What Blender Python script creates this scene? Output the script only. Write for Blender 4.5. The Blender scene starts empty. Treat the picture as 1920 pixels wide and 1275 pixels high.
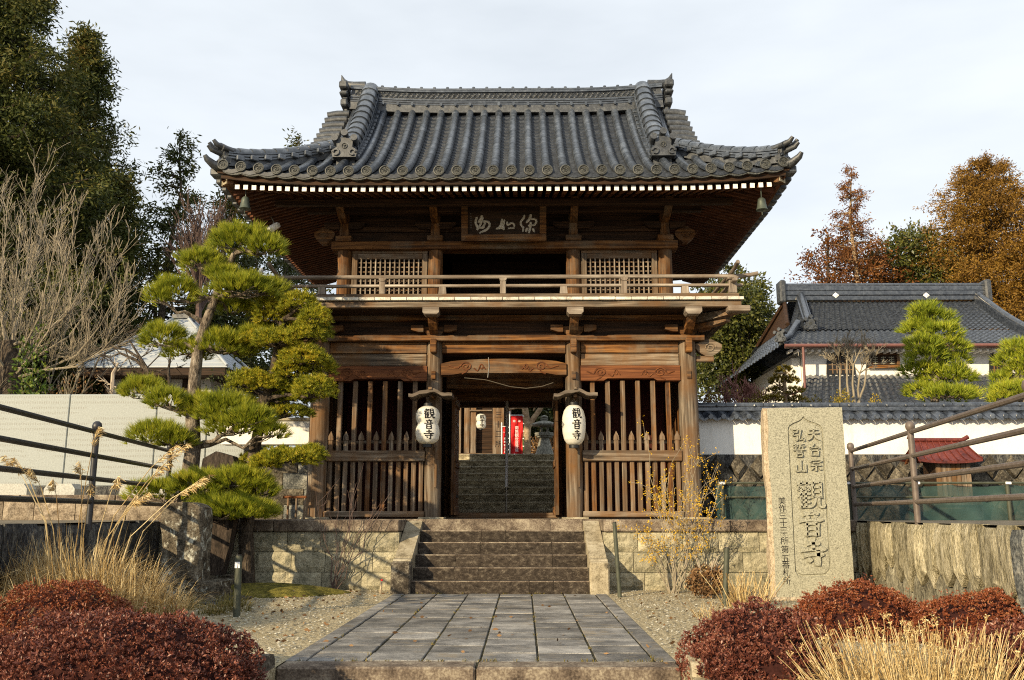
import bpy, bmesh, math, random
import numpy as np
from mathutils import Vector, Matrix
from mathutils.geometry import tessellate_polygon

random.seed(7)
rng = np.random.default_rng(11)
S = bpy.context.scene
COL = S.collection
D2R = math.radians

# ------------------------------------------------------------------ camera, sky, sun, exposure
FPX, IW, IH = 1700.0, 1920.0, 1275.0
CAM = Vector((0.31, 0.0, 1.02))
PITCH = math.atan(326 / FPX)
YAW = math.atan(22 / FPX * math.cos(PITCH))
cd = bpy.data.cameras.new('camera')
cd.sensor_width = 36.0
cd.lens = 36.0 * FPX / IW
cd.clip_end = 2000
cam = bpy.data.objects.new('camera', cd)
cam.location = CAM
cam.rotation_euler = (math.pi / 2 + PITCH, 0, YAW)
COL.objects.link(cam)
S.camera = cam

SUN_EL, SUN_AZ = 19.0, 38.0       # azimuth: degrees to the left of straight behind the camera
to_sun = Vector((-math.sin(D2R(SUN_AZ)) * math.cos(D2R(SUN_EL)), -math.cos(D2R(SUN_AZ)) * math.cos(D2R(SUN_EL)), math.sin(D2R(SUN_EL))))
W = bpy.data.worlds.new('World')
S.world = W
W.use_nodes = True
wn, wl = W.node_tree.nodes, W.node_tree.links
wn.clear()
wo = wn.new('ShaderNodeOutputWorld')
wb = wn.new('ShaderNodeBackground')
wb.inputs['Strength'].default_value = 0.069
sky = wn.new('ShaderNodeTexSky')
sky.sky_type = 'NISHITA'
sky.sun_disc = False
sky.sun_elevation = D2R(SUN_EL)
sky.sun_rotation = math.atan2(to_sun.x, to_sun.y)
wtc = wn.new('ShaderNodeTexCoord')
wmp = wn.new('ShaderNodeMapping')
wmp.inputs['Scale'].default_value = (1.3, 1.3, 4.5)
wmp.inputs['Rotation'].default_value = (0.0, 0.25, 0.4)
wnz = wn.new('ShaderNodeTexNoise')
wnz.inputs['Scale'].default_value = 1.6
wnz.inputs['Detail'].default_value = 5
wrp = wn.new('ShaderNodeValToRGB')
wrp.color_ramp.elements[0].position = 0.32
wrp.color_ramp.elements[0].color = (0.70, 0.70, 0.70, 1)
wrp.color_ramp.elements[1].position = 0.66
wrp.color_ramp.elements[1].color = (1, 1, 1, 1)
wsc = wn.new('ShaderNodeVectorMath')
wsc.operation = 'SCALE'
wsc.inputs[0].default_value = (0.872, 0.93, 0.985)
wsc.inputs['Scale'].default_value = 11.3
wmx = wn.new('ShaderNodeMix')
wmx.data_type = 'RGBA'
wl.new(wtc.outputs['Generated'], wmp.inputs['Vector'])
wl.new(wmp.outputs[0], wnz.inputs['Vector'])
wl.new(wnz.outputs['Fac'], wrp.inputs['Fac'])
wl.new(wrp.outputs['Color'], wmx.inputs[0])
wl.new(sky.outputs[0], wmx.inputs[6])
wl.new(wsc.outputs[0], wmx.inputs[7])
wl.new(wmx.outputs[2], wb.inputs['Color'])
wl.new(wb.outputs[0], wo.inputs[0])

sl = bpy.data.lights.new('sun', 'SUN')
sl.energy = 5.0
sl.angle = D2R(0.6)
sl.color = (1.0, 0.80, 0.50)
so = bpy.data.objects.new('sun', sl)
so.location = to_sun * 60
so.rotation_euler = to_sun.to_track_quat('Z', 'Y').to_euler()
COL.objects.link(so)
S.view_settings.view_transform = 'Standard'
S.view_settings.look = 'None'
S.view_settings.gamma = 1
S.view_settings.use_curve_mapping = False
S.view_settings.exposure = 0.50
S.cycles.filter_width = 1.1
S.cycles.use_denoising = False      # the fine grain of stone, tile and needles survives
S.cycles.max_bounces = 6
S.cycles.diffuse_bounces = 3
S.cycles.glossy_bounces = 2
S.cycles.transmission_bounces = 3
S.cycles.transparent_max_bounces = 8


def ray(u, v):
    x, z = (u - 960) / FPX, -(v - 637.5) / FPX
    y2 = math.cos(PITCH) - z * math.sin(PITCH)
    z2 = math.sin(PITCH) + z * math.cos(PITCH)
    return Vector((x * math.cos(YAW) - y2 * math.sin(YAW), x * math.sin(YAW) + y2 * math.cos(YAW), z2))


def P(u, v, Y):
    """real point at distance Y that the photograph shows at pixel (u, v)"""
    r = ray(u, v)
    return CAM + r * ((Y - CAM.y) / r.y)


# ------------------------------------------------------------------ materials
def ramp(nt, fac, stops):
    r = nt.nodes.new('ShaderNodeValToRGB')
    el = r.color_ramp.elements
    while len(el) < len(stops):
        el.new(0.5)
    for e, (p, c) in zip(el, stops):
        e.position = p
        e.color = (c[0], c[1], c[2], 1)
    nt.links.new(fac, r.inputs['Fac'])
    return r.outputs['Color']


def noise(nt, vec, scale, detail=4, rough=0.55, dist=0.0):
    n = nt.nodes.new('ShaderNodeTexNoise')
    n.inputs['Scale'].default_value = scale
    n.inputs['Detail'].default_value = detail
    n.inputs['Roughness'].default_value = rough
    n.inputs['Distortion'].default_value = dist
    if vec is not None:
        nt.links.new(vec, n.inputs['Vector'])
    return n.outputs['Fac']


def mixc(nt, fac, a, b, mode='MIX'):
    m = nt.nodes.new('ShaderNodeMix')
    m.data_type = 'RGBA'
    m.blend_type = mode
    for sock, val in ((m.inputs[0], fac), (m.inputs[6], a), (m.inputs[7], b)):
        if isinstance(val, (int, float)):
            sock.default_value = val
        elif isinstance(val, tuple):
            sock.default_value = (val[0], val[1], val[2], 1)
        else:
            nt.links.new(val, sock)
    return m.outputs[2]


def math_n(nt, op, a, b=None):
    m = nt.nodes.new('ShaderNodeMath')
    m.operation = op
    for i, val in enumerate((a, b)):
        if val is None:
            continue
        if isinstance(val, (int, float)):
            m.inputs[i].default_value = val
        else:
            nt.links.new(val, m.inputs[i])
    return m.outputs[0]


def new_mat(name):
    m = bpy.data.materials.new(name)
    m.use_nodes = True
    nt = m.node_tree
    b = nt.nodes['Principled BSDF']
    return m, nt, b


def coords(nt, scale=(1, 1, 1), world=False):
    tc = nt.nodes.new('ShaderNodeTexCoord')
    src = tc.outputs['Object']
    if world:
        g = nt.nodes.new('ShaderNodeNewGeometry')
        src = g.outputs['Position']
    else:
        oi = nt.nodes.new('ShaderNodeObjectInfo')
        ad = nt.nodes.new('ShaderNodeVectorMath')
        ad.operation = 'ADD'
        sc = nt.nodes.new('ShaderNodeMath')
        sc.operation = 'MULTIPLY'
        sc.inputs[1].default_value = 37.0
        nt.links.new(oi.outputs['Random'], sc.inputs[0])
        nt.links.new(src, ad.inputs[0])
        nt.links.new(sc.outputs[0], ad.inputs[1])
        src = ad.outputs[0]
    mp = nt.nodes.new('ShaderNodeMapping')
    mp.inputs['Scale'].default_value = scale
    nt.links.new(src, mp.inputs['Vector'])
    return mp.outputs[0]


def bump(nt, b, h, strength=0.3, dist=0.01):
    bp = nt.nodes.new('ShaderNodeBump')
    bp.inputs['Strength'].default_value = strength
    bp.inputs['Distance'].default_value = dist
    nt.links.new(h, bp.inputs['Height'])
    nt.links.new(bp.outputs[0], b.inputs['Normal'])


def rand_val(nt, col, amt):
    """each piece its own tone"""
    oi = nt.nodes.new('ShaderNodeObjectInfo')
    v = math_n(nt, 'MULTIPLY_ADD', oi.outputs['Random'], 2 * amt)
    nt.nodes[-1].inputs[2].default_value = 1 - amt
    hs = nt.nodes.new('ShaderNodeHueSaturation')
    nt.links.new(v, hs.inputs['Value'])
    nt.links.new(col, hs.inputs['Color'])
    return hs.outputs[0]


def wood(name, axis, dark, mid, light, rand=0.18, rough=0.75, gray=None, gray_amt=0.5):
    m, nt, b = new_mat(name)
    s = [26.0, 26.0, 26.0]
    s['xyz'.index(axis)] = 1.3
    v = coords(nt, tuple(s))
    n = noise(nt, v, 1.0, 6, 0.6, 0.35)
    c = ramp(nt, n, [(0.33, dark), (0.5, mid), (0.68, light)])
    if gray:
        v2 = coords(nt, (1.6, 1.6, 1.2))
        n2 = noise(nt, v2, 1.3, 5, 0.65)
        f = ramp(nt, n2, [(0.5 - gray_amt * 0.3, (0, 0, 0)), (0.85 - gray_amt * 0.35, (1, 1, 1))])
        g = mixc(nt, n, tuple(x * 0.6 for x in gray), tuple(min(1, x * 1.35) for x in gray))
        c = mixc(nt, f, c, g)
    c = rand_val(nt, c, rand)
    nt.links.new(c, b.inputs['Base Color'])
    b.inputs['Roughness'].default_value = rough
    b.inputs['Specular IOR Level'].default_value = 0.25
    bump(nt, b, n, 0.5, 0.008)
    return m


def stone(name, stops, scale=6.0, fine=60.0, rand=0.12, rough=0.9, bstr=0.6, bdist=0.012, stain=None, stretch=(1, 1, 1), spec=0.2, world=False):
    m, nt, b = new_mat(name)
    v = coords(nt, stretch, world)
    n = noise(nt, v, scale, 7, 0.65)
    f = noise(nt, v, fine, 3, 0.6)
    h = math_n(nt, 'ADD', math_n(nt, 'MULTIPLY', n, 0.62 * 1.9), math_n(nt, 'MULTIPLY_ADD', f, 0.38 * 1.9))
    nt.nodes[-2].inputs[2].default_value = -0.45
    c = ramp(nt, h, stops)
    if stain:
        v2 = coords(nt, (1, 1, 0.7), world)
        n2 = noise(nt, v2, stain[1], 6, 0.7)
        c = mixc(nt, ramp(nt, n2, [(stain[2], (0, 0, 0)), (stain[2] + 0.12, (1, 1, 1))]), c, stain[0])
    if rand:
        c = rand_val(nt, c, rand)
    nt.links.new(c, b.inputs['Base Color'])
    b.inputs['Roughness'].default_value = rough
    b.inputs['Specular IOR Level'].default_value = spec
    bump(nt, b, h, bstr, bdist)
    return m


def plain(name, c, rough=0.6, spec=0.4, metal=0.0, var=0.12, scale=14.0, bstr=0.1):
    m, nt, b = new_mat(name)
    v = coords(nt)
    n = noise(nt, v, scale, 4)
    col = ramp(nt, n, [(0.3, tuple(x * (1 - var) for x in c)), (0.7, tuple(min(1, x * (1 + var)) for x in c))])
    nt.links.new(col, b.inputs['Base Color'])
    b.inputs['Roughness'].default_value = rough
    b.inputs['Specular IOR Level'].default_value = spec
    b.inputs['Metallic'].default_value = metal
    if bstr:
        bump(nt, b, n, bstr, 0.004)
    return m


def leaf(name, stops, trans=0.25, rough=0.55, spec=0.3, clump=0.0, clump_scale=2.0):
    """each leaf its own tone; clump adds patches of older / younger growth"""
    m, nt, b = new_mat(name)
    g = nt.nodes.new('ShaderNodeNewGeometry')
    f = g.outputs['Random Per Island']
    if clump:
        n = noise(nt, g.outputs['Position'], clump_scale, 3)
        k = nt.nodes.new('ShaderNodeMapRange')
        k.inputs[1].default_value, k.inputs[2].default_value = 0.3, 0.7
        nt.links.new(n, k.inputs[0])
        f = math_n(nt, 'ADD', math_n(nt, 'MULTIPLY', f, 1 - clump), math_n(nt, 'MULTIPLY', k.outputs[0], clump))
    c = ramp(nt, f, stops)
    nt.links.new(c, b.inputs['Base Color'])
    b.inputs['Roughness'].default_value = rough
    b.inputs['Specular IOR Level'].default_value = spec
    if trans:
        t = nt.nodes.new('ShaderNodeBsdfTranslucent')
        nt.links.new(c, t.inputs['Color'])
        mx = nt.nodes.new('ShaderNodeMixShader')
        mx.inputs[0].default_value = trans
        nt.links.new(b.outputs[0], mx.inputs[1])
        nt.links.new(t.outputs[0], mx.inputs[2])
        nt.links.new(mx.outputs[0], nt.nodes['Material Output'].inputs[0])
    return m


M = {}
BR_D, BR_M, BR_L = (0.030, 0.0115, 0.0035), (0.105, 0.043, 0.0115), (0.24, 0.110, 0.032)
GR = (0.17, 0.14, 0.10)
for ax in 'xyz':
    M['wood_' + ax] = wood('brown_wood_' + ax, ax, BR_D, BR_M, BR_L, gray=GR, gray_amt=0.12)
    M['gray_wood_' + ax] = wood('weathered_wood_' + ax, ax, (0.035, 0.026, 0.018), (0.135, 0.106, 0.077), (0.30, 0.25, 0.19), gray=(0.15, 0.073, 0.025), gray_amt=0.42)
    M['pale_wood_' + ax] = wood('silvered_wood_' + ax, ax, (0.11, 0.087, 0.068), (0.25, 0.21, 0.17), (0.42, 0.37, 0.305), gray=(0.15, 0.11, 0.08), gray_amt=0.4)
M['red_wood_x'] = wood('reddish_wood', 'x', (0.05, 0.017, 0.006), (0.125, 0.042, 0.014), (0.21, 0.08, 0.027), rand=0.1)
M['cord'] = plain('old_cord', (0.10, 0.085, 0.065), 0.8, 0.2)
M['joint'] = stone('dark_mossy_joint', [(0.3, (0.010, 0.009, 0.006)), (0.5, (0.028, 0.025, 0.014)), (0.75, (0.075, 0.068, 0.03))], 12, 60, 0, 0.95, 0.5, 0.004, world=True)
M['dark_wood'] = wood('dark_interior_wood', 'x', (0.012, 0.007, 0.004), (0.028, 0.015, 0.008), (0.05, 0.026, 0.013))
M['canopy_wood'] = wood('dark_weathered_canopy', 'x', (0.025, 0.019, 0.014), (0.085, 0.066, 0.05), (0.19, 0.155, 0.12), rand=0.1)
M['shade_wood'] = wood('shade_darkened_wood', 'x', (0.010, 0.005, 0.0025), (0.030, 0.0145, 0.0065), (0.07, 0.034, 0.015), rand=0.12)  # brown darkened to hold the shade under the eaves; siding, gable share it
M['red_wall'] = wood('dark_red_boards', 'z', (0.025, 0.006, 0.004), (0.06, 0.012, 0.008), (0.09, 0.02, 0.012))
M['rafter_wood'] = wood('rafter_wood', 'y', (0.045, 0.016, 0.006), (0.11, 0.040, 0.014), (0.18, 0.075, 0.03))
M['rafter_wood_x'] = wood('rafter_wood_side', 'x', (0.028, 0.010, 0.004), (0.078, 0.026, 0.010), (0.14, 0.052, 0.021))
M['bleached'] = stone('sun_bleached_board_end', [(0.3, (0.34, 0.31, 0.26)), (0.5, (0.56, 0.53, 0.46)), (0.75, (0.70, 0.67, 0.6))], 8, 60, 0.2, 0.85, 0.3, 0.004)
M['white_tip'] = plain('white_painted_end', (0.78, 0.77, 0.74), 0.7, 0.2, var=0.1, scale=30)
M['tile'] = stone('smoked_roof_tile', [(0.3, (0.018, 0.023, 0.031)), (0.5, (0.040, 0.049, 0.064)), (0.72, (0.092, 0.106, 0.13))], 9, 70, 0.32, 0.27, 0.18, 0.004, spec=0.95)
M['pan'] = stone('pan_tile', [(0.3, (0.008, 0.010, 0.014)), (0.5, (0.019, 0.023, 0.031)), (0.72, (0.048, 0.056, 0.07))], 12, 60, 0, 0.4, 0.2, 0.004, spec=0.5)  # darker than the cover tiles: shade between the tubes put into the colour
M['tile_dark'] = stone('weathered_ridge_tile', [(0.3, (0.015, 0.0175, 0.022)), (0.5, (0.034, 0.039, 0.047)), (0.72, (0.085, 0.092, 0.10))], 12, 70, 0.15, 0.5, 0.3, 0.005, stain=((0.10, 0.098, 0.075), 9, 0.62), spec=0.7)
M['tile_black'] = stone('glazed_black_tile', [(0.3, (0.014, 0.017, 0.024)), (0.5, (0.034, 0.041, 0.055)), (0.72, (0.075, 0.086, 0.105))], 10, 60, 0.1, 0.22, 0.12, 0.004, spec=0.9)
M['disc'] = stone('eave_disc_tile', [(0.3, (0.020, 0.022, 0.021)), (0.5, (0.048, 0.051, 0.049)), (0.72, (0.105, 0.108, 0.098))], 30, 120, 0.15, 0.6, 0.3, 0.003, spec=0.4)
M['block'] = stone('buff_rough_stone', [(0.25, (0.13, 0.125, 0.085)), (0.48, (0.29, 0.265, 0.185)), (0.75, (0.46, 0.42, 0.30))], 7, 45, 0.17, 0.92, 1.0, 0.02, stain=((0.10, 0.098, 0.062), 3.0, 0.62))
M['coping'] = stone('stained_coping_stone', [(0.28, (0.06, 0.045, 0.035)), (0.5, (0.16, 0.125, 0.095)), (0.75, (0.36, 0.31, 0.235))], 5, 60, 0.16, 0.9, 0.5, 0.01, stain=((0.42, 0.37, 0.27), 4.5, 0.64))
M['step'] = stone('black_stained_step', [(0.25, (0.012, 0.009, 0.007)), (0.55, (0.050, 0.039, 0.030)), (0.9, (0.20, 0.17, 0.13))], 14, 80, 0.22, 0.92, 0.7, 0.01, stain=((0.22, 0.185, 0.135), 11, 0.70), stretch=(1, 1, 1.6))
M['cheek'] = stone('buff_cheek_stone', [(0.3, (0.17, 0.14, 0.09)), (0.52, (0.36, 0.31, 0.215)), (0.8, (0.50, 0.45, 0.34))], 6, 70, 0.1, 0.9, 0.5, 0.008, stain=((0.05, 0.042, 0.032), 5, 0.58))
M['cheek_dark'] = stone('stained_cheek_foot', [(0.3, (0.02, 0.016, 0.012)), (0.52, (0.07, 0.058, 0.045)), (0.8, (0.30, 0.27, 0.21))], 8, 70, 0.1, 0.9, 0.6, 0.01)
M['far_step'] = stone('mossy_dark_step', [(0.3, (0.09, 0.075, 0.05)), (0.52, (0.34, 0.295, 0.20)), (0.78, (0.62, 0.56, 0.41))], 7, 50, 0.25, 0.95, 0.7, 0.015, stretch=(0.8, 1, 2.2))
M['paver'] = stone('dark_granite_paver', [(0.3, (0.070, 0.068, 0.065)), (0.52, (0.175, 0.168, 0.157)), (0.8, (0.36, 0.34, 0.305))], 3.2, 90, 0.34, 0.78, 0.45, 0.006, stain=((0.20, 0.165, 0.115), 2.6, 0.56), spec=0.4)
M['gravel'] = stone('tan_gravel', [(0.3, (0.17, 0.135, 0.08)), (0.5, (0.43, 0.36, 0.225)), (0.72, (0.68, 0.59, 0.40))], 26, 75, 0, 0.95, 1.0, 0.03, stain=((0.20, 0.155, 0.05), 1.4, 0.60), world=True)
M['soil'] = stone('dry_terrace_soil', [(0.3, (0.08, 0.065, 0.045)), (0.5, (0.17, 0.145, 0.105)), (0.75, (0.28, 0.24, 0.175))], 4, 40, 0, 0.95, 0.6, 0.02, world=True)
M['moss'] = stone('green_moss', [(0.3, (0.04, 0.038, 0.008)), (0.5, (0.13, 0.115, 0.02)), (0.75, (0.27, 0.225, 0.05))], 10, 60, 0, 0.95, 0.9, 0.03, stain=((0.16, 0.13, 0.075), 6, 0.6), world=True)
M['granite'] = stone('pale_speckled_granite', [(0.24, (0.085, 0.082, 0.064)), (0.46, (0.28, 0.272, 0.21)), (0.70, (0.42, 0.41, 0.325))], 75, 190, 0, 0.85, 0.25, 0.004)
M['granite_rough'] = stone('split_granite_side', [(0.3, (0.26, 0.20, 0.13)), (0.5, (0.50, 0.41, 0.29)), (0.7, (0.62, 0.52, 0.39))], 20, 90, 0, 0.9, 0.9, 0.02)
M['lantern_stone'] = stone('gray_lantern_stone', [(0.3, (0.09, 0.09, 0.075)), (0.5, (0.19, 0.185, 0.155)), (0.72, (0.32, 0.31, 0.26))], 20, 80, 0.1, 0.9, 0.5, 0.006)
M['slab'] = stone('pale_gray_granite_slab', [(0.3, (0.30, 0.30, 0.275)), (0.5, (0.43, 0.43, 0.395)), (0.72, (0.52, 0.52, 0.48))], 40, 130, 0.06, 0.7, 0.1, 0.002, spec=0.3)
M['mossy'] = stone('lichened_dark_stone', [(0.3, (0.02, 0.017, 0.012)), (0.5, (0.085, 0.07, 0.05)), (0.78, (0.22, 0.19, 0.14))], 9, 50, 0.1, 0.95, 1.0, 0.02, stain=((0.46, 0.46, 0.39), 11, 0.545))
M['darkslab'] = stone('dark_brown_standing_stone', [(0.3, (0.012, 0.009, 0.007)), (0.5, (0.04, 0.029, 0.022)), (0.8, (0.10, 0.075, 0.058))], 5, 40, 0.1, 0.8, 0.6, 0.01, stretch=(3, 3, 0.5))
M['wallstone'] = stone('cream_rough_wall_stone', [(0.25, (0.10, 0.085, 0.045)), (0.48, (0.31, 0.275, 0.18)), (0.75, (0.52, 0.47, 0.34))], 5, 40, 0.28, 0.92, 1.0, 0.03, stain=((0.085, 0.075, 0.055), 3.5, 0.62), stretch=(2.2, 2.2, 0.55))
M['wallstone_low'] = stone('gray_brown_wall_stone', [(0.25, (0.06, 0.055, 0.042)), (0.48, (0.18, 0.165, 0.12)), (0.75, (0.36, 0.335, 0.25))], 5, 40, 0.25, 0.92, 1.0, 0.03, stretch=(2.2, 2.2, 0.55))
M['graystone'] = stone('blue_gray_wall_stone', [(0.25, (0.03, 0.033, 0.036)), (0.48, (0.12, 0.125, 0.12)), (0.75, (0.34, 0.33, 0.29))], 4, 40, 0.16, 0.92, 0.9, 0.03)
M['darkwall'] = stone('dark_wall_stone', [(0.25, (0.012, 0.012, 0.014)), (0.48, (0.05, 0.05, 0.052)), (0.78, (0.19, 0.185, 0.16))], 5, 40, 0.2, 0.92, 0.9, 0.03, stretch=(2, 2, 0.6))  # dark gray stone with paler upright streaks
M['diastone'] = stone('dark_brown_wall_stone', [(0.28, (0.022, 0.019, 0.015)), (0.5, (0.075, 0.065, 0.05)), (0.78, (0.22, 0.195, 0.15))], 6, 35, 0.25, 0.95, 0.9, 0.03)
M['curb'] = stone('lit_rough_curb', [(0.28, (0.09, 0.07, 0.05)), (0.5, (0.25, 0.20, 0.145)), (0.75, (0.42, 0.355, 0.27))], 7, 45, 0.2, 0.92, 0.9, 0.02)
M['plaster'] = stone('white_plaster', [(0.2, (0.60, 0.585, 0.54)), (0.42, (0.76, 0.745, 0.705)), (0.7, (0.80, 0.79, 0.755))], 2.2, 30, 0, 0.88, 0.2, 0.004, stretch=(2.5, 2.5, 0.6), spec=0.15, world=True)
M['gray_plaster'] = plain('gray_plaster', (0.45, 0.44, 0.41), 0.9, 0.15, var=0.1, scale=3)
M['copper'] = plain('pale_copper_roof', (0.34, 0.37, 0.40), 0.5, 0.5, var=0.10, scale=2.0, bstr=0.05)
M['black_metal'] = plain('black_painted_rail', (0.018, 0.018, 0.022), 0.45, 0.5, var=0.3)
M['brown_metal'] = plain('brown_weathered_rail', (0.115, 0.09, 0.075), 0.5, 0.5, var=0.25)
M['rod'] = plain('olive_painted_rod', (0.055, 0.06, 0.04), 0.6, 0.4, var=0.25)
M['black'] = plain('black_lacquer', (0.012, 0.012, 0.013), 0.5, 0.4, var=0.2)
M['ink'] = plain('black_ink', (0.008, 0.008, 0.010), 0.7, 0.2, var=0.1)
M['crest'] = plain('gray_crest_ink', (0.17, 0.165, 0.155), 0.8, 0.2)
M['offwhite'] = plain('offwhite_carved_letter', (0.56, 0.53, 0.46), 0.7, 0.2, var=0.15, scale=40)
M['white_paint'] = plain('white_paint', (0.80, 0.80, 0.80), 0.5, 0.4, var=0.05)
M['steel'] = plain('dull_steel', (0.33, 0.31, 0.27), 0.4, 0.5, metal=0.6)
M['bronze'] = plain('green_bronze', (0.08, 0.095, 0.075), 0.5, 0.4, metal=0.4, var=0.3)
M['banner'] = plain('red_banner_cloth', (0.55, 0.02, 0.022), 0.8, 0.15, var=0.1)
M['banner_back'] = plain('green_banner_edge', (0.03, 0.16, 0.04), 0.8, 0.15)
M['red_roof'] = stone('red_metal_roof', [(0.3, (0.05, 0.010, 0.008)), (0.5, (0.105, 0.020, 0.014)), (0.75, (0.17, 0.040, 0.027))], 6, 40, 0.15, 0.55, 0.2, 0.005, spec=0.4)
M['gutter'] = plain('brown_gutter', (0.16, 0.07, 0.06), 0.5, 0.4)
M['bark'] = stone('pine_bark', [(0.28, (0.045, 0.035, 0.026)), (0.5, (0.16, 0.13, 0.10)), (0.75, (0.36, 0.31, 0.25))], 14, 50, 0, 0.95, 1.0, 0.03, stretch=(1, 1, 0.4))
M['bark_dark'] = stone('dark_bark', [(0.28, (0.02, 0.015, 0.011)), (0.5, (0.065, 0.05, 0.037)), (0.75, (0.15, 0.12, 0.09))], 14, 50, 0, 0.95, 1.0, 0.03, stretch=(1, 1, 0.4))
M['twig_tan'] = plain('tan_twigs', (0.255, 0.218, 0.16), 0.8, 0.2, var=0.4, scale=3)
M['twig_pale'] = plain('pale_twigs', (0.40, 0.335, 0.26), 0.8, 0.2, var=0.25, scale=3)
M['twig_red'] = plain('reddish_twigs', (0.30, 0.15, 0.13), 0.8, 0.2, var=0.3, scale=3)
M['twig_purple'] = plain('purple_brown_twigs', (0.11, 0.075, 0.065), 0.85, 0.2, var=0.3, scale=3)
M['bark_tan'] = stone('smooth_tan_bark', [(0.28, (0.16, 0.105, 0.06)), (0.5, (0.30, 0.215, 0.13)), (0.75, (0.42, 0.32, 0.21))], 9, 40, 0, 0.9, 0.4, 0.01)
M['pine'] = leaf('black_pine_needles', [(0.0, (0.055, 0.09, 0.010)), (0.5, (0.26, 0.30, 0.022)), (0.85, (0.52, 0.49, 0.045)), (0.96, (0.66, 0.54, 0.08)), (1.0, (0.36, 0.20, 0.07))], 0.35, 0.5, 0.35, 0.35, 3.0)
M['pine_gold'] = leaf('golden_yew_needles', [(0.0, (0.06, 0.085, 0.010)), (0.45, (0.24, 0.265, 0.022)), (0.8, (0.55, 0.46, 0.035)), (1.0, (0.72, 0.46, 0.06))], 0.35, 0.5, 0.3, 0.4, 2.5)
M['pine_far'] = leaf('bright_pine_needles', [(0.0, (0.06, 0.10, 0.010)), (0.5, (0.28, 0.34, 0.028)), (1.0, (0.60, 0.57, 0.06))], 0.25, 0.5, 0.3, 0.4, 2.0)
M['azalea'] = leaf('winter_azalea_leaves', [(0.0, (0.060, 0.018, 0.014)), (0.35, (0.135, 0.040, 0.027)), (0.75, (0.25, 0.090, 0.058)), (0.92, (0.38, 0.19, 0.125)), (1.0, (0.24, 0.20, 0.07))], 0.2, 0.42, 0.45, 0.35, 7.0)
M['azalea_rust'] = leaf('rusty_azalea_leaves', [(0.0, (0.075, 0.020, 0.010)), (0.35, (0.19, 0.05, 0.022)), (0.75, (0.32, 0.105, 0.045)), (0.92, (0.44, 0.22, 0.10)), (1.0, (0.26, 0.21, 0.06))], 0.2, 0.45, 0.4, 0.35, 7.0)
M['straw'] = leaf('dry_straw', [(0.0, (0.20, 0.115, 0.04)), (0.3, (0.46, 0.32, 0.135)), (0.7, (0.66, 0.50, 0.24)), (1.0, (0.80, 0.68, 0.42))], 0.2, 0.6, 0.3)
M['yellow'] = leaf('yellow_blossom', [(0.0, (0.50, 0.28, 0.015)), (1.0, (0.78, 0.52, 0.05))], 0.25, 0.6, 0.2)
M['conifer'] = leaf('dark_cedar_sprays', [(0.0, (0.024, 0.038, 0.010)), (0.55, (0.072, 0.084, 0.018)), (0.88, (0.15, 0.125, 0.03)), (1.0, (0.20, 0.11, 0.035))], 0.25, 0.6, 0.2, 0.45, 0.45)
M['conifer_rust'] = leaf('rust_cedar_sprays', [(0.0, (0.055, 0.020, 0.008)), (0.5, (0.16, 0.062, 0.018)), (1.0, (0.29, 0.13, 0.035))], 0.2, 0.6, 0.2, 0.4, 0.5)
M['conifer_orange'] = leaf('orange_brown_cedar_sprays', [(0.0, (0.06, 0.030, 0.007)), (0.5, (0.20, 0.105, 0.018)), (1.0, (0.38, 0.23, 0.04))], 0.2, 0.6, 0.2, 0.4, 0.5)
M['broad'] = leaf('olive_broadleaf', [(0.0, (0.022, 0.032, 0.008)), (0.5, (0.07, 0.082, 0.015)), (1.0, (0.17, 0.16, 0.03))], 0.25, 0.45, 0.4, 0.45, 0.9)
M['broad_dark'] = leaf('dark_broadleaf', [(0.0, (0.016, 0.024, 0.007)), (0.5, (0.042, 0.052, 0.013)), (1.0, (0.10, 0.105, 0.025))], 0.2, 0.5, 0.3, 0.4, 0.7)
M['bush_green'] = leaf('bright_bush_leaves', [(0.0, (0.03, 0.06, 0.010)), (0.5, (0.08, 0.14, 0.018)), (1.0, (0.18, 0.22, 0.03))], 0.25, 0.45, 0.4)
M['hedge'] = leaf('clipped_hedge_leaves', [(0.0, (0.06, 0.055, 0.010)), (0.5, (0.22, 0.175, 0.020)), (1.0, (0.42, 0.30, 0.045))], 0.2, 0.5, 0.3, 0.4, 2.0)
M['drybrush'] = leaf('dry_brown_undergrowth', [(0.0, (0.06, 0.034, 0.016)), (0.5, (0.17, 0.092, 0.042)), (1.0, (0.32, 0.19, 0.085))], 0.15, 0.7, 0.2)


def paper_mat():
    m, nt, b = new_mat('lantern_paper')
    v = coords(nt, (1, 1, 1))
    n = noise(nt, v, 20, 3)
    nt.links.new(ramp(nt, n, [(0.3, (0.80, 0.78, 0.70)), (0.7, (0.86, 0.85, 0.79))]), b.inputs['Base Color'])
    b.inputs['Roughness'].default_value = 0.55
    t = nt.nodes.new('ShaderNodeBsdfTranslucent')
    t.inputs['Color'].default_value = (0.85, 0.80, 0.66, 1)
    mx = nt.nodes.new('ShaderNodeMixShader')
    mx.inputs[0].default_value = 0.35
    nt.links.new(b.outputs[0], mx.inputs[1])
    nt.links.new(t.outputs[0], mx.inputs[2])
    nt.links.new(mx.outputs[0], nt.nodes['Material Output'].inputs[0])
    return m


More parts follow.
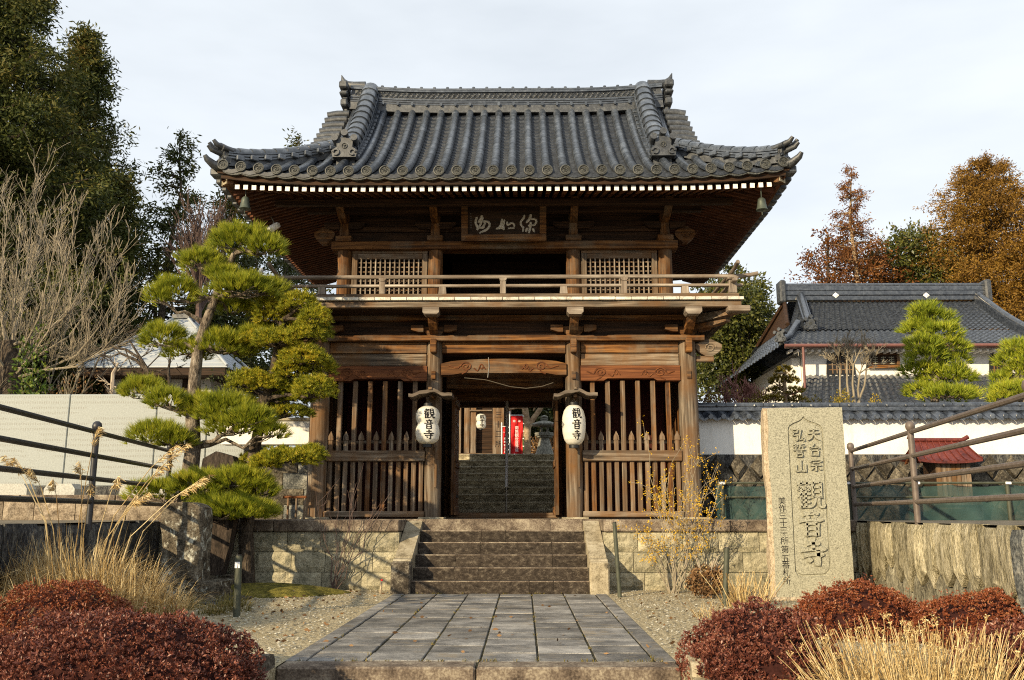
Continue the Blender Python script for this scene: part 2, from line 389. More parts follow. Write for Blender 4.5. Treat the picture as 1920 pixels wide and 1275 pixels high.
def net_mat():
    m, nt, b = new_mat('green_netting')
    v = coords(nt, (1, 1, 1))
    n = noise(nt, v, 2.5, 5)
    nt.links.new(ramp(nt, n, [(0.3, (0.010, 0.035, 0.034)), (0.7, (0.035, 0.085, 0.08))]), b.inputs['Base Color'])
    b.inputs['Roughness'].default_value = 0.7
    t = nt.nodes.new('ShaderNodeBsdfTransparent')
    mx = nt.nodes.new('ShaderNodeMixShader')
    mx.inputs[0].default_value = 0.22
    nt.links.new(b.outputs[0], mx.inputs[1])
    nt.links.new(t.outputs[0], mx.inputs[2])
    nt.links.new(mx.outputs[0], nt.nodes['Material Output'].inputs[0])
    return m


def inscribed_mat():
    """pale slab with rows of tiny engraved, unreadable marks (flat print)"""
    m, nt, b = new_mat('inscribed_gray_slab')
    v = coords(nt, (1, 1, 1), True)
    base = ramp(nt, noise(nt, v, 40, 4), [(0.3, (0.265, 0.29, 0.29)), (0.7, (0.355, 0.385, 0.38))])
    g = nt.nodes.new('ShaderNodeNewGeometry')
    sp = nt.nodes.new('ShaderNodeSeparateXYZ')
    nt.links.new(g.outputs['Position'], sp.inputs[0])
    fr = math_n(nt, 'FRACT', math_n(nt, 'MULTIPLY', sp.outputs['Z'], 10.5))
    rowm = math_n(nt, 'LESS_THAN', fr, 0.42)
    colm = math_n(nt, 'LESS_THAN', math_n(nt, 'FRACT', math_n(nt, 'MULTIPLY', sp.outputs['X'], 24.0)), 0.5)
    vs = coords(nt, (60, 60, 90), True)
    sp2 = math_n(nt, 'GREATER_THAN', noise(nt, vs, 1.0, 1), 0.47)
    vb = coords(nt, (0.9, 1, 3.0), True)
    blk = math_n(nt, 'GREATER_THAN', noise(nt, vb, 1.4, 2), 0.44)
    f = math_n(nt, 'MULTIPLY', math_n(nt, 'MULTIPLY', rowm, colm), math_n(nt, 'MULTIPLY', sp2, blk))
    nt.links.new(mixc(nt, f, base, (0.235, 0.24, 0.225)), b.inputs['Base Color'])
    b.inputs['Roughness'].default_value = 0.7
    return m


M['paper'] = paper_mat()
M['net'] = net_mat()
M['inscribed'] = inscribed_mat()

# ------------------------------------------------------------------ mesh helpers
WORLD = {}     # world location of every parent


def tag(o, label=None, cat=None, group=None, kind=None):
    if label: o['label'] = label
    if cat: o['category'] = cat
    if group: o['group'] = group
    if kind: o['kind'] = kind
    return o


def wloc(o):
    return WORLD.get(o.name, Vector((0, 0, 0))) if o is not None else Vector((0, 0, 0))


def empty(name, loc, label, cat, group=None):
    o = bpy.data.objects.new(name, None)
    o.empty_display_size = 0.2
    COL.objects.link(o)
    o.location = loc
    WORLD[o.name] = Vector(loc)
    return tag(o, label, cat, group)


def place(name, me, parent=None, loc=(0, 0, 0), rot=None, scale=None):
    """link mesh data at a world location (parents carry no rotation or scale)"""
    o = bpy.data.objects.new(name, me)
    COL.objects.link(o)
    loc = Vector(loc)
    if parent is not None:
        o.parent = parent
    o.location = loc - wloc(parent)
    if rot is not None: o.rotation_euler = rot
    if scale is not None: o.scale = scale
    WORLD[o.name] = loc
    return o


def np_mesh(name, verts, faces, mat, smooth=False):
    verts = np.asarray(verts, dtype=np.float32).reshape(-1, 3)
    faces = np.asarray(faces, dtype=np.int32)
    k = faces.shape[1]
    me = bpy.data.meshes.new(name)
    me.vertices.add(len(verts))
    me.vertices.foreach_set('co', verts.ravel())
    me.loops.add(faces.size)
    me.loops.foreach_set('vertex_index', faces.ravel())
    me.polygons.add(len(faces))
    me.polygons.foreach_set('loop_start', np.arange(0, faces.size, k, dtype=np.int32))
    if smooth:
        me.polygons.foreach_set('use_smooth', np.ones(len(faces), dtype=bool))
    me.materials.append(mat)
    me.update(calc_edges=True)
    return me


class MB:
    def __init__(self):
        self.v, self.f = [], []

    def add(self, vs, fs):
        n = len(self.v)
        self.v += [tuple(p) for p in vs]
        self.f += [tuple(i + n for i in f) for f in fs]
        return self

    def box(self, x0, x1, y0, y1, z0, z1, bev=0.0):
        if bev <= 0:
            vs = [(x, y, z) for z in (z0, z1) for y in (y0, y1) for x in (x0, x1)]
            return self.add(vs, [(0, 2, 3, 1), (4, 5, 7, 6), (0, 1, 5, 4), (2, 6, 7, 3), (0, 4, 6, 2), (1, 3, 7, 5)])
        b = min(bev, (x1 - x0) * .45, (y1 - y0) * .45, (z1 - z0) * .45)
        bm = bmesh.new()
        bmesh.ops.create_cube(bm, size=1)
        for v in bm.verts:
            v.co = ((x0 + x1) / 2 + v.co.x * (x1 - x0), (y0 + y1) / 2 + v.co.y * (y1 - y0), (z0 + z1) / 2 + v.co.z * (z1 - z0))
        bmesh.ops.bevel(bm, geom=list(bm.edges), offset=b, segments=1, affect='EDGES')
        return self.addbm(bm)

    def addbm(self, bm):
        bm.verts.index_update()
        self.add([v.co[:] for v in bm.verts], [[v.index for v in f.verts] for f in bm.faces])
        bm.free()
        return self

    def prism(self, poly, axis, a, b):
        """poly: 2-D outline, extruded along axis from a to b. x:(y,z) y:(x,z) z:(x,y)"""
        def p3(p, t):
            return {'x': (t, p[0], p[1]), 'y': (p[0], t, p[1]), 'z': (p[0], p[1], t)}[axis]
        n = len(poly)
        vs = [p3(p, a) for p in poly] + [p3(p, b) for p in poly]
        fs = [(i, (i + 1) % n, n + (i + 1) % n, n + i) for i in range(n)]
        tri = tessellate_polygon([[Vector((p[0], p[1], 0)) for p in poly]])
        fs += [tuple(t) for t in tri] + [tuple(n + i for i in reversed(t)) for t in tri]
        return self.add(vs, fs)

    def tube(self, pts, rad, sides=8, cap=True):
        pts = [Vector(p) for p in pts]
        n = len(pts)
        if isinstance(rad, (int, float)): rad = [rad] * n
        base = len(self.v)
        up = None
        for i, p in enumerate(pts):
            d = (pts[min(i + 1, n - 1)] - pts[max(i - 1, 0)])
            if d.length < 1e-9: d = Vector((0, 0, 1))
            d.normalize()
            if up is None:
                up = d.cross(Vector((0, 0, 1)) if abs(d.z) < .9 else Vector((1, 0, 0))).normalized()
            else:
                up = (up - d * up.dot(d))
                up = up.normalized() if up.length > 1e-6 else d.orthogonal().normalized()
            s = d.cross(up)
            for k in range(sides):
                a = 2 * math.pi * k / sides
                self.v.append(tuple(p + (up * math.cos(a) + s * math.sin(a)) * rad[i]))
        for i in range(n - 1):
            for k in range(sides):
                a, b = base + i * sides + k, base + i * sides + (k + 1) % sides
                self.f.append((a, b, b + sides, a + sides))
        if cap:
            self.f.append(tuple(base + k for k in reversed(range(sides))))
            self.f.append(tuple(base + (n - 1) * sides + k for k in range(sides)))
        return self

    def lathe(self, prof, cx, cy, sides=16, sx=1.0, sy=1.0):
        base = len(self.v)
        for r, z in prof:
            for k in range(sides):
                a = 2 * math.pi * k / sides
                self.v.append((cx + r * sx * math.cos(a), cy + r * sy * math.sin(a), z))
        for i in range(len(prof) - 1):
            for k in range(sides):
                a, b = base + i * sides + k, base + i * sides + (k + 1) % sides
                self.f.append((a, b, b + sides, a + sides))
        self.f.append(tuple(base + k for k in reversed(range(sides))))
        self.f.append(tuple(base + (len(prof) - 1) * sides + k for k in range(sides)))
        return self

    def grid(self, rows):
        nr, nc = len(rows), len(rows[0])
        vs = [p for r in rows for p in r]
        return self.add(vs, [(i * nc + j, i * nc + j + 1, (i + 1) * nc + j + 1, (i + 1) * nc + j) for i in range(nr - 1) for j in range(nc - 1)])

    def mesh(self, name, mat, org=(0, 0, 0), smooth=None):
        me = bpy.data.meshes.new(name)
        o = Vector(org)
        me.from_pydata([(x - o.x, y - o.y, z - o.z) for x, y, z in self.v], [], self.f)
        me.materials.append(mat)
        bm = bmesh.new()
        bm.from_mesh(me)
        bmesh.ops.recalc_face_normals(bm, faces=bm.faces)
        if smooth is not None:
            for f in bm.faces: f.smooth = True
            for e in bm.edges:
                if len(e.link_faces) == 2 and e.calc_face_angle(0) > D2R(smooth): e.smooth = False
        bm.to_mesh(me)
        bm.free()
        return me

    def build(self, name, mat, parent=None, org=None, smooth=None):
        if org is None:
            org = wloc(parent) if parent is not None else (0, 0, 0)
        return place(name, self.mesh(name, mat, org, smooth), parent, org)


def bx(name, mat, parent, x0, x1, y0, y1, z0, z1, bev=0.006, org=None):
    if org is None:
        org = ((x0 + x1) / 2, (y0 + y1) / 2, z0)
    return MB().box(x0, x1, y0, y1, z0, z1, bev).build(name, mat, parent, org)


def rough_box(x0, x1, y0, y1, z0, z1, amt, n=5, seed=0, faces='f'):
    """a block whose front (-Y) face is split rough"""
    r = random.Random(seed)
    m = MB()
    nx, nz = n, max(3, int(n * .7))
    rows = []
    for j in range(nz + 1):
        row = []
        for i in range(nx + 1):
            ed = i in (0, nx) or j in (0, nz)
            d = 0 if ed else amt * (0.35 + 0.65 * r.random())
            row.append((x0 + (x1 - x0) * i / nx, y0 - d, z0 + (z1 - z0) * j / nz))
        rows.append(row)
    m.grid(rows)
    m.add([(x0, y0, z0), (x1, y0, z0), (x1, y1, z0), (x0, y1, z0), (x0, y0, z1), (x1, y0, z1), (x1, y1, z1), (x0, y1, z1)],
          [(0, 3, 2, 1), (4, 5, 6, 7), (1, 2, 6, 5), (2, 3, 7, 6), (3, 0, 4, 7)])
    return m


# ------------------------------------------------------------------ lettering
def text_geo(body, size=1.0):
    c = bpy.data.curves.new('lettering', 'FONT')
    c.body = body
    c.size = size
    c.resolution_u = 3
    c.align_x = 'CENTER'
    o = bpy.data.objects.new('lettering', c)
    COL.objects.link(o)
    dg = bpy.context.evaluated_depsgraph_get()
    me = bpy.data.meshes.new_from_object(o.evaluated_get(dg))
    vs = np.array([v.co[:2] for v in me.vertices])
    fs = [tuple(p.vertices) for p in me.polygons]
    bpy.data.objects.remove(o)
    bpy.data.curves.remove(c)
    bpy.data.meshes.remove(me)
    lo, hi = vs.min(0), vs.max(0)
    return vs - (lo + hi) / 2, fs


TXT = {ch: text_geo(ch) for ch in '美作三十ヶ所第五番札南無観世音菩薩奉納'}


def put_text(m, ch, cx, cz, size, y, xs=1.0):
    vs, fs = TXT[ch]
    m.add([(cx + a * size * xs, y, cz + b * size) for a, b in vs], [tuple(reversed(f)) for f in fs])


PROF = {'h': [1.05, .78, .62, .62, .8, 1.15, .5], 'v': [1.15, .95, .8, .78, .8, .72], 't': [1.1, .95, .75, .5, .08], 'd': [.25, .8, 1.15, .9], 'k': [1, .9, .85, .9, .9, .85, .1], 'c': [.8, 1, 1, 1, .95, .6], 'n': [.15, .6, .9, 1.15, .9, .2]}
TERA = [([(.27, .80), (.75, .82)], 'h'), ([(.5, .99), (.51, .58)], 'v'), ([(.03, .57), (.97, .61)], 'h'), ([(.14, .38), (.88, .42)], 'h'), ([(.66, .57), (.67, .3), (.66, .06), (.50, .13)], 'k'), ([(.29, .30), (.40, .16)], 'd')]
OTO = [([(.48, 1.0), (.54, .88)], 'd'), ([(.2, .83), (.8, .86)], 'h'), ([(.33, .78), (.39, .65)], 'd'), ([(.70, .79), (.60, .65)], 't'), ([(.03, .58), (.97, .62)], 'h'),
       ([(.28, .48), (.29, .0)], 'v'), ([(.28, .46), (.73, .48)], 'h'), ([(.73, .48), (.72, .0)], 'v'), ([(.3, .26), (.72, .27)], 'h'), ([(.29, .05), (.72, .06)], 'h')]
_SUI = [([(.20, .60), (.12, .48), (.03, .38)], 't'), ([(.16, .50), (.16, .0)], 'v'), ([(.34, .62), (.34, .03)], 'v'), ([(.16, .50), (.53, .53)], 'h'), ([(.16, .35), (.50, .37)], 'h'), ([(.16, .20), (.50, .22)], 'h'), ([(.14, .03), (.54, .05)], 'h')]
_MI = [([(.62, .96), (.62, .36)], 'v'), ([(.62, .94), (.92, .96)], 'h'), ([(.92, .96), (.92, .36)], 'v'), ([(.62, .76), (.92, .77)], 'h'), ([(.62, .58), (.92, .59)], 'h'), ([(.62, .39), (.92, .40)], 'h'),
       ([(.70, .38), (.66, .16), (.52, .0)], 't'), ([(.83, .38), (.83, .10), (.90, .03), (1.02, .05), (1.03, .20)], 'k')]
KAN = [([(.22, 1.0), (.16, .88), (.05, .76)], 't'), ([(.14, .87), (.52, .90)], 'h'), ([(.02, .70), (.55, .74)], 'h'), ([(.30, .88), (.24, .70), (.04, .50)], 't')] + _SUI + _MI
KAN_OLD = [([(.03, .90), (.55, .92)], 'h'), ([(.18, 1.0), (.18, .82)], 'v'), ([(.40, 1.0), (.40, .82)], 'v'),
           ([(.08, .79), (.08, .66)], 'v'), ([(.08, .78), (.24, .79), (.24, .66)], 'v'), ([(.08, .67), (.24, .67)], 'h'),
           ([(.34, .79), (.34, .66)], 'v'), ([(.34, .78), (.50, .79), (.50, .66)], 'v'), ([(.34, .67), (.50, .67)], 'h')] + _SUI + _MI
TEN = [([(.18, .82), (.82, .86)], 'h'), ([(.08, .55), (.92, .60)], 'h'), ([(.5, .84), (.46, .5), (.30, .2), (.05, .02)], 't'), ([(.52, .55), (.66, .25), (.95, .03)], 'n')]
DAI = [([(.45, 1.0), (.35, .8), (.12, .62)], 'v'), ([(.12, .62), (.80, .68)], 'h'), ([(.64, .84), (.86, .58)], 'd'), ([(.22, .44), (.24, .02)], 'v'), ([(.22, .43), (.78, .45)], 'h'), ([(.78, .45), (.74, .02)], 'v'), ([(.24, .07), (.74, .08)], 'h')]
SHU = [([(.5, 1.0), (.52, .88)], 'd'), ([(.12, .84), (.10, .66)], 'd'), ([(.14, .82), (.90, .84), (.84, .68)], 'h'), ([(.30, .62), (.72, .64)], 'h'), ([(.10, .42), (.92, .45)], 'h'), ([(.52, .44), (.52, .04), (.42, .08)], 'k'), ([(.32, .30), (.14, .08)], 't'), ([(.70, .30), (.88, .10)], 'd')]
KO = [([(.10, .88), (.44, .90)], 'h'), ([(.44, .90), (.43, .68)], 'v'), ([(.12, .66), (.44, .68)], 'h'), ([(.14, .68), (.10, .42)], 'v'), ([(.10, .44), (.44, .46)], 'h'), ([(.44, .46), (.40, .06), (.26, .12)], 'k'), ([(.72, .92), (.62, .5), (.54, .10)], 'v'), ([(.54, .10), (.92, .18)], 'h'), ([(.80, .42), (.97, .02)], 'd')]
CHI = [([(.10, .90), (.42, .91)], 'h'), ([(.26, 1.0), (.26, .60), (.18, .62)], 'k'), ([(.08, .70), (.42, .80)], 'h'), ([(.84, .98), (.58, .88)], 't'), ([(.58, .88), (.52, .60)], 'v'), ([(.58, .78), (.94, .80)], 'h'), ([(.76, .79), (.76, .58)], 'v'), ([(.06, .50), (.94, .53)], 'h'), ([(.28, .42), (.72, .43)], 'h'), ([(.28, .33), (.72, .34)], 'h'), ([(.30, .24), (.30, .0)], 'v'), ([(.30, .23), (.70, .24), (.69, .0)], 'v'), ([(.30, .03), (.70, .04)], 'h')]
YAMA = [([(.5, .98), (.5, .10)], 'v'), ([(.12, .62), (.14, .08)], 'v'), ([(.14, .10), (.88, .12)], 'h'), ([(.88, .66), (.88, .04)], 'v')]


def stroke_pts(pts, prof, w, n):
    p = [Vector((a, b, 0)) for a, b in pts]
    ext = [p[0] * 2 - p[1]] + p + [p[-1] * 2 - p[-2]]
    segs = len(p) - 1
    out = []
    for i in range(n + 1):
        t = segs * i / n
        k = min(int(t), segs - 1)
        u = t - k
        a, b, c, d = ext[k:k + 4]
        q = 0.5 * ((2 * b) + (c - a) * u + (2 * a - 5 * b + 4 * c - d) * u * u + (3 * b - a - 3 * c + d) * u ** 3) if segs > 1 else b.lerp(c, u)
        pf = PROF[prof]
        s = (len(pf) - 1) * i / n
        j = min(int(s), len(pf) - 2)
        out.append((q, w * (pf[j] + (pf[j + 1] - pf[j]) * (s - j))))
    return out


def glyph(m, strokes, cx, cz, size, w, surf, thick=0.0, n=7):
    """brush strokes; surf(x, z, lift) gives the world point"""
    for pts, prof in strokes:
        sp = stroke_pts(pts, prof, w, n)
        L, R, T = [], [], []
        for i, (q, ww) in enumerate(sp):
            d = (sp[min(i + 1, n)][0] - sp[max(i - 1, 0)][0]).normalized()
            s = Vector((-d.y, d.x, 0)) * ww * .5
            for lst, k in ((L, 1), (R, -1)):
                lst.append((cx + (q.x + s.x * k - .5) * size, cz + (q.y + s.y * k - .5) * size))
        if thick <= 0:
            m.grid([[surf(*a, 0) for a in L], [surf(*a, 0) for a in R]])
        else:
            k = .62
            L2 = [(a[0] * k + (a[0] + b[0]) / 2 * (1 - k), a[1] * k + (a[1] + b[1]) / 2 * (1 - k)) for a, b in zip(L, R)]
            R2 = [(b[0] * k + (a[0] + b[0]) / 2 * (1 - k), b[1] * k + (a[1] + b[1]) / 2 * (1 - k)) for a, b in zip(L, R)]
            m.grid([[surf(*a, 0) for a in L], [surf(*a, thick) for a in L2], [surf(*a, thick) for a in R2], [surf(*a, 0) for a in R]])
            for e in (0, -1):
                m.add([surf(*L[e], 0), surf(*L2[e], thick), surf(*R2[e], thick), surf(*R[e], 0)], [(0, 1, 2, 3)])


# ------------------------------------------------------------------ leaves and branches
def unit(n):
    v = rng.normal(size=(n, 3))
    return v / np.linalg.norm(v, axis=1, keepdims=True)


def leaf_quads(pts, dirs, L, Wd):
    n = len(pts)
    dirs = dirs / np.maximum(np.linalg.norm(dirs, axis=1, keepdims=True), 1e-6)
    s = np.cross(dirs, unit(n))
    s /= np.maximum(np.linalg.norm(s, axis=1, keepdims=True), 1e-6)
    L = np.broadcast_to(np.asarray(L, float), (n,))[:, None] * rng.uniform(.65, 1.3, (n, 1))
    Wd = np.broadcast_to(np.asarray(Wd, float), (n,))[:, None] * rng.uniform(.7, 1.25, (n, 1))
    v = np.stack([pts, pts + dirs * L * .5 + s * Wd * .5, pts + dirs * L, pts + dirs * L * .5 - s * Wd * .5], 1)
    return v.reshape(-1, 3)


def quads_mesh(name, v, mat):
    return np_mesh(name, v, np.arange(len(v)).reshape(-1, 4), mat)


def needles(pts, dirs, per, L, Wd, spread):
    n = len(pts)
    p = np.repeat(pts, per, 0)
    d = np.repeat(dirs, per, 0) + unit(n * per) * spread
    d /= np.linalg.norm(d, axis=1, keepdims=True)
    s = np.cross(d, unit(n * per))
    s /= np.maximum(np.linalg.norm(s, axis=1, keepdims=True), 1e-6)
    l = L * rng.uniform(.7, 1.2, (n * per, 1))
    p = p + d * l * .08
    return np.stack([p - s * Wd * .5, p + s * Wd * .5, p + d * l], 1).reshape(-1, 3)


def tris_mesh(name, v, mat):
    return np_mesh(name, v, np.arange(len(v)).reshape(-1, 3), mat)


def pad_shoots(c, rx, ry, rz, n, flat=0.5):
    """shoots of a clipped cloud pad: flat below, domed and lumpy above"""
    u = unit(n)
    u[:, 2] = np.where(u[:, 2] < -0.45, np.abs(u[:, 2]) * .8, u[:, 2])
    r = rng.uniform(.45, 1.0, (n, 1)) ** .5
    lump = 1 + .16 * np.sin(u[:, :1] * 7 + c[0] * 9) * np.cos(u[:, 1:2] * 6 + c[2] * 7) + .10 * np.sin(u[:, :1] * 15 + u[:, 2:] * 11)
    p = u * r * lump * np.array([rx, ry, rz])
    p[:, 2] = np.where(p[:, 2] < -flat * rz, -flat * rz + rng.uniform(-.05, .1, n) * rz, p[:, 2])
    d = u * np.array([.8, .8, .5]) + np.array([0, 0, .75])
    d /= np.linalg.norm(d, axis=1, keepdims=True)
    return p + np.array(c), d


def branch_tubes(m, pts, r0, r1, sides=5):
    n = len(pts)
    m.tube(pts, [r0 + (r1 - r0) * i / (n - 1) for i in range(n)], sides, cap=False)


def wander(a, b, n, amt, rs):
    a, b = Vector(a), Vector(b)
    L = (b - a).length
    out = []
    for i in range(n + 1):
        t = i / n
        o = Vector((rs.uniform(-1, 1), rs.uniform(-1, 1), rs.uniform(-1, 1))) * amt * L * (math.sin(math.pi * t))
        out.append(a.lerp(b, t) + o)
    return out


def conifer(name, base, height, radius, mat, seed, label, group=None, nb=70, spr=34, leafL=.34, low=.12, droop=.25, bark='bark_dark', shape=1.0, gap=.0, cat='tree'):
    rs = random.Random(seed)
    bz = Vector(base)
    t = empty(name, base, label, cat, group)
    m = MB()
    m.tube([bz + Vector((0, 0, height * k / 6)) + Vector((rs.uniform(-1, 1), rs.uniform(-1, 1), 0)) * .012 * height * (k > 0) for k in range(7)], [height * .018 * (1 - k / 6.3) for k in range(7)], 7)
    cen, dr, sz = [], [], []
    for i in range(nb):
        f = low + (1 - low) * (i + rs.random()) / nb
        if rs.random() < gap: continue
        R = radius * min(1, ((1 - f) ** (.75 * shape)) * 1.25 + .04) * rs.uniform(.62, 1.08)
        a = i * 2.4 + rs.uniform(-.4, .4)
        o = bz + Vector((0, 0, height * f))
        tip = o + Vector((math.cos(a) * R, math.sin(a) * R, R * rs.uniform(-droop, .25)))
        bp = wander(o, tip, 4, .06, rs)
        branch_tubes(m, bp, height * .004 + R * .008, .012, 4)
        for k in range(max(5, int(spr * (.25 + R / radius)))):
            t_ = rs.uniform(.22, 1.06)
            q = o.lerp(tip, min(t_, 1)) + Vector((rs.gauss(0, .16), rs.gauss(0, .16), rs.gauss(0, .12) - .05)) * R * .75
            cen.append(q[:]); dr.append((math.cos(a) * .7, math.sin(a) * .7, rs.uniform(-.7, .45))); sz.append(rs.uniform(.6, 1.25))
    cen, dr, sz = np.array(cen), np.array(dr), np.array(sz)
    per = 15
    p = np.repeat(cen, per, 0) + rng.normal(0, 1, (len(cen) * per, 3)) * (leafL * .66 * np.repeat(sz, per))[:, None]
    d = np.repeat(dr, per, 0) + unit(len(p)) * .95
    v = leaf_quads(p, d, leafL * .80 * np.repeat(sz, per), leafL * .26) - np.array(base)
    m.build('trunk', M[bark], t)
    place('crown', quads_mesh('crown', v, M[mat]), t, base)
    return t


def clump_tree(name, base, trunk_top, blobs, mat, label, seed, group=None, leafL=.16, dens=260, bark='bark_dark', cat='tree', trunk_r=.16):
    """broadleaf crown: leaves spread through several uneven blobs"""
    rs = random.Random(seed)
    t = empty(name, base, label, cat, group)
    m = MB()
    b, tt = Vector(base), Vector(trunk_top)
    m.tube(wander(b, tt, 5, .03, rs), [trunk_r * (1 - k / 8) for k in range(6)], 7)
    V = []
    for (c, r) in blobs:
        c = Vector(c)
        branch_tubes(m, wander(b.lerp(tt, rs.uniform(.5, .95)), c, 4, .07, rs), trunk_r * .4, .02, 5)
        rr = np.array(r if isinstance(r, (tuple, list)) else (r, r, r * .85))
        n = int(dens * float(rr[0] * rr[2]) / (leafL * leafL) * .035)
        sub = unit(max(8, n // 26)) * rr * rng.uniform(.45, 1.0, (max(8, n // 26), 1)) + np.array(c)
        per = 26
        p = np.repeat(sub, per, 0) + rng.normal(0, 1, (len(sub) * per, 3)) * float(rr.mean()) * .17
        d = (p - np.array(c)) / rr * .6 + unit(len(p)) * .9
        V.append(leaf_quads(p, d, leafL, leafL * .5))
    m.build('trunk', M[bark], t)
    place('crown', quads_mesh('crown', np.concatenate(V) - np.array(base), M[mat]), t, base)
    return t


def grow(m, p, d, L, r, depth, rs, spread, up, kids, sides=4, minr=.004, bend=.25, shrink=.62):
    n = 4
    pts = [p]
    q, dd = p.copy(), d.normalized()
    for i in range(n):
        dd = (dd + Vector((rs.uniform(-1, 1), rs.uniform(-1, 1), rs.uniform(-1, 1))) * bend * .4 + Vector((0, 0, up * .25))).normalized()
        q = q + dd * L / n
        pts.append(q.copy())
    branch_tubes(m, pts, r, max(minr, r * .45), sides if depth > 0 else 3)
    if depth <= 0: return
    for k in range(kids[depth - 1]):
        t = rs.uniform(.25, 1.0)
        i = min(int(t * n), n - 1)
        o = pts[i].lerp(pts[i + 1], t * n - i)
        a = Vector((rs.gauss(0, 1), rs.gauss(0, 1), rs.gauss(0, 1)))
        ax = (pts[i + 1] - pts[i]).normalized()
        a = (a - ax * a.dot(ax)).normalized()
        grow(m, o, ax + a * spread * rs.uniform(.5, 1.2), L * shrink * rs.uniform(.6, 1.15), max(minr, r * .5), depth - 1, rs, spread, up, kids, sides, minr, bend, shrink)


# ------------------------------------------------------------------ ground, court and terraces
WLX = lambda Y: -4.42 - (Y - 10) * .12          # face of the left retaining wall
WRX = lambda Y: 4.05 + (Y - 6.8) * .14          # face of the right retaining wall
TZ = 0.94                                       # gate terrace
UZ = 2.36                                       # upper terrace


def sheet(name, polys, z, mat, kind='structure'):
    m = MB()
    for p in polys:
        m.add([(x, y, z) for x, y in p], [tuple(range(len(p)))])
    return tag(m.build(name, mat), kind=kind)


sheet('ground', [[(-600, -300), (600, -300), (600, 900), (-600, 900)]], -0.62, M['soil'])
PW = 1.375                                       # half width of the path with its borders
FRONT = 12.8                                     # front face of the gate platform
cg = MB()
for sgn, wx in ((-1, WLX), (1, WRX)):
    a = [(sgn * PW, 2.4), (sgn * PW, 6.45), (sgn * PW, FRONT + .1), (wx(FRONT) + sgn * .3, FRONT + .1), (wx(2.4) + sgn * .3, 2.4)]
    cg.add([(x, y, 0.0) for x, y in a], [(0, 1, 2, 3, 4)])
    cg.add([(sgn * PW, 2.4, 0), (sgn * PW, 6.45, 0), (sgn * PW, 6.45, -.62), (sgn * PW, 2.4, -.62)], [(0, 1, 2, 3)])
cg.add([(-60, 2.4, -.004), (-60, 7.28, -.004), (WLX(7) + .1, 7.28, -.004), (WLX(2.4), 2.4, -.004)], [(0, 1, 2, 3)])
tag(cg.build('court_gravel', M['gravel']), kind='structure')

sheet('terrace_ground', [[(-60, 7.28), (WLX(7.28) - .05, 7.28), (WLX(13) - .05, 13), (-60, 13)], [(WRX(1.5) + .05, 1.5), (60, 1.5), (60, 13), (WRX(13) + .05, 13)],
                         [(-60, 13), (WLX(13) - .05, 13), (-1.42, 13), (-1.42, 13.62), (1.42, 13.62), (1.42, 13), (WRX(13) + .05, 13), (60, 13), (60, 21.2), (-60, 21.2)]], TZ - .012, M['soil'])
sheet('garden_ground', [[(3.5, 15.3), (60, 15.3), (60, 21.0), (3.5, 21.0)]], 1.92, M['soil'])
sheet('upper_terrace_ground', [[(-90, 21.0), (90, 21.0), (90, 160), (-90, 160)]], UZ, M['soil'])

# gravel grains lying on the court, coarser ones near the path
gp = []
while len(gp) < 7000:
    y = rng.uniform(6.5, 12.7)
    sgn = rng.choice([-1, 1])
    x = sgn * rng.uniform(PW + .03, 3.9)
    gp.append((x, y, 0.004))
gp = np.array(gp)
oct_v = np.array([(1, 0, 0), (0, 1, 0), (-1, 0, 0), (0, -1, 0), (0, 0, .7)])
oct_f = np.array([(0, 1, 4), (1, 2, 4), (2, 3, 4), (3, 0, 4)])
gs = rng.uniform(.006, .017, (len(gp), 1, 1)) * rng.uniform(.6, 1.3, (len(gp), 1, 3))
gv = gp[:, None, :] + oct_v[None] * gs
gf = (np.arange(len(gp)) * 5)[:, None, None] + oct_f[None]
M['grain'] = leaf('gravel_grain', [(0, (0.12, 0.105, 0.075)), (.5, (0.30, 0.27, 0.20)), (1, (0.55, 0.51, 0.40))], 0, .9, .2)
tag(place('gravel', np_mesh('gravel', gv.reshape(-1, 3), gf.reshape(-1, 3), M['grain'])), kind='stuff')

# ------------------------------------------------------------------ path of pavers
path = tag(MB().box(-PW, PW, 6.47, 12.19, -.60, -.006).build('stone_path', M['joint'], None, (0, 6.47, -.6)), kind='structure')
cw, nrow = 0.41, 14
rl = (12.17 - 6.68) / nrow
pv = [MB().box(-cw / 2 + .008, cw / 2 - .008, -rl / 2 + .013, rl / 2 - .013, -.034, 0, .005).mesh('paver', M['paver']) for _ in range(1)][0]
rs = random.Random(5)
for c in range(6):
    off = rs.uniform(-.03, .03)
    for r in range(nrow):
        o = place('paver', pv, path, ((c - 2.5) * cw, 6.68 + rl * (r + .5), .002 + rs.uniform(-.004, .004)), (rs.uniform(-.010, .010), rs.uniform(-.010, .010), rs.uniform(-.004, .004)))
for sgn in (-1, 1):
    for k in range(6):
        y0 = 6.68 + k * .915
        bx('border_stone', M['paver'], path, min(sgn * 1.236, sgn * PW), max(sgn * 1.236, sgn * PW), y0 + .004, y0 + .909, -.034, .006, .006)
for x0, x1 in ((-1.37, -.02), (-.012, 1.37)):
    bx('front_edge_stone', M['coping'], path, x0, x1, 6.42, 6.674, -.17, .004, .015)
st = empty('front_stairs', (0, 6.2, -.6), 'low stone stair descending from the front edge of the path', 'stairs')
for k in range(2):
    for x0, x1 in ((-1.35, .3), (.31, 1.35)):
        bx('tread', M['coping'], st, x0, x1, 5.9 - k * .36, 6.42 - k * .3, -.6, -.19 - k * .17, .01)
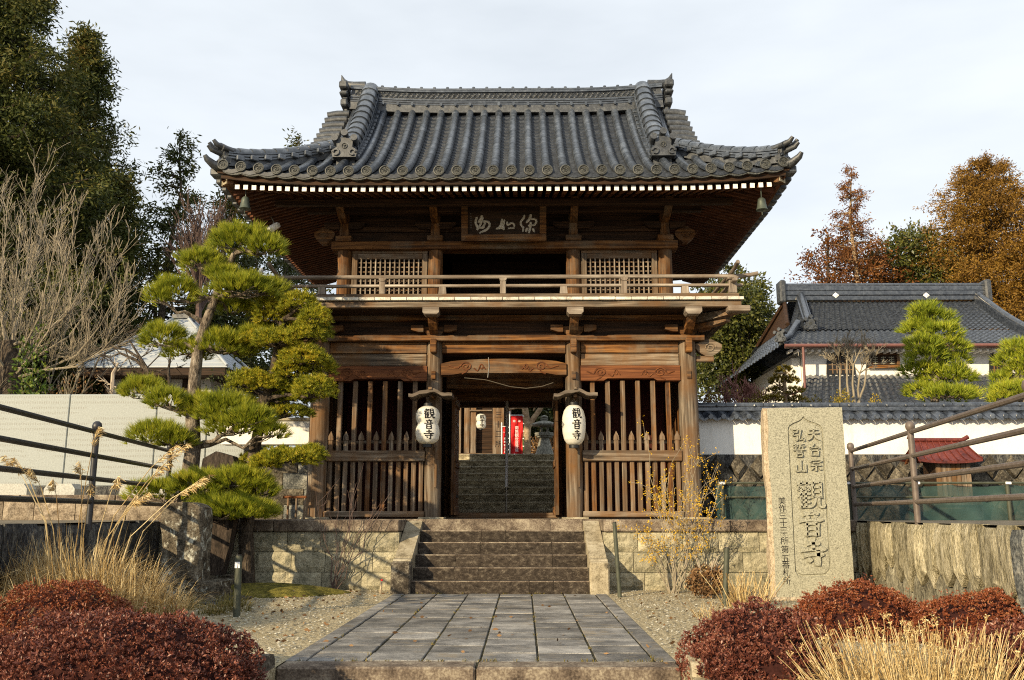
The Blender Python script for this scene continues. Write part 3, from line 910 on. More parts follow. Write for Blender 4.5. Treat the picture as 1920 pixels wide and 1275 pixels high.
for sgn in (-1, 1):
    t = empty('newel_stone', (sgn * 1.47, 6.3, -.3), ['gray round-topped stone beside the dark red mound, left front corner of the path', 'buff round-topped stone at the right front corner of the path'][sgn > 0], 'stone post', 'round-topped stones at the path corners')
    x0, x1 = sorted((sgn * 1.38, sgn * 1.56))
    prof = [(6.08, -.12), (6.08, .03), (6.11, .075), (6.17, .10), (6.30, .105), (6.39, .09), (6.43, .05), (6.43, -.12)]
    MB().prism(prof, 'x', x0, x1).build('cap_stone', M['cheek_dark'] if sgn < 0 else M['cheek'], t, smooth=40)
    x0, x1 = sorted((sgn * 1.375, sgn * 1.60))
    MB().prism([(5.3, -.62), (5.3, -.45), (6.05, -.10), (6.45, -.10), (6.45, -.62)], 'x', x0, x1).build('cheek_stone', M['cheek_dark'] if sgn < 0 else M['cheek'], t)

# ------------------------------------------------------------------ gate platform
plat = empty('stone_platform', (0, FRONT, 0), 'rough buff ashlar platform with brown coping carrying the wooden gate', 'platform')
courses = [(0.0, .235, .02), (.238, .505, .012), (.508, .775, 0.0)]
sd = 0
for sgn in (-1, 1):
    lim = abs(WLX(FRONT)) if sgn < 0 else WRX(FRONT)
    for ci, (z0, z1, pr) in enumerate(courses):
        x = 1.41 + (-.2 if ci == 1 else 0)
        r = random.Random(40 + ci + sgn)
        while x < lim:
            wd = r.uniform(.46, .68)
            xa, xb = max(x, 1.41), min(x + wd, lim)
            if xb - xa > .06:
                sd += 1
                a, b = sorted((sgn * (xa + .004), sgn * (xb - .004)))
                rough_box(a, b, FRONT - pr, FRONT + .2, z0, z1 - .004, .032, 7, sd).build('stone_block', M['block'], plat, ((a + b) / 2, FRONT, z0))
            x += wd
    x = 1.41
    for wd in (1.75, 1.25, .9):
        a, b = sorted((sgn * x, sgn * min(x + wd - .005, lim)))
        if b - a > .1:
            bx('coping_stone', M['coping'], plat, a, b, FRONT - .05, FRONT + .75, .78, TZ, .014)
        x += wd
bx('platform_core', M['soil'], plat, -4.7, -1.42, FRONT + .1, 18, -.1, .77, 0)
bx('platform_core', M['soil'], plat, 1.42, 4.9, FRONT + .1, 18, -.1, .77, 0)
for x0, x1 in ((-3.4, -1.425), (1.425, 3.4), (-1.42, -.3), (-.295, .8), (.805, 1.42)):
    bx('floor_slab', M['coping'], plat, x0, x1, 13.56, 18.2, .6, TZ + .004, .006)

stairs = empty('stone_steps', (0, 12.2, 0), 'black stained stone steps climbing from the path to the gate between buff cheek stones', 'steps')
NS, RZ, TR = 6, TZ / 6, .27
for k in range(NS):
    y0 = 12.2 + k * TR
    xs = [-1.17] + sorted(random.Random(k).sample([-.62, -.3, .05, .38, .7], 2)) + [1.17]
    for a, b in zip(xs, xs[1:]):
        j = random.Random(k * 7 + int(a * 10)).uniform(-.004, .004)
        m = rough_box(a + .002, b - .002, y0 + j, y0 + TR + .12, -.05 if k == 0 else RZ * k - .02, RZ * (k + 1) - (.0 if k < NS - 1 else -.004), .006, 5, k * 31 + int(a * 10))
        m.build('step_block', M['step'] if k < NS - 1 else M['coping'], stairs, ((a + b) / 2, y0, RZ * k))
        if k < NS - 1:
            bx('lit_edge', M['coping'], stairs, a + .004, b - .004, y0 - .004 + j, y0 + .05, RZ * (k + 1) - .012, RZ * (k + 1) + .003, .004)  # paler strip paints the sunlit rim of each tread
for sgn in (-1, 1):
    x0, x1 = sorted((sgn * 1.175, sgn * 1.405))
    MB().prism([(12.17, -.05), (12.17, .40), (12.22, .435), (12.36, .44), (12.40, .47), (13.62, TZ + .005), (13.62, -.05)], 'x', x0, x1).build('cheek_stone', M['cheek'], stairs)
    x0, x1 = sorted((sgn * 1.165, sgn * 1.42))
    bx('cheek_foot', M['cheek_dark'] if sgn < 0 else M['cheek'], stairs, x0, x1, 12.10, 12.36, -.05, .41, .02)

# ------------------------------------------------------------------ flanking walls of the court


def wall_face(o, WX, sgn, y0, y1, mats, seed, name, z1=TZ):
    """two interlocking courses of long pointed stones, standing on end"""
    r = random.Random(seed)
    y = y0
    k = 0
    ys = [y0]
    while ys[-1] < y1:
        ys.append(min(y1, ys[-1] + r.uniform(.30, .50)))
    zj = [.42 + r.uniform(-.10, .12) for _ in ys]
    for i in range(len(ys) - 1):
        ya, yb = ys[i] + .016, ys[i + 1] - .016
        ym = (ya + yb) / 2
        za, zb = zj[i], zj[i + 1]
        tip = min(za, zb) - r.uniform(.12, .26)
        top = z1 - .012 + r.uniform(-.03, .012)
        for half in (0, 1):
            if half == 0:
                lo = lambda t: (za + (tip - za) * t * 2 if t < .5 else tip + (zb - tip) * (t - .5) * 2) + .018
                hi = lambda t: top
            else:
                lo = lambda t: -.05
                hi = lambda t: (za + (tip - za) * t * 2 if t < .5 else tip + (zb - tip) * (t - .5) * 2) - .018
            rows = []
            nt_, nz = 6, 7
            gro = [r.uniform(.0, .05) for _ in range(nt_ + 1)]
            for j in range(nz + 1):
                row = []
                for q in range(nt_ + 1):
                    t = q / nt_
                    yy = ya + (yb - ya) * t
                    zz = lo(t) + (hi(t) - lo(t)) * j / nz
                    ed = q in (0, nt_) or j in (0, nz)
                    d = .0 if ed else .014 + gro[q] * .55 + r.uniform(-.007, .007)
                    row.append((WX(yy) - sgn * (d - .035 * half), yy, zz))
                rows.append(row)
            back = [[(p[0] + sgn * .12, p[1], p[2]) for p in rows[j]] for j in (0, nz)]
            m = MB().grid(rows)
            m.grid([rows[0], back[0]]).grid([rows[nz], back[1]])
            m.grid([[rw[0] for rw in rows], [(rw[0][0] + sgn * .12, rw[0][1], rw[0][2]) for rw in rows]])
            m.grid([[rw[-1] for rw in rows], [(rw[-1][0] + sgn * .12, rw[-1][1], rw[-1][2]) for rw in rows]])
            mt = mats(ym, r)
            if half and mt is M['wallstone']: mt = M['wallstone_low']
            m.build('wall_stone', mt, o, (WX(ym), ym, 0))


wr = empty('retaining_wall', (WRX(9), 9, 0), 'cream pointed stones set on end, sunlit wall right of the inscribed stone', 'stone wall')
MB().prism([(WRX(2) + .1, 2), (WRX(FRONT) + .1, FRONT), (WRX(FRONT) + .6, FRONT), (WRX(2) + .6, 2)], 'z', -.6, TZ - .03).build('wall_core', M['darkwall'], wr)
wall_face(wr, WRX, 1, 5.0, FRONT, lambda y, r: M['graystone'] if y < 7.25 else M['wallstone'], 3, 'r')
wl_ = empty('retaining_wall', (WLX(9), 9, 0), 'dark shaded retaining wall behind the pampas grass', 'stone wall')
MB().prism([(WLX(7.26) - .1, 7.26), (WLX(FRONT) - .1, FRONT), (-60, FRONT), (-60, 7.26)], 'z', -.6, TZ - .03).build('wall_core', M['soil'], wl_)
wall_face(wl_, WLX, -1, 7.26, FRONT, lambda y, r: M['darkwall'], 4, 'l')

for ci in range(3):
    x = WLX(7.26) - .02 - .25 * (ci % 2)
    k = 0
    while x > -9.5:
        w = random.Random(k * 9 + ci).uniform(.5, .8)
        k += 1
        rough_box(x - w + .012, x, 7.14, 7.27, -.02 + ci * .315, .285 + ci * .315, .035, 5, k + ci * 40 + 1500).build('end_stone', M['graystone'], wl_, (x, 7.2, 0))
        x -= w


# ------------------------------------------------------------------ handrails
def handrail(WX, sgn, ys, mat, label, y0, y1, off):
    t = empty('metal_handrail', (WX(ys[0]) + sgn * off, ys[0], TZ - .05), label, 'handrail')
    for h in (.97, .71, .46, .21):
        p = [(WX(y) + sgn * off, y, TZ + h) for y in np.linspace(y0, y1, 5)]
        MB().tube(p, .027, 8).build('rail', mat, t, smooth=40)
    for y in ys:
        x = WX(y) + sgn * off
        po = MB().tube([(x, y, TZ - .1), (x, y, TZ + .99)], .034, 10).build('post', mat, t, (x, y, TZ), smooth=40)
        MB().lathe([(.0, TZ + .97), (.03, TZ + .975), (.05, TZ + 1.01), (.054, TZ + 1.035), (.045, TZ + 1.07), (.02, TZ + 1.09), (0, TZ + 1.092)], x, y, 10).build('ball_cap', mat, po, (x, y, TZ + 1), smooth=60)
    return t


handrail(WLX, -1, [7.33, 10.0, 13.1], M['black_metal'], 'black tubular handrail crossing in front of the gray inscribed slab wall', 7.3, 13.1, .0)
handrail(WRX, 1, [6.85, 10.1, 13.2], M['brown_metal'], 'brown tubular handrail with ball caps in front of the green netting', 5.4, 13.2, .08)

# ------------------------------------------------------------------ walls along the terrace
lw = empty('low_curb_wall', (-7, 13.6, TZ), 'low sunlit rough stone curb under the inscribed slab wall', 'stone curb')
x = -14.0
r = random.Random(9)
k = 0
while x < -4.75:
    w = r.uniform(.45, .9)
    k += 1
    rough_box(x, min(x + w - .012, -4.7), 13.7, 14.1, TZ - .02, 1.20, .03, 5, k + 300).build('curb_stone', M['curb'], lw, (x, 13.7, TZ))
    x += w
x = -14.0
while x < -4.8:
    w = r.uniform(1.2, 1.6)
    bx('curb_cap', M['coping'], lw, x, min(x + w - .01, -4.7), 13.68, 14.15, 1.205, 1.30, .01)
    x += w

stele = empty('inscribed_slab_wall', (-8, 16, TZ), 'long pale gray donor wall engraved with rows of tiny characters behind the black handrail', 'memorial wall')
xe = [-12.9, -10.9, P(127, 800, 16).x, P(292, 800, 16).x, P(388, 800, 16).x, P(461, 800, 16).x]
for a, b in zip(xe, xe[1:]):
    bx('slab', M['inscribed'], stele, a + .006, b - .006, 16.0, 16.3, 1.5, P(300, 739, 16).z, .012)
bx('base_course', M['darkwall'], stele, -12.9, xe[-1] + .1, 15.9, 16.5, TZ, 1.5, .02)
for i, (u, w) in enumerate(((20, .7), (275, .75), (120, .5))):
    p = P(u, 915, 14.9)
    m = MB().prism([(p.x - w / 2, TZ), (p.x - w / 2, 1.42), (p.x - w / 2 + .06, 1.50), (p.x + w / 2 - .06, 1.50), (p.x + w / 2, 1.42), (p.x + w / 2, TZ)], 'y', 14.75, 15.05)
    o = m.build('stone_block', M['slab'], None, (p.x, 14.9, TZ), smooth=30)
    tag(o, ['pale bench block at the far left foot of the slab wall', 'pale bench block nearest the tall pine at the foot of the slab wall', 'low pale bench block between two others at the foot of the slab wall'][i], 'stone block', 'pale blocks at the foot of the slab wall')


def tile_coping(t, x0, x1, y, z, step=.29, k=1.0):
    """small two-sided tile roof along a garden wall"""
    n = int((x1 - x0) / step)
    st_ = (x1 - x0) / n
    for q in range(n):
        m = MB()
        rows = []
        for s in np.linspace(0, 1, 4):
            rows.append([(x0 + st_ * (q + i / 6) + (.002 if i == 0 else -.002 if i == 6 else 0), y - .36 * k * (1 - s), z + .06 * k + .20 * k * s - .03 * k * math.cos(2 * math.pi * i / 6) * (1 - .3 * s)) for i in range(7)])
        m.grid(rows)
        m.grid([[(p[0], p[1], p[2] - .035) for p in rows[0]], rows[0]])
        m.build('coping_tile', M['tile_black'], t, rows[0][0], smooth=50)
    m = MB()
    m.grid([[(x0, y, z + .26 * k), (x1, y, z + .26 * k)], [(x0, y + .4 * k, z + .04), (x1, y + .4 * k, z + .04)]])
    m.build('coping_back', M['tile_black'], t)
    MB().box(x0, x1, y - .10 * k, y + .10 * k, z + .22 * k, z + .315 * k, .012).build('coping_course', M['tile_black'], t)
    rt = MB().tube([(0, 0, 0), (step * 3 - .01, 0, 0)], .075 * k, 10).mesh('ridge_tile', M['tile_black'], smooth=40)
    kb = MB().tube([(0, -.085, 0), (.012, -.085, 0)], .02, 6).mesh('x', M['tile'])
    for i in range(int((x1 - x0) / (step * 3))):
        place('ridge_tile', rt, t, (x0 + i * step * 3, y, z + .345 * k))
    em = MB().lathe([(0, -.012), (.055 * k, -.012), (.06 * k, 0), (.05 * k, .006), (0, .006)], 0, 0, 10).mesh('eave_disc', M['tile'])
    for i in range(n):
        place('eave_disc', em, t, (x0 + (i + .5) * step, y - .37 * k, z + .075 * k), (math.pi / 2, 0, 0))
    nb = MB().lathe([(0, 0), (.03 * k, 0), (.03 * k, .018), (0, .028)], 0, 0, 8).mesh('round_boss', M['tile'])
    for i in range(int((x1 - x0) / (step * 1.5))):
        place('round_boss', nb, t, (x0 + (i + .5) * step * 1.5, y - .085 * k, z + .345 * k), (math.pi / 2, 0, 0))


YW = 15.0          # garden wall joins the side of the gate
pw = empty('plaster_wall', (9, YW + .2, 1.9), 'white plaster garden wall with black tile coping right of the gate', 'garden wall')
zt, zb = P(1400, 784, YW).z, P(1400, 849, YW).z
MB().box(3.1, 16.5, YW + .1, YW + .35, zb - .02, zt).build('plaster_face', M['plaster'], pw)
tile_coping(pw, 3.08, 16.6, YW + .23, zt - .035, .21, .76)
dw = empty('diamond_stone_wall', (9, YW, TZ), 'dark diamond-laid stone retaining wall under the white plaster wall', 'stone wall')
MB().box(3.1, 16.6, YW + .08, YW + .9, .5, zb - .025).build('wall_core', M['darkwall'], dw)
dm = []
for k in range(4):
    r = random.Random(k + 70)
    h, w = .215, .17
    c = (r.uniform(-.03, .03), -.06 - r.random() * .05, r.uniform(-.03, .03))
    ring = [(w * math.cos(a) * r.uniform(.9, 1.0), 0, h * math.sin(a) * r.uniform(.9, 1.0)) for a in np.linspace(0, 2 * math.pi, 5)[:-1]]
    ins = [(p[0] * .72 + c[0], c[1] * r.uniform(.5, 1.3), p[2] * .72 + c[2]) for p in ring]
    m = MB().add(ring + ins, [(0, 1, 5, 4), (1, 2, 6, 5), (2, 3, 7, 6), (3, 0, 4, 7), (4, 5, 6, 7)])
    dm.append(m.mesh('wall_stone', M['diastone']))
for row in range(5):
    z = zb - .225 - row * .215
    for i in range(38):
        place('wall_stone', dm[(i * 3 + row) % 4], dw, (3.15 + i * .344 + (row % 2) * .172, YW + .07, z))

pl = empty('plaster_wall', (-4.6, YW, 1.9), 'short white plaster wall between the slab wall and the gate', 'garden wall')
MB().box(-4.7, -3.07, YW, YW + .3, P(540, 833, YW).z, P(540, 789, YW).z).build('plaster_face', M['plaster'], pl)
bx('wall_cap', M['cheek'], pl, -4.75, -3.065, YW - .04, YW + .34, P(540, 789, YW).z, P(540, 783, YW).z, .01)
gw = empty('block_wall', (-4, YW - .1, TZ), 'gray weathered block wall below the short plaster wall left of the gate', 'stone wall')
sd = 0
for ci in range(4):
    z0 = TZ - .03 + ci * .255
    x = -4.9 + (ci % 2) * .3
    while x < -3.1:
        w = random.Random(ci * 50 + int(x * 7)).uniform(.5, .8)
        sd += 1
        rough_box(x, min(x + w - .012, -3.07), YW - .12, YW + .4, z0, z0 + .248, .03, 5, sd + 900).build('stone_block', M['diastone'] if (sd % 3) else M['graystone'], gw, (x, YW - .12, z0))
        x += w

# ------------------------------------------------------------------ steps beyond the gate
fs = empty('far_stone_steps', (0, 17.6, TZ), 'mossy dark steps seen through the gate opening', 'steps')
NF = 9
for k in range(NF):
    y0 = 18.1 + k * .335
    z0 = TZ + (UZ - TZ) * k / NF
    xs = [-2.4, -1.2 + (k % 3) * .3, .1 + (k % 2) * .5, 1.4 - (k % 3) * .2, 2.4]
    for a, b in zip(xs, xs[1:]):
        rough_box(a + .002, b - .002, y0, y0 + .45, z0 - .04, z0 + (UZ - TZ) / NF, .02, 6, k * 17 + int(a * 10) + 400).build('step_block', M['far_step'], fs, ((a + b) / 2, y0, z0))
        bx('lit_edge', M['cheek'], fs, a + .004, b - .004, y0 - .022, y0 + .2, z0 + (UZ - TZ) / NF - .045, z0 + (UZ - TZ) / NF + .003, .012)  # pale strip paints a highlight along the top edge of the step
for sgn in (-1, 1):
    tw = empty('terrace_wall', (sgn * 3, 21, TZ), ['dark stone bank left of the far steps', 'dark stone bank right of the far steps'][sgn > 0], 'stone wall')
    for ci in range(4):
        for i in range(3):
            a, b = sorted((sgn * (2.42 + i * .7), sgn * (2.42 + i * .7 + .69)))
            rough_box(a, b, 20.9, 21.3, TZ + ci * .36 - .02, TZ + ci * .36 + .335, .04, 5, ci * 10 + i + 600).build('stone_block', M['diastone'], tw, (a, 20.9, TZ))

# ------------------------------------------------------------------ the two-storey gate
gate = empty('temple_gate', (0, 16.2, TZ), 'two-storey brown wooden temple gate with heavy gray tiled hip-and-gable roof', 'gate')
PX, PI_ = 2.90, 1.10        # outer and inner pillar lines
YF, YM, YB = 14.2, 16.2, 18.0

# pillars of the ground floor
for x in (-PX, PX):
    for y in (YF, YM, YB):
        front = y == YF
        MB().lathe([(.150, TZ + .02), (.155, TZ + .6), (.152, 2.4), (.145, 3.5), (.140, 3.78)], x, y, 18).build('pillar', M['gray_wood_z'] if front else M['wood_z'], gate, (x, y, TZ), smooth=40)
        bx('pillar_footing', M['cheek'], gate, x - .23, x + .23, y - .23, y + .23, TZ - .01, TZ + .03, .01)
for x in (-PI_, PI_):
    for y in (YF, YM, YB):
        front = y == YF
        MB().lathe([(.128, TZ + .02), (.132, TZ + .6), (.13, 2.4), (.125, 3.5), (.122, 3.78)], x, y, 18).build('pillar', M['gray_wood_z'] if front else M['wood_z'], gate, (x, y, TZ), smooth=40)
        bx('pillar_footing', M['cheek'], gate, x - .2, x + .2, y - .2, y + .2, TZ - .01, TZ + .03, .01)

# upper head beam (daiwa) and wall beams of the ground floor, front
bx('head_beam', M['wood_x'], gate, -3.16, 3.16, YF - .19, YF + .19, 3.70, 3.785, .008)
for a, b in ((-PX + .14, -PI_ - .12), (-PI_ + .12, PI_ - .12), (PI_ + .12, PX - .14)):
    bx('tie_beam', M['wood_x'], gate, a, b, YF - .07, YF + .07, 3.52, 3.698, .008)
for a, b in ((-PX + .14, -PI_ - .12), (PI_ + .12, PX - .14)):
    bx('tie_beam', M['gray_wood_x'], gate, a, b, YF - .085, YF + .085, 3.315, 3.505, .008)
    bx('panel_board', M['dark_wood'], gate, a, b, YF - .01, YF + .03, 3.50, 3.525, 0)


def scroll(m, cx, cz, y, s, flip, r=.012):
    pts = []
    for i in range(26):
        a = i * .42
        q = s * (.10 + .9 * (1 - i / 26) ** .8)
        pts.append((cx + flip * q * math.cos(a) * .62, y, cz + q * math.sin(a) * .5))
    m.tube(pts, r, 5)


def wave(m, pts, y, r=.011):
    out = []
    for i in range(len(pts) - 1):
        for k in range(5):
            t = k / 5
            a, b = pts[i], pts[i + 1]
            sm = t * t * (3 - 2 * t)
            out.append((a[0] + (b[0] - a[0]) * t, y, a[1] + (b[1] - a[1]) * sm))
    out.append((pts[-1][0], y, pts[-1][1]))
    m.tube(out, r, 5)


def carve(beam, x0, x1, z0, z1, y):
    L, H, c, zc = x1 - x0, z1 - z0, (x0 + x1) / 2, (z0 + z1) / 2
    for f in (-1, 1):
        m = MB()
        cx = c + f * L * .30
        scroll(m, cx, zc + H * .06, y, H * .62, f)
        wave(m, [(cx + f * H * .30, zc + H * .22), (cx + f * L * .07, zc - H * .05), (c + f * L * .44, zc + H * .10)], y)
        wave(m, [(cx - f * .02, zc - H * .22), (cx + f * H * .1, zc - H * .35), (cx + f * H * .30, zc - H * .44)], y)
        wave(m, [(cx - f * H * .5, zc - H * .06), (cx - f * H * .75, zc - H * .24), (cx - f * H * 1.0, zc + H * .22), (cx - f * H * 1.3, zc - H * .12)], y)
        wave(m, [(cx - f * H * .85, zc + H * .02), (cx - f * H * 1.05, zc - H * .1), (cx - f * H * 1.15, zc + H * .04)], y)
        m.build('carved_scroll', M['red_wood_x'], beam, WORLD[beam.name], smooth=50)


for a, b in ((-PX + .13, -PI_ - .11), (PI_ + .11, PX - .13)):
    zb_, zt_ = 3.075, 3.312
    c = (a + b) / 2
    ol = [(a, zt_), (b, zt_), (b, zb_), (c + .42, zb_), (c + .36, zb_ + .035), (c - .36, zb_ + .035), (c - .42, zb_), (a, zb_)]
    o = MB().prism(ol, 'y', YF - .10, YF + .10).build('carved_beam', M['red_wood_x'], gate, (c, YF, zb_))
    carve(o, a, b, zb_, zt_, YF - .103)
# rainbow beam over the opening
ol = []
for i in range(13):
    t = i / 12
    ol.append((-.985 + 1.97 * t, 3.345 + .075 * math.sin(math.pi * min(1, max(0, (t * 1.0)))) ** .5))
for i in range(13):
    t = 1 - i / 12
    q = 0.05 if .14 < t < .86 else .0
    ol.append((-.985 + 1.97 * t, 3.165 + q * .6))
o = MB().prism(ol, 'y', YF - .12, YF + .12).build('rainbow_beam', M['wood_x'], gate, (0, YF, 3.16))
carve(o, -.98, .98, 3.165, 3.40, YF - .123)
for x in (-PI_, PI_, -PX, PX):   # nosings that pass through the pillars
    bx('beam_nosing', M['wood_x'], gate, x - .05, x + .05, YF - .27, YF - .12, 3.50, 3.72, .012)
    bx('beam_wedge', M['wood_x'], gate, x - .035, x + .035, YF - .165, YF - .11, 3.09, 3.22, .008)
# carved noses at the outer ends
for sgn in (-1, 1):
    for (zc, x0, s, yy) in ((3.60, PX + .12, 1.0, YF), ):
        ol = []
        for i in range(15):
            a = i / 14 * 2 * math.pi
            ol.append((sgn * (x0 + .22 + .21 * s * math.cos(a) * (1 + .08 * math.sin(3 * a))), zc + .13 * s * math.sin(a) * (1 + .12 * math.cos(4 * a))))
        m = MB().prism(ol, 'y', yy - .07, yy + .07)
        scroll(m, sgn * (x0 + .24), zc, yy - .075, .15, sgn)
        m.build('carved_nose', M['gray_wood_x'], gate, (sgn * x0, yy, zc), smooth=35)
    bx('beam_end', M['gray_wood_x'], gate, min(sgn * (PX + .14), sgn * (PX + .42)), max(sgn * (PX + .14), sgn * (PX + .42)), YF - .06, YF + .06, 3.38, 3.47, .01)

# slatted bays
bal_s = MB()
bal_s.box(-.033, .033, -.03, .03, 0, 1.10, .006)
bal_s.add([(-.042, -.04, 1.10), (.042, -.04, 1.10), (.042, .04, 1.10), (-.042, .04, 1.10), (-.036, -.036, 1.16), (.036, -.036, 1.16), (.036, .036, 1.16), (-.036, .036, 1.16), (0, 0, 1.245)],
          [(0, 1, 5, 4), (1, 2, 6, 5), (2, 3, 7, 6), (3, 0, 4, 7), (4, 5, 8), (5, 6, 8), (6, 7, 8), (7, 4, 8)])
bal_s = bal_s.mesh('baluster', M['gray_wood_z'])
bal_t = MB().box(-.036, .036, -.036, .036, 0, 2.03, .006).mesh('tall_baluster', M['gray_wood_z'])
bal_t2 = MB().box(-.036, .036, -.036, .036, 0, 2.03, .006).mesh('tall_baluster', M['wood_z'])
for sgn in (-1, 1):
    a, b = sorted((sgn * (PX - .14), sgn * (PI_ + .12)))
    bx('sill_beam', M['gray_wood_x'], gate, a, b, YF - .10, YF + .10, TZ + .03, 1.06, .01)
    bx('fence_rail', M['gray_wood_x'], gate, a, b, YF - .095, YF + .06, 1.82, 1.985, .01)
    bx('thin_rail', M['gray_wood_x'], gate, a, b, YF + .03, YF + .075, 2.10, 2.15, .005)
    n = 13
    for i in range(n):
        x = a + (b - a) * (i + .5) / n
        if i % 2 == 0:
            place('baluster', bal_s, gate, (x, YF - .02, 1.05))
        else:
            place('tall_baluster', bal_t if (i * 7 + sgn) % 5 < 3 else bal_t2, gate, (x, YF + .0, 1.05))
    # guardian niche: boarded sides, back and ceiling
    nb = 8
    for i in range(nb):
        x0 = a + (b - a) * i / nb
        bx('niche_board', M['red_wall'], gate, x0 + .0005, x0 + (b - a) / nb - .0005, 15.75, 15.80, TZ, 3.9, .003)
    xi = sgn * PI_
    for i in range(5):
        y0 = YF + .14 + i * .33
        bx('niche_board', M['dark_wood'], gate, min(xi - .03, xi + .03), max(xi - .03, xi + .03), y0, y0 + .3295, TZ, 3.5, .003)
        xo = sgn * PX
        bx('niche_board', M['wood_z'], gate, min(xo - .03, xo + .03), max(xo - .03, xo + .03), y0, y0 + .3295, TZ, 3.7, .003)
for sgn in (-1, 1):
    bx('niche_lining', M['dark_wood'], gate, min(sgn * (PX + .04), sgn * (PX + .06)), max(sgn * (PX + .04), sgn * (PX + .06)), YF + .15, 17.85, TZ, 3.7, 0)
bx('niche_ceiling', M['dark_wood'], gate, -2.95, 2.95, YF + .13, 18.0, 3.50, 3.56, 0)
# rear half side walls
for sgn in (-1, 1):
    bx('side_wall', M['wood_z'], gate, sgn * PX - .03, sgn * PX + .03, 15.9, 17.9, TZ, 3.7, 0)
    bx('passage_wall', M['dark_wood'], gate, sgn * (PI_ + .03) - .025, sgn * (PI_ + .03) + .025, 16.33, 17.86, TZ, 3.4, 0)
# passage: middle and rear lintels, door jambs, open door leaves
for (y, z0, z1) in ((YM, P(942, 752, YM).z, 3.45), (YB, P(942, 764, YB).z, 3.45), (15.2, P(942, 728, 15.2).z, 3.45)):
    bx('passage_lintel', M['wood_x'], gate, -.98, .98, y - .08, y + .08, z0, z0 + .26, .01)
    bx('lintel_board', M['dark_wood'], gate, -.98, .98, y - .03, y + .03, z0 + .262, z1, 0)
bx('threshold', M['gray_wood_x'], gate, -.98, .98, YM - .1, YM + .1, TZ + .005, TZ + .10, .01)
for sgn in (-1, 1):
    x = sgn * .99
    bx('door_jamb', M['wood_z'], gate, min(x, x - sgn * .09), max(x, x - sgn * .09), YM - .14, YM + .14, TZ, 3.2, .008)
    zt = P(942, 745, YM - .9).z
    xa, xb = sorted((sgn * .895, sgn * .84))
    dl = bx('door_leaf', M['wood_z'], gate, xa, xb, YM - 1.02, YM - .16, TZ + .06, zt, .006)
    for (z0, z1) in ((TZ + .06, TZ + .2), (TZ + .85, TZ + .97), (zt - .14, zt)):
        xa, xb = sorted((sgn * .838, sgn * .815))
        bx('door_rail', M['wood_y'], dl, xa, xb, YM - 1.02, YM - .16, z0, z1, .004)
    for z0 in (TZ + .35, zt - .45):
        xa, xb = sorted((sgn * .838, sgn * .826))
        bx('door_hinge', M['black'], dl, xa, xb, YM - .6, YM - .16, z0, z0 + .05, .002)
# brackets of the first floor
for x in (-PX, -PI_, PI_, PX):
    m = MB()
    m.prism([(x - .10, 3.79), (x + .10, 3.79), (x + .16, 3.86), (x + .16, 3.93), (x - .16, 3.93), (x - .16, 3.86)], 'y', YF - .16, YF + .16)
    m.build('bearing_block', M['wood_x'], gate, (x, YF, 3.79))
    for s in (-1, 1):
        MB().prism([(x + s * .36, 3.945), (x + s * .36, 3.87), (x + s * .24, 3.835), (x + s * .165, 3.835), (x + s * .165, 3.945)], 'y', YF - .22, YF - .10).build('bracket_arm', M['wood_x'], gate, (x, YF - .2, 3.84))
    m = MB().prism([(14.05, 3.80), (13.86, 3.84), (13.72, 3.92), (13.64, 4.02), (13.56, 4.02), (13.56, 4.035), (14.05, 4.035)], 'x', x - .065, x + .065)
    m.build('projecting_arm', M['wood_y'], gate, (x, 13.8, 3.8))
    m = MB().prism([(x - .09, 4.005), (x + .09, 4.005), (x + .125, 4.04), (x + .125, 4.113), (x - .125, 4.113), (x - .125, 4.04)], 'y', 13.46, 13.70)
    m.build('small_block', M['pale_wood_x'], gate, (x, 13.58, 4.0))
bx('bracket_wall', M['shade_wood'], gate, -PX, PX, YF - .05, YF + .05, 3.787, 4.11, 0)
bx('bracket_purlin', M['wood_x'], gate, -3.0, 3.0, YF - .2, YF - .06, 4.03, 4.11, .006)
# diagonal corner arms
for sgn in (-1, 1):
    dgn = Vector((sgn, -1, 0)).normalized()
    sd_ = Vector((sgn, 1, 0)).normalized() * .065
    o0 = Vector((sgn * PX, YF, 0))
    for (l0, l1, z0, z1, tz, mt) in ((.1, .78, 3.84, 3.95, 3.90, 'wood_x'), (.1, 1.06, 3.955, 4.10, 4.02, 'gray_wood_x')):
        pr = [(l0, z0), (l1 - .12, tz), (l1, tz + .02), (l1, z1), (l0, z1)]
        vs = [tuple(o0 + dgn * a + sd_ + Vector((0, 0, z))) for a, z in pr] + [tuple(o0 + dgn * a - sd_ + Vector((0, 0, z))) for a, z in pr]
        n = len(pr)
        MB().add(vs, [tuple(range(n)), tuple(range(2 * n - 1, n - 1, -1))] + [(i, (i + 1) % n, n + (i + 1) % n, n + i) for i in range(n)]).build('corner_arm', M[mt], gate, o0)
    # side eave arms of the balcony
    for y in (YM, YB):
        bx('side_arm', M['wood_x'], gate, min(sgn * PX, sgn * 3.6), max(sgn * PX, sgn * 3.6), y - .065, y + .065, 3.95, 4.10, .01)

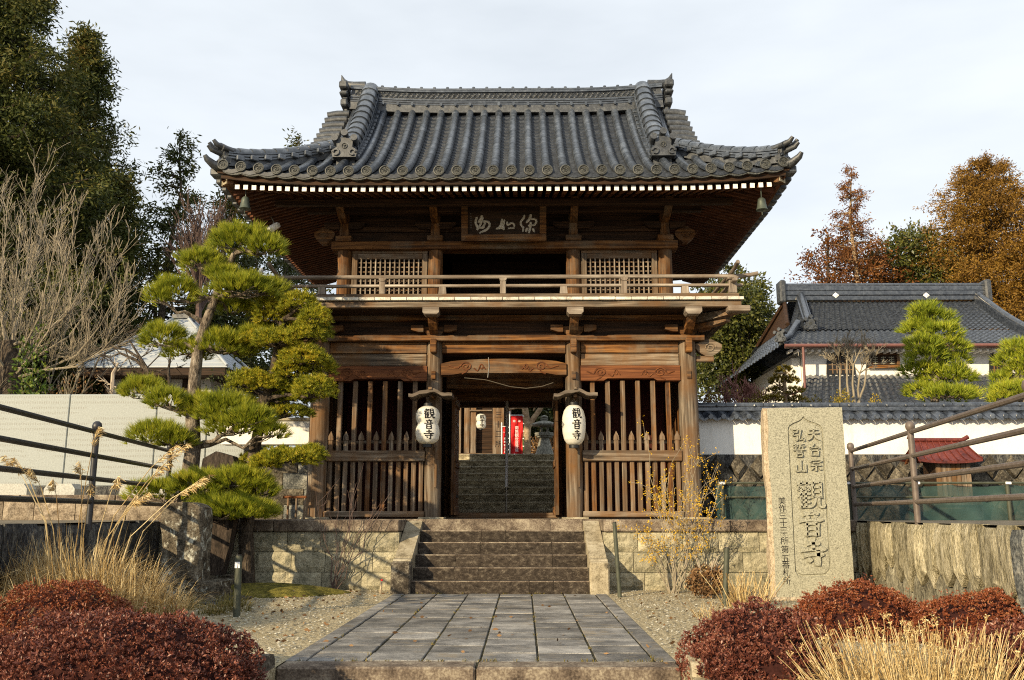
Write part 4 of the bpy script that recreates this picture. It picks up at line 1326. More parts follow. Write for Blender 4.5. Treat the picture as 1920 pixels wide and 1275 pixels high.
# balcony
BX, BY0, BY1 = 3.66, 13.42, 18.8
bal = MB().box(-BX + .06, BX - .06, BY0 + .12, BY1 - .06, 4.118, 4.21).build('balcony_deck', M['dark_wood'], gate, (0, 13.5, 4.118))
bx('edge_beam', M['gray_wood_x'], gate, -BX + .03, BX - .03, BY0 + .05, BY0 + .17, 4.115, 4.214, .008)
nbd = 30
fbm = MB().box(-BX / nbd + .004, BX / nbd - .004, 0, .5, 0, .046, .004).mesh('floor_board', M['bleached'])
for i in range(nbd):
    place('floor_board', fbm, bal, (-BX + 2 * BX * (i + .5) / nbd, BY0 + random.Random(i).uniform(-.006, .006), 4.217))
for sgn in (-1, 1):
    a, b = sorted((sgn * BX, sgn * (BX - .12)))
    bx('edge_beam', M['gray_wood_y'], gate, a - .0, b, BY0 + .18, BY1, 4.115, 4.214, .008)
    for i in range(18):
        y0 = BY0 + .52 + i * .29
        a, b = sorted((sgn * BX, sgn * (BX - .9)))
        bx('floor_board', M['pale_wood_x'], bal, a, b, y0, y0 + .284, 4.217, 4.262, .004)
RY, RX = 13.55, 3.52
bx('foot_rail', M['gray_wood_x'], gate, -BX + .05, BX - .05, RY - .05, RY + .05, 4.266, 4.335, .008)
bx('middle_rail', M['pale_wood_x'], gate, -RX - .16, RX + .16, RY - .04, RY + .04, 4.447, 4.487, .008)
tp = [(-RX - .40, RY, 4.655), (-RX - .28, RY, 4.63), (-RX - .15, RY, 4.614)] + [(x, RY, 4.61) for x in np.linspace(-RX, RX, 6)] + [(RX + .15, RY, 4.614), (RX + .28, RY, 4.63), (RX + .40, RY, 4.655)]
MB().tube(tp, .032, 10).build('top_rail', M['pale_wood_x'], gate, (0, RY, 4.6), smooth=50)
for i, x in enumerate((-2.79, -1.86, -.93, 0, .93, 1.86, 2.79)):
    if i % 2 == 1:
        m = MB().box(x - .045, x + .045, RY - .045, RY + .045, 4.335, 4.54, .006)
        m.prism([(x - .03, 4.535), (x + .03, 4.535), (x + .055, 4.565), (x + .055, 4.585), (x - .055, 4.585), (x - .055, 4.565)], 'y', RY - .055, RY + .055)
        m.build('rail_post', M['pale_wood_z'], gate, (x, RY, 4.3))
    else:
        MB().prism([(x - .06, 4.335), (x + .06, 4.335), (x + .05, 4.447), (x - .05, 4.447)], 'y', RY - .045, RY + .045).build('rail_strut', M['pale_wood_z'], gate, (x, RY, 4.3))
for sgn in (-1, 1):
    x = sgn * RX
    m = MB().box(x - .06, x + .06, RY - .06, RY + .06, 4.335, 4.56, .008)
    m.build('corner_post', M['pale_wood_z'], gate, (x, RY, 4.3))
    bx('post_cap', M['pale_wood_z'], gate, x - .085, x + .085, RY - .085, RY + .085, 4.545, 4.578, .006)
    bx('foot_rail', M['gray_wood_y'], gate, x - .05, x + .05, RY + .06, BY1 - .1, 4.266, 4.335, .008)
    bx('middle_rail', M['pale_wood_y'], gate, x - .04, x + .04, RY - .2, BY1, 4.489, 4.525, .008)
    MB().tube([(x, RY - .42, 4.725), (x, RY - .2, 4.685), (x, RY, 4.672), (x, BY1 - .2, 4.668)], .03, 10).build('top_rail', M['pale_wood_y'], gate, (x, RY, 4.6), smooth=50)
    for y in (14.6, 15.7, 16.8, 17.9):
        bx('rail_strut', M['pale_wood_z'], gate, x - .045, x + .045, y - .05, y + .05, 4.335, 4.487, .005)
# beam tips under the corners
for sgn in (-1, 1):
    bx('beam_tip', M['pale_wood_x'], gate, min(sgn * 3.4, sgn * 3.74), max(sgn * 3.4, sgn * 3.74), 13.36, 13.56, 4.02, 4.112, .015)

# upper storey
UX, UI, UY = 2.65, 1.14, 14.5
for x in (-UX, -UI, UI, UX):
    MB().lathe([(.122, 4.26), (.125, 4.7), (.118, 5.30)], x, UY, 16).build('upper_pillar', M['wood_z'], gate, (x, UY, 4.26), smooth=40)
for x in (-UX, UX):
    for y in (16.2, 17.8):
        MB().lathe([(.122, 4.26), (.118, 5.30)], x, y, 12).build('upper_pillar', M['wood_z'], gate, (x, y, 4.26), smooth=40)
bx('upper_head_beam', M['wood_x'], gate, -UX - .2, UX + .2, UY - .16, UY + .16, 5.30, 5.435, .008)
bx('upper_wall', M['shade_wood'], gate, -UX, UX, UY - .02, UY + .04, 5.435, 6.35, 0)
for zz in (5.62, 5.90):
    bx('upper_tie', M['shade_wood'], gate, -UX, UX, UY - .07, UY - .022, zz, zz + .09, .006)
for x in (-UX, -UI, UI, UX):
    bx('bearing_block', M['wood_x'], gate, x - .13, x + .13, UY - .19, UY + .1, 5.437, 5.53, .012)
    bx('bracket_post', M['wood_z'], gate, x - .075, x + .075, UY - .14, UY + .04, 5.532, 6.0, .01)
    for s in (-1, 1):
        MB().prism([(x + s * .077, 5.64), (x + s * .077, 5.76), (x + s * .34, 5.76), (x + s * .34, 5.71), (x + s * .25, 5.65)], 'y', UY - .16, UY - .08).build('bracket_arm', M['shade_wood'], gate, (x, UY, 5.7))
    MB().prism([(14.36, 5.74), (14.1, 5.78), (13.86, 5.90), (13.80, 6.0), (14.36, 6.0)], 'x', x - .06, x + .06).build('projecting_arm', M['wood_y'], gate, (x, 14.1, 5.8))
for sgn in (-1, 1):
    ol = []
    for i in range(15):
        a = i / 14 * 2 * math.pi
        ol.append((sgn * (UX + .34 + .17 * math.cos(a) * (1 + .1 * math.sin(3 * a))), 5.56 + .13 * math.sin(a) * (1 + .14 * math.cos(4 * a))))
    m = MB().prism(ol, 'y', UY - .08, UY + .06)
    scroll(m, sgn * (UX + .36), 5.56, UY - .085, .15, sgn)
    m.build('carved_nose', M['wood_x'], gate, (sgn * UX, UY, 5.5), smooth=35)
    bx('upper_side_wall', M['wood_z'], gate, sgn * UX - .03, sgn * UX + .03, UY + .12, 17.9, 4.26, 6.4, 0)
    # lattice window
    a, b = sorted((sgn * (UX - .13), sgn * (UI + .13)))
    z0, z1 = 4.27, 5.255
    bx('window_head', M['gray_wood_x'], gate, a, b, UY - .05, UY + .05, z1, 5.298, .004)
    win = MB().box(a, a + .09, UY - .045, UY + .045, z0, z1 - .002, .006).build('lattice_window', M['gray_wood_z'], gate, ((a + b) / 2, UY, z0))
    bx('window_frame', M['gray_wood_z'], win, b - .09, b, UY - .045, UY + .045, z0, z1 - .002, .006)
    bx('window_frame', M['gray_wood_x'], win, a + .092, b - .092, UY - .04, UY + .04, z1 - .09, z1 - .004, .005)
    bx('window_frame', M['gray_wood_x'], win, a + .092, b - .092, UY - .04, UY + .04, z0, z0 + .08, .005)
    bx('window_backing', M['dark_wood'], win, a, b, UY + .30, UY + .33, z0, z1, 0)
    nv, nh = 13, 10
    vb = MB().box(-.0105, .0105, -.03, -.006, 0, z1 - z0 - .17).mesh('lattice_bar', M['pale_wood_z'])
    hb = MB().box(0, b - a - .19, -.002, .02, -.0095, .0095).mesh('lattice_bar', M['gray_wood_x'])
    for i in range(nv):
        place('lattice_bar', vb, win, (a + .095 + (b - a - .19) * (i + .7) / (nv + .4), UY, z0 + .08))
    for i in range(nh):
        place('lattice_bar', hb, win, (a + .095, UY, z0 + .08 + (z1 - z0 - .17) * (i + .7) / (nh + .4)))
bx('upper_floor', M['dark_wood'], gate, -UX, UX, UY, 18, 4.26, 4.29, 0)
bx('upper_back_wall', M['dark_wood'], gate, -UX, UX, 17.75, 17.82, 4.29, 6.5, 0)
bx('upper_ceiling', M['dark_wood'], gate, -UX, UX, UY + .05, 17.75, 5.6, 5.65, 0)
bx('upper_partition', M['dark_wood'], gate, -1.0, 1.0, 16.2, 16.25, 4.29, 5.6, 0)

# ------------------------------------------------------------------ roof
EX, EY, RYC = 4.31, 12.82, 16.0       # eave half width, front eave line, ridge line
ZE = 6.0


def rz(s):
    return ZE + .465 * s + .1035 * s * s


def lift(x, y=EY):
    a = max(0, (abs(x) - 2.3) / 2.0) ** 2.2 * .125
    return a


def zroof(x, s):
    return rz(s) + lift(x) * max(0, 1 - s / 2.0)


SR = RYC - EY - .08
m = MB()                                   # boarding under the tiles, all four slopes
ss = np.linspace(0, SR, 14)
xs = np.linspace(-EX, EX, 41)
for sg in (1, -1):
    rows = []
    for s in ss:
        yy = EY + s if sg > 0 else 2 * RYC - EY - s
        lim = max(2.95, EX - s)
        rows.append([(max(-lim, min(lim, x)), yy, zroof(x if abs(x) < lim else lim, s) - .045) for x in xs])
    m.grid(rows)
for sg in (-1, 1):                         # side slopes
    rows = []
    yl = np.linspace(EY, 2 * RYC - EY, 31)
    for s in np.linspace(0, EX - 2.95, 7):
        rows.append([(sg * (EX - s), max(EY + s, min(2 * RYC - EY - s, y)), rz(s) + max(0, (abs(y - RYC) - 1.2) / 2.0) ** 2.2 * .125 * max(0, 1 - s / 2) - .045) for y in yl])
    m.grid(rows)
    gy = [(EY + s, rz(s) - .05) for s in np.linspace(EX - 2.95, SR, 7)]
    pts = [(sg * 2.9, y, z) for y, z in gy] + [(sg * 2.9, 2 * RYC - y, z) for y, z in reversed(gy)]
    m.add(pts, [tuple(range(len(pts)))])
roof = m.build('roof', M['dark_wood'], gate, (0, EY, ZE))

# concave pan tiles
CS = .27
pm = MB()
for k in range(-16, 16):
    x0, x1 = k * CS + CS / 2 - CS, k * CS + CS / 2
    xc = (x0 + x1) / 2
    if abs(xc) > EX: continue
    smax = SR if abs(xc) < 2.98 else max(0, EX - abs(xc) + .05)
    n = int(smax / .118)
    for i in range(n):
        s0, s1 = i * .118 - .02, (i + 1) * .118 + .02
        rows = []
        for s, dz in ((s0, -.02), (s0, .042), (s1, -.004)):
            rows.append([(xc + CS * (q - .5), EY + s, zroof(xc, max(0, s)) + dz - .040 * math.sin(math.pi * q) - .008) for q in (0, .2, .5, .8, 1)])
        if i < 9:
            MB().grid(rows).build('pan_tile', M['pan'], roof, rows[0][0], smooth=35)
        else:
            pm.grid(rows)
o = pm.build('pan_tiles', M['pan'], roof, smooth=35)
tag(o, kind='stuff')

# round cover tiles, one object each
NT = 12


def cover_mesh(x, s0, s1, mat='tile', r0=.071, r1=.0685, fn=None):
    fn = fn or zroof
    m = MB()
    rows = []
    for s, r in ((s0, r0 * .93), (s0, r0), (s0 + .03, r0 * .995), ((s0 + s1) / 2, (r0 + r1) / 2), (s1 + .02, r1)):
        z = fn(x, s)
        sl = math.atan(.465 + .207 * s)
        row = []
        for k in range(9):
            a = math.pi * k / 8
            lx, lz = r * math.cos(a), r * math.sin(a) + .022
            row.append((lx, EY + s - math.sin(sl) * lz, z + math.cos(sl) * lz))
        rows.append(row)
    m.grid(rows)
    return m.mesh('cover_tile', M[mat], (0, EY, ZE), smooth=50)


cm = [cover_mesh(0, SR * i / NT, SR * (i + 1) / NT) for i in range(NT)]
colx = [(.5 + k) * CS for k in range(16)]
for kx in colx:
    for sg in (-1, 1):
        x = sg * kx
        if abs(x) < 2.98:
            for i in range(NT):
                if abs(x) > 2.25:
                    place('cover_tile', cover_mesh(x, SR * i / NT, SR * (i + 1) / NT), roof, (x, EY, ZE))
                else:
                    place('cover_tile', cm[i], roof, (x, EY, ZE))
        else:
            smax = EX - abs(x) + .02
            n = max(1, int(round(smax / (SR / NT))))
            for i in range(n):
                place('cover_tile', cover_mesh(x, smax * i / n, smax * (i + 1) / n), roof, (x, EY, ZE))

# eave end discs with a three-comma swirl, and the drip tiles between them
dm_ = MB()
for (r0, y0, r1, y1) in ((.098, 0, .098, -.03), (.098, -.03, .080, -.034), (.080, -.034, .076, -.016), (.076, -.016, .0, -.016)):
    rows = []
    for (r, y) in ((r0, y0), (r1, y1)):
        rows.append([(r * math.cos(a), y, r * math.sin(a)) for a in np.linspace(0, 2 * math.pi, 19)])
    dm_.grid(rows)
for j in range(3):
    pts, rr = [], []
    for i in range(6):
        t = i / 5
        a = j * 2.094 + t * 2.4
        q = .014 + .032 * t
        pts.append((q * math.cos(a), -.019, q * math.sin(a)))
        rr.append(.012 * (1 - t * .8))
    dm_.tube(pts, rr, 5)
for j in range(14):
    a = j / 14 * 2 * math.pi
    dm_.box(.063 * math.cos(a) - .005, .063 * math.cos(a) + .005, -.023, -.014, .063 * math.sin(a) - .005, .063 * math.sin(a) + .005)
dm_ = dm_.mesh('eave_disc', M['disc'], smooth=35)
for kx in colx:
    for sg in (-1, 1):
        x = sg * kx
        if kx > EX - .05: continue
        place('eave_disc', dm_, roof, (x, EY - .01, zroof(x, 0) + .050), (D2R(-4), random.Random(int(kx * 99) + sg).uniform(-.3, .3), 0), (.84, 1, .84))
for k in range(-16, 16):
    x0 = k * CS + CS / 2 - CS
    xc = x0 + CS / 2
    if abs(xc) > EX - .05: continue
    m = MB()
    rows = []
    for dz, dy in ((.02, .05), (.012, -.005), (-.060, -.012), (-.062, .05)):
        rows.append([(xc + CS * .5 * (q * 2 - 1), EY + dy, zroof(xc + CS * (q - .5), 0) + dz - .028 * math.sin(math.pi * q)) for q in np.linspace(0, 1, 7)])
    m.grid(rows)
    m.build('drip_tile', M['disc'], roof, (xc, EY, ZE), smooth=30)

# side eaves: end tiles seen edge-on
for sg in (-1, 1):
    em = MB().box(-.11, .11, -.10, .10, -.075, .05, .02).mesh('side_eave_tile', M['tile_dark'])
    for i in range(23):
        y = EY + .14 + i * .27
        place('side_eave_tile', em, roof, (sg * (EX - .02), y, rz(0) + max(0, (abs(y - RYC) - 1.2) / 2.0) ** 2.2 * .125 - .01))


def strip(name, path, prof, mat, parent, org, right=None, smooth=None):
    """sweep a closed profile (across, up) along a path"""
    m = MB()
    pts = [Vector(p) for p in path]
    rows = []
    for i, p in enumerate(pts):
        d = (pts[min(i + 1, len(pts) - 1)] - pts[max(i - 1, 0)]).normalized()
        s = d.cross(Vector((0, 0, 1))).normalized()
        u = s.cross(d)
        rows.append([tuple(p + s * a + u * b) for a, b in prof] + [tuple(p + s * prof[0][0] + u * prof[0][1])])
    m.grid(rows)
    n = len(prof)
    m.add([rows[0][k] for k in range(n)], [tuple(range(n))])
    m.add([rows[-1][k] for k in range(n)], [tuple(range(n))])
    return m.build(name, M[mat], parent, org, smooth)


def roll_tiles(path, r, parent, mat='tile', name='ridge_tile', seg=.22):
    """overlapping half-round tiles along a ridge"""
    pts = [Vector(p) for p in path]
    cum = [0]
    for a, b in zip(pts, pts[1:]): cum.append(cum[-1] + (b - a).length)

    def at(l):
        l = max(0, min(cum[-1], l))
        for i in range(len(pts) - 1):
            if l <= cum[i + 1] + 1e-9:
                return pts[i].lerp(pts[i + 1], (l - cum[i]) / max(1e-9, cum[i + 1] - cum[i]))
        return pts[-1]
    n = max(1, int(cum[-1] / seg))
    for k in range(n):
        a, b = at(cum[-1] * k / n), at(cum[-1] * (k + 1) / n + .02)
        d = (b - a).normalized()
        s = d.cross(Vector((0, 0, 1))).normalized()
        u = s.cross(d)
        m = MB()
        rows = []
        for (p, q) in ((a, r * .8), (a, r), (a.lerp(b, .12), r), (b, r * .86)):
            rows.append([tuple(p + s * (q * math.cos(t)) + u * (q * .85 * math.sin(t))) for t in np.linspace(0, math.pi, 9)])
        m.grid(rows)
        m.build(name, M[mat], parent, a, smooth=50)


# main ridge
rxm = 2.92
zb0 = P(942, 204, 15.9).z
ridge_z = lambda x: zb0 + .10 * max(0, (abs(x) - 1.2) / 1.8) ** 2
rp = [(x, RYC, ridge_z(x)) for x in np.linspace(-rxm, rxm, 15)]
ridge = strip('main_ridge', rp, [(-.21, -.12), (-.21, .02), (-.18, .03), (-.18, .15), (.18, .15), (.18, .03), (.21, .02), (.21, -.12)], 'tile_dark', roof, (0, RYC, zb0))
for dz in (.035, .08, .125):
    strip('ridge_course', [(x, RYC, z + dz) for x, _, z in rp], [(-.195, 0), (-.195, .03), (.195, .03), (.195, 0)], 'tile', roof, (0, RYC, zb0))
strip('ridge_band', [(x, RYC, z + .155) for x, _, z in rp], [(-.16, 0), (-.16, .14), (.16, .14), (.16, 0)], 'tile_dark', roof, (0, RYC, zb0))
sm = MB()
for f in (1,):
    sm.tube([(.042 * math.cos(a), 0, .05 * math.sin(a) + .012) for a in np.linspace(.1, math.pi - .1, 7)], .010, 4)
    sm.tube([(.020 * math.cos(a), 0, .024 * math.sin(a) + .012) for a in np.linspace(.1, math.pi - .1, 5)], .008, 4)
sm = sm.mesh('wave_relief', M['tile'], smooth=50)
nw = 58
for row in range(2):
    for i in range(nw):
        x = -rxm + .12 + (2 * rxm - .24) * (i + .5 * row) / nw
        place('wave_relief', sm, roof, (x, RYC - .165, ridge_z(x) + .168 + row * .062))
for dz in (.295, .335):
    strip('ridge_course', [(x, RYC, z + dz) for x, _, z in rp], [(-.195, 0), (-.195, .035), (.195, .035), (.195, 0)], 'tile', roof, (0, RYC, zb0))
roll_tiles([(x, RYC, z + .37) for x, _, z in rp], .085, roof, seg=.25)
kb = MB().box(-.028, .028, -.05, .05, 0, .05, .012).mesh('ridge_knob', M['tile'])
for i in range(24):
    x = -2.85 + 5.7 * i / 23
    place('ridge_knob', kb, roof, (x, RYC, ridge_z(x) + .43))
kc = MB().tube([(0, -.03, 0), (0, .03, 0)], .026, 8).mesh('course_stud', M['tile'])
for kx in colx:
    if kx > 2.4: continue
    for sg in (-1, 1):
        place('course_stud', kc, roof, (sg * kx, RYC - .225, ridge_z(kx) + .03), (0, 0, 0), (1, 1, 1.5))
for sg in (-1, 1):          # ridge-end ornaments with an upturned horn
    x = sg * (rxm + .04)
    z = ridge_z(rxm)
    oni = MB()
    for (z0, z1, w, d) in ((-.26, -.10, .08, .20), (-.09, .05, .13, .30), (.06, .11, .11, .24), (.12, .19, .15, .33), (.20, .24, .12, .26), (.25, .39, .16, .34)):
        oni.box(min(x, x + sg * w), max(x, x + sg * w), RYC - d, RYC + d, z + z0, z + z1, .025)
    oni = oni.build('ridge_end_tile', M['tile_dark'], gate, (x, RYC, z))
    pts = [(x - sg * .28, RYC, z + .42), (x - sg * .05, RYC, z + .43), (x + sg * .08, RYC, z + .47), (x + sg * .15, RYC, z + .55), (x + sg * .185, RYC, z + .66)]
    MB().tube(pts, [.10, .09, .07, .045, .008], 10).build('horn_tile', M['tile_dark'], oni, (x, RYC, z + .6), smooth=50)

# descending ridges and corner ridges
def ornament(parent, p, face, s, name='demon_tile'):
    """shield-shaped end tile with three round horns, a crest and curls; face = unit vector outward"""
    f = Vector(face).normalized()
    r_ = f.cross(Vector((0, 0, 1))).normalized()
    U = Vector((0, 0, 1))
    T = lambda a, d, b: tuple(Vector(p) + r_ * a * s + f * d * s + U * b * s)
    m = MB()
    ol = [(-.24, -.12), (-.27, .02), (-.16, .10), (-.17, .22), (-.08, .30), (.08, .30), (.17, .22), (.16, .10), (.27, .02), (.24, -.12)]
    n = len(ol)
    m.add([T(a, .05, b) for a, b in ol] + [T(a, -.10, b) for a, b in ol], [tuple(range(n)), tuple(range(2 * n - 1, n - 1, -1))] + [(i, (i + 1) % n, n + (i + 1) % n, n + i) for i in range(n)])
    for (a, b) in ((-.20, .27), (.20, .27), (0, .38)):
        m.tube([T(a, -.16, b - .03), T(a, .02, b), T(a, .12, b + .01)], [.06 * s, .07 * s, .075 * s], 9)
    for sg_ in (-1, 1):
        m.tube([T(sg_ * (.17 + .06 * math.cos(q)), .065, -.02 + .06 * math.sin(q)) for q in np.linspace(0, 5.2, 9)], .024 * s, 5)
    o = m.build(name, M['tile_dark'], parent, p, smooth=40)
    c = MB()
    c.tube([T(.055 * math.cos(q), .06, .12 + .055 * math.sin(q)) for q in np.linspace(0, 2 * math.pi, 13)], .010 * s, 5)
    for q in range(3):
        a = q * 2.09 + .5
        c.tube([T(.0, .06, .12), T(.035 * math.cos(a), .062, .12 + .035 * math.sin(a))], [.014 * s, .008 * s], 5)
    c.build('crest', M['disc'], o, p, smooth=40)
    return o


for sg in (-1, 1):
    xk = sg * 2.56
    sk = np.linspace(1.02, SR + .05, 12)
    base = [Vector((xk, EY + s, zroof(xk, s) + .02)) for s in sk]
    hgt = [.14 + .26 * (i / 11) ** 1.3 for i in range(12)]
    dm2 = MB()
    for i in range(11):
        for (p, q, h0, h1) in ((base[i], base[i + 1], hgt[i], hgt[i + 1]),):
            vs = []
            for (c_, h_) in ((p, h0), (q, h1)):
                vs += [(c_.x - .15, c_.y, c_.z - .08), (c_.x + .15, c_.y, c_.z - .08), (c_.x + .15, c_.y, c_.z + h_), (c_.x - .15, c_.y, c_.z + h_)]
            dm2.add(vs, [(0, 4, 7, 3), (1, 2, 6, 5), (3, 7, 6, 2)] + ([(0, 3, 2, 1)] if i == 0 else []))
    dm2.build('descending_ridge', M['tile_dark'], roof, base[0])
    for f_ in (.30, .62, .92):
        strip('ridge_course', [p + Vector((0, -.02, h * f_)) for p, h in zip(base, hgt)], [(-.175, 0), (-.175, .03), (.175, .03), (.175, 0)], 'tile', roof, base[0])
    roll_tiles([p + Vector((0, -.04, h + .02)) for p, h in zip(base, hgt)], .165, roof, seg=.24)
    em = MB().box(-.03, .03, -.065, .065, -.02, .06, .012).mesh('edge_stud', M['tile'])
    for i in range(15):
        s = 1.05 + (SR - 1.1) * i / 14
        for e in (-1, 1):
            place('edge_stud', em, roof, (xk + e * .19, EY + s, zroof(xk, s) + .085), (math.atan(.465 + .207 * s), 0, 0))
    ornament(gate, base[0] + Vector((0, -.10, .14)), (0, -1, 0), .78)
    # gable-edge tiles lying across the verge
    for i in range(9):
        s = 1.45 + (SR - 1.6) * i / 8
        z = zroof(2.95, s)
        MB().tube([(sg * 2.92, EY + s, z + .06), (sg * 3.14, EY + s, z + .055), (sg * 3.32, EY + s, z + .02)], [.075, .078, .082], 9).build('verge_tile', M['tile_dark'], roof, (sg * 3.0, EY + s, z), smooth=50)
    # hip (corner) ridge
    hp = []
    for t in np.linspace(0, 1, 12):
        s = (1 - t) * 1.50 + .10 * t
        x = EX - s
        hp.append(Vector((sg * x, EY + s, zroof(x, s) + .055 + .04 * t ** 3)))
    strip('corner_ridge', hp, [(-.11, -.08), (-.11, .13), (.11, .13), (.11, -.08)], 'tile_dark', roof, hp[0])
    for dz in (.03, .075, .115):
        strip('ridge_course', [p + Vector((0, 0, dz)) for p in hp], [(-.14, 0), (-.14, .026), (.14, .026), (.14, 0)], 'tile', roof, hp[0])
    roll_tiles([p + Vector((0, 0, .15)) for p in hp[::-1]], .11, roof, seg=.2)
    for i in range(8):
        p = hp[1].lerp(hp[-2], i / 7)
        place('edge_stud', em, roof, Vector((p.x, p.y, zroof(abs(p.x), p.y - EY) + .10)) + Vector((-sg, -1, 0)) * .105, (0, 0, sg * math.pi / 4))
    fdir = Vector((sg, -1, 0)).normalized()
    tipo = hp[-1] + fdir * .02
    on = ornament(gate, tipo + Vector((0, 0, .02)), fdir, .58)
    m = MB()
    for (dx, z0, l) in ((-.07, .19, .26), (.07, .19, .26), (0, .11, .32)):
        sdv = Vector((sg, 1, 0)).normalized() * dx
        a = tipo + sdv
        m.tube([a - fdir * .14 + Vector((0, 0, z0)), a + fdir * .06 + Vector((0, 0, z0 + .01)), a + fdir * (l * .6) + Vector((0, 0, z0 + .03)), a + fdir * l * .8 + Vector((0, 0, z0 + .085))], [.042, .045, .040, .028], 8)
    m.build('horn_tile', M['tile_dark'], on, tipo, smooth=50)
    c0 = Vector((sg * (EX - .06), EY + .06, zroof(EX, 0) + .02))
    MB().tube([c0 - fdir * .2, c0 + fdir * .02, c0 + fdir * .12 + Vector((0, 0, .02)), c0 + fdir * .22 + Vector((0, 0, .075)), c0 + fdir * .26 + Vector((0, 0, .13))], [.075, .08, .065, .048, .03], 9).build('corner_horn', M['tile_dark'], on, c0, smooth=50)

# eave boards (two curved fascias), corner hip rafters, rafters with white ends
def eave_strip(name, mat, yo, z0, z1, th, xl):
    m = MB()
    xs_ = np.linspace(-xl, xl, 41)
    rows = []
    for (dy, z) in ((0, z0), (0, z1), (th, z1), (th, z0), (0, z0)):
        rows.append([(x, EY + yo + dy, z + lift(x)) for x in xs_])
    m.grid(rows)
    return m.build(name, M[mat], roof, (0, EY, ZE))


eave_strip('eave_board', 'shade_wood', .015, 5.925, 5.965, .12, EX - .03)
eave_strip('fascia_board', 'shade_wood', .05, 5.86, 5.925, .06, EX - .08)
for sg in (-1, 1):
    m = MB()
    ys_ = np.linspace(EY + .05, 2 * RYC - EY, 41)
    rows = []
    for (dx, z) in ((0, 5.83), (0, 5.945), (.10, 5.945), (.10, 5.83), (0, 5.83)):
        rows.append([(sg * (EX - .09 - dx), y, z + max(0, (abs(y - RYC) - 1.2) / 2.0) ** 2.2 * .125) for y in ys_])
    m.grid(rows)
    m.build('fascia_board', M['rafter_wood'], roof, (sg * EX, RYC, ZE))

nr = 64
RXL = 4.06
rafm, tipm = {}, MB().box(-.034, .034, -.006, .0, -.036, .036).mesh('rafter_tip', M['white_tip'])
SLR = .27
for i in range(nr):
    x = -RXL + 2 * RXL * (i + .5) / nr
    L = min(1.75, max(.12, (4.2 - abs(x)) + .15 if abs(x) > 2.6 else 1.75))
    key = round(L, 2)
    if key not in rafm:
        rafm[key] = MB().add([(a, y, z + SLR * y) for y in (0, L) for z in (-.035, .035) for a in (-.033, .033)], [(0, 1, 3, 2), (4, 6, 7, 5), (0, 4, 5, 1), (2, 3, 7, 6), (0, 2, 6, 4), (1, 5, 7, 3)]).mesh('rafter', M['rafter_wood'])
    z = 5.815 + lift(x) * .55
    rf = place('rafter', rafm[key], gate, (x, EY + .12, z))
    place('rafter_tip', tipm, rf, (x, EY + .119, z), (random.Random(i).uniform(-.04, .04), random.Random(i + 9).uniform(-.06, .06), 0))
# flying-rafter support and lower row of rafters
bx('eave_purlin', M['shade_wood'], roof, -3.6, 3.6, EY + .78, EY + .88, 5.80, 5.90, .008)
bx('eave_purlin', M['shade_wood'], roof, -3.2, 3.2, EY + 1.22, EY + 1.34, 5.83, 5.93, .008)
sr = {}
for sg in (-1, 1):
    for i in range(50):
        y = EY + .34 + i * .122
        if y > 2 * RYC - EY - .3: break
        dd = y - EY
        L = min(1.62, max(.15, dd - .05))
        dl = 2 * RYC - EY - y
        L = min(L, max(.15, dl))
        key = (sg, round(L, 2))
        if key not in sr:
            sr[key] = MB().add([(-sg * t * L, a, z + SLR * t * L) for t in (0, 1) for z in (-.075, .040) for a in (-.030, .030)], [(0, 1, 3, 2), (4, 6, 7, 5), (0, 4, 5, 1), (2, 3, 7, 6), (0, 2, 6, 4), (1, 5, 7, 3)]).mesh('side_rafter', M['rafter_wood_x'])
        z = 5.79 + max(0, (abs(y - RYC) - 1.2) / 2.0) ** 2.2 * .12
        place('side_rafter', sr[key], roof, (sg * (EX - .20), y, z))
    # diagonal hip rafter with pale end
    a, b = Vector((sg * (EX - .12), EY + .12, 5.93 + .06)), Vector((sg * 2.7, EY + 1.73, 6.12))
    d = (b - a).normalized()
    s = Vector((sg, 1, 0)).normalized() * .085
    up = Vector((0, 0, .10))
    vs = [tuple(p + e * s + f * up) for p in (a, b) for f in (-1, 1) for e in (-1, 1)]
    h = MB().add(vs, [(0, 1, 3, 2), (4, 6, 7, 5), (0, 4, 5, 1), (2, 3, 7, 6), (0, 2, 6, 4), (1, 5, 7, 3)]).build('hip_rafter', M['wood_x'], gate, a)
    e0 = a - d * .012
    vs = [tuple(p + e * s * .93 + f * up * .93) for p in (e0, a - d * .001) for f in (-1, 1) for e in (-1, 1)]
    MB().add(vs, [(0, 1, 3, 2), (4, 6, 7, 5), (0, 4, 5, 1), (2, 3, 7, 6), (0, 2, 6, 4), (1, 5, 7, 3)]).build('hip_rafter_cap', M['cheek'], h, a)
# soffit boards above the rafters
m = MB()
m.add([(-4.15, EY + .10, 5.90), (4.15, EY + .10, 5.90), (2.5, EY + 1.75, 6.34), (-2.5, EY + 1.75, 6.34)], [(0, 1, 2, 3)])
for sg in (-1, 1):
    m.add([(sg * 4.15, EY + .10, 5.90), (sg * 4.15, 2 * RYC - EY - .1, 5.90), (sg * 2.5, 2 * RYC - EY - 1.75, 6.34), (sg * 2.5, EY + 1.75, 6.34)], [(0, 1, 2, 3)])
m.build('soffit_board', M['shade_wood'], roof, (0, EY, ZE))

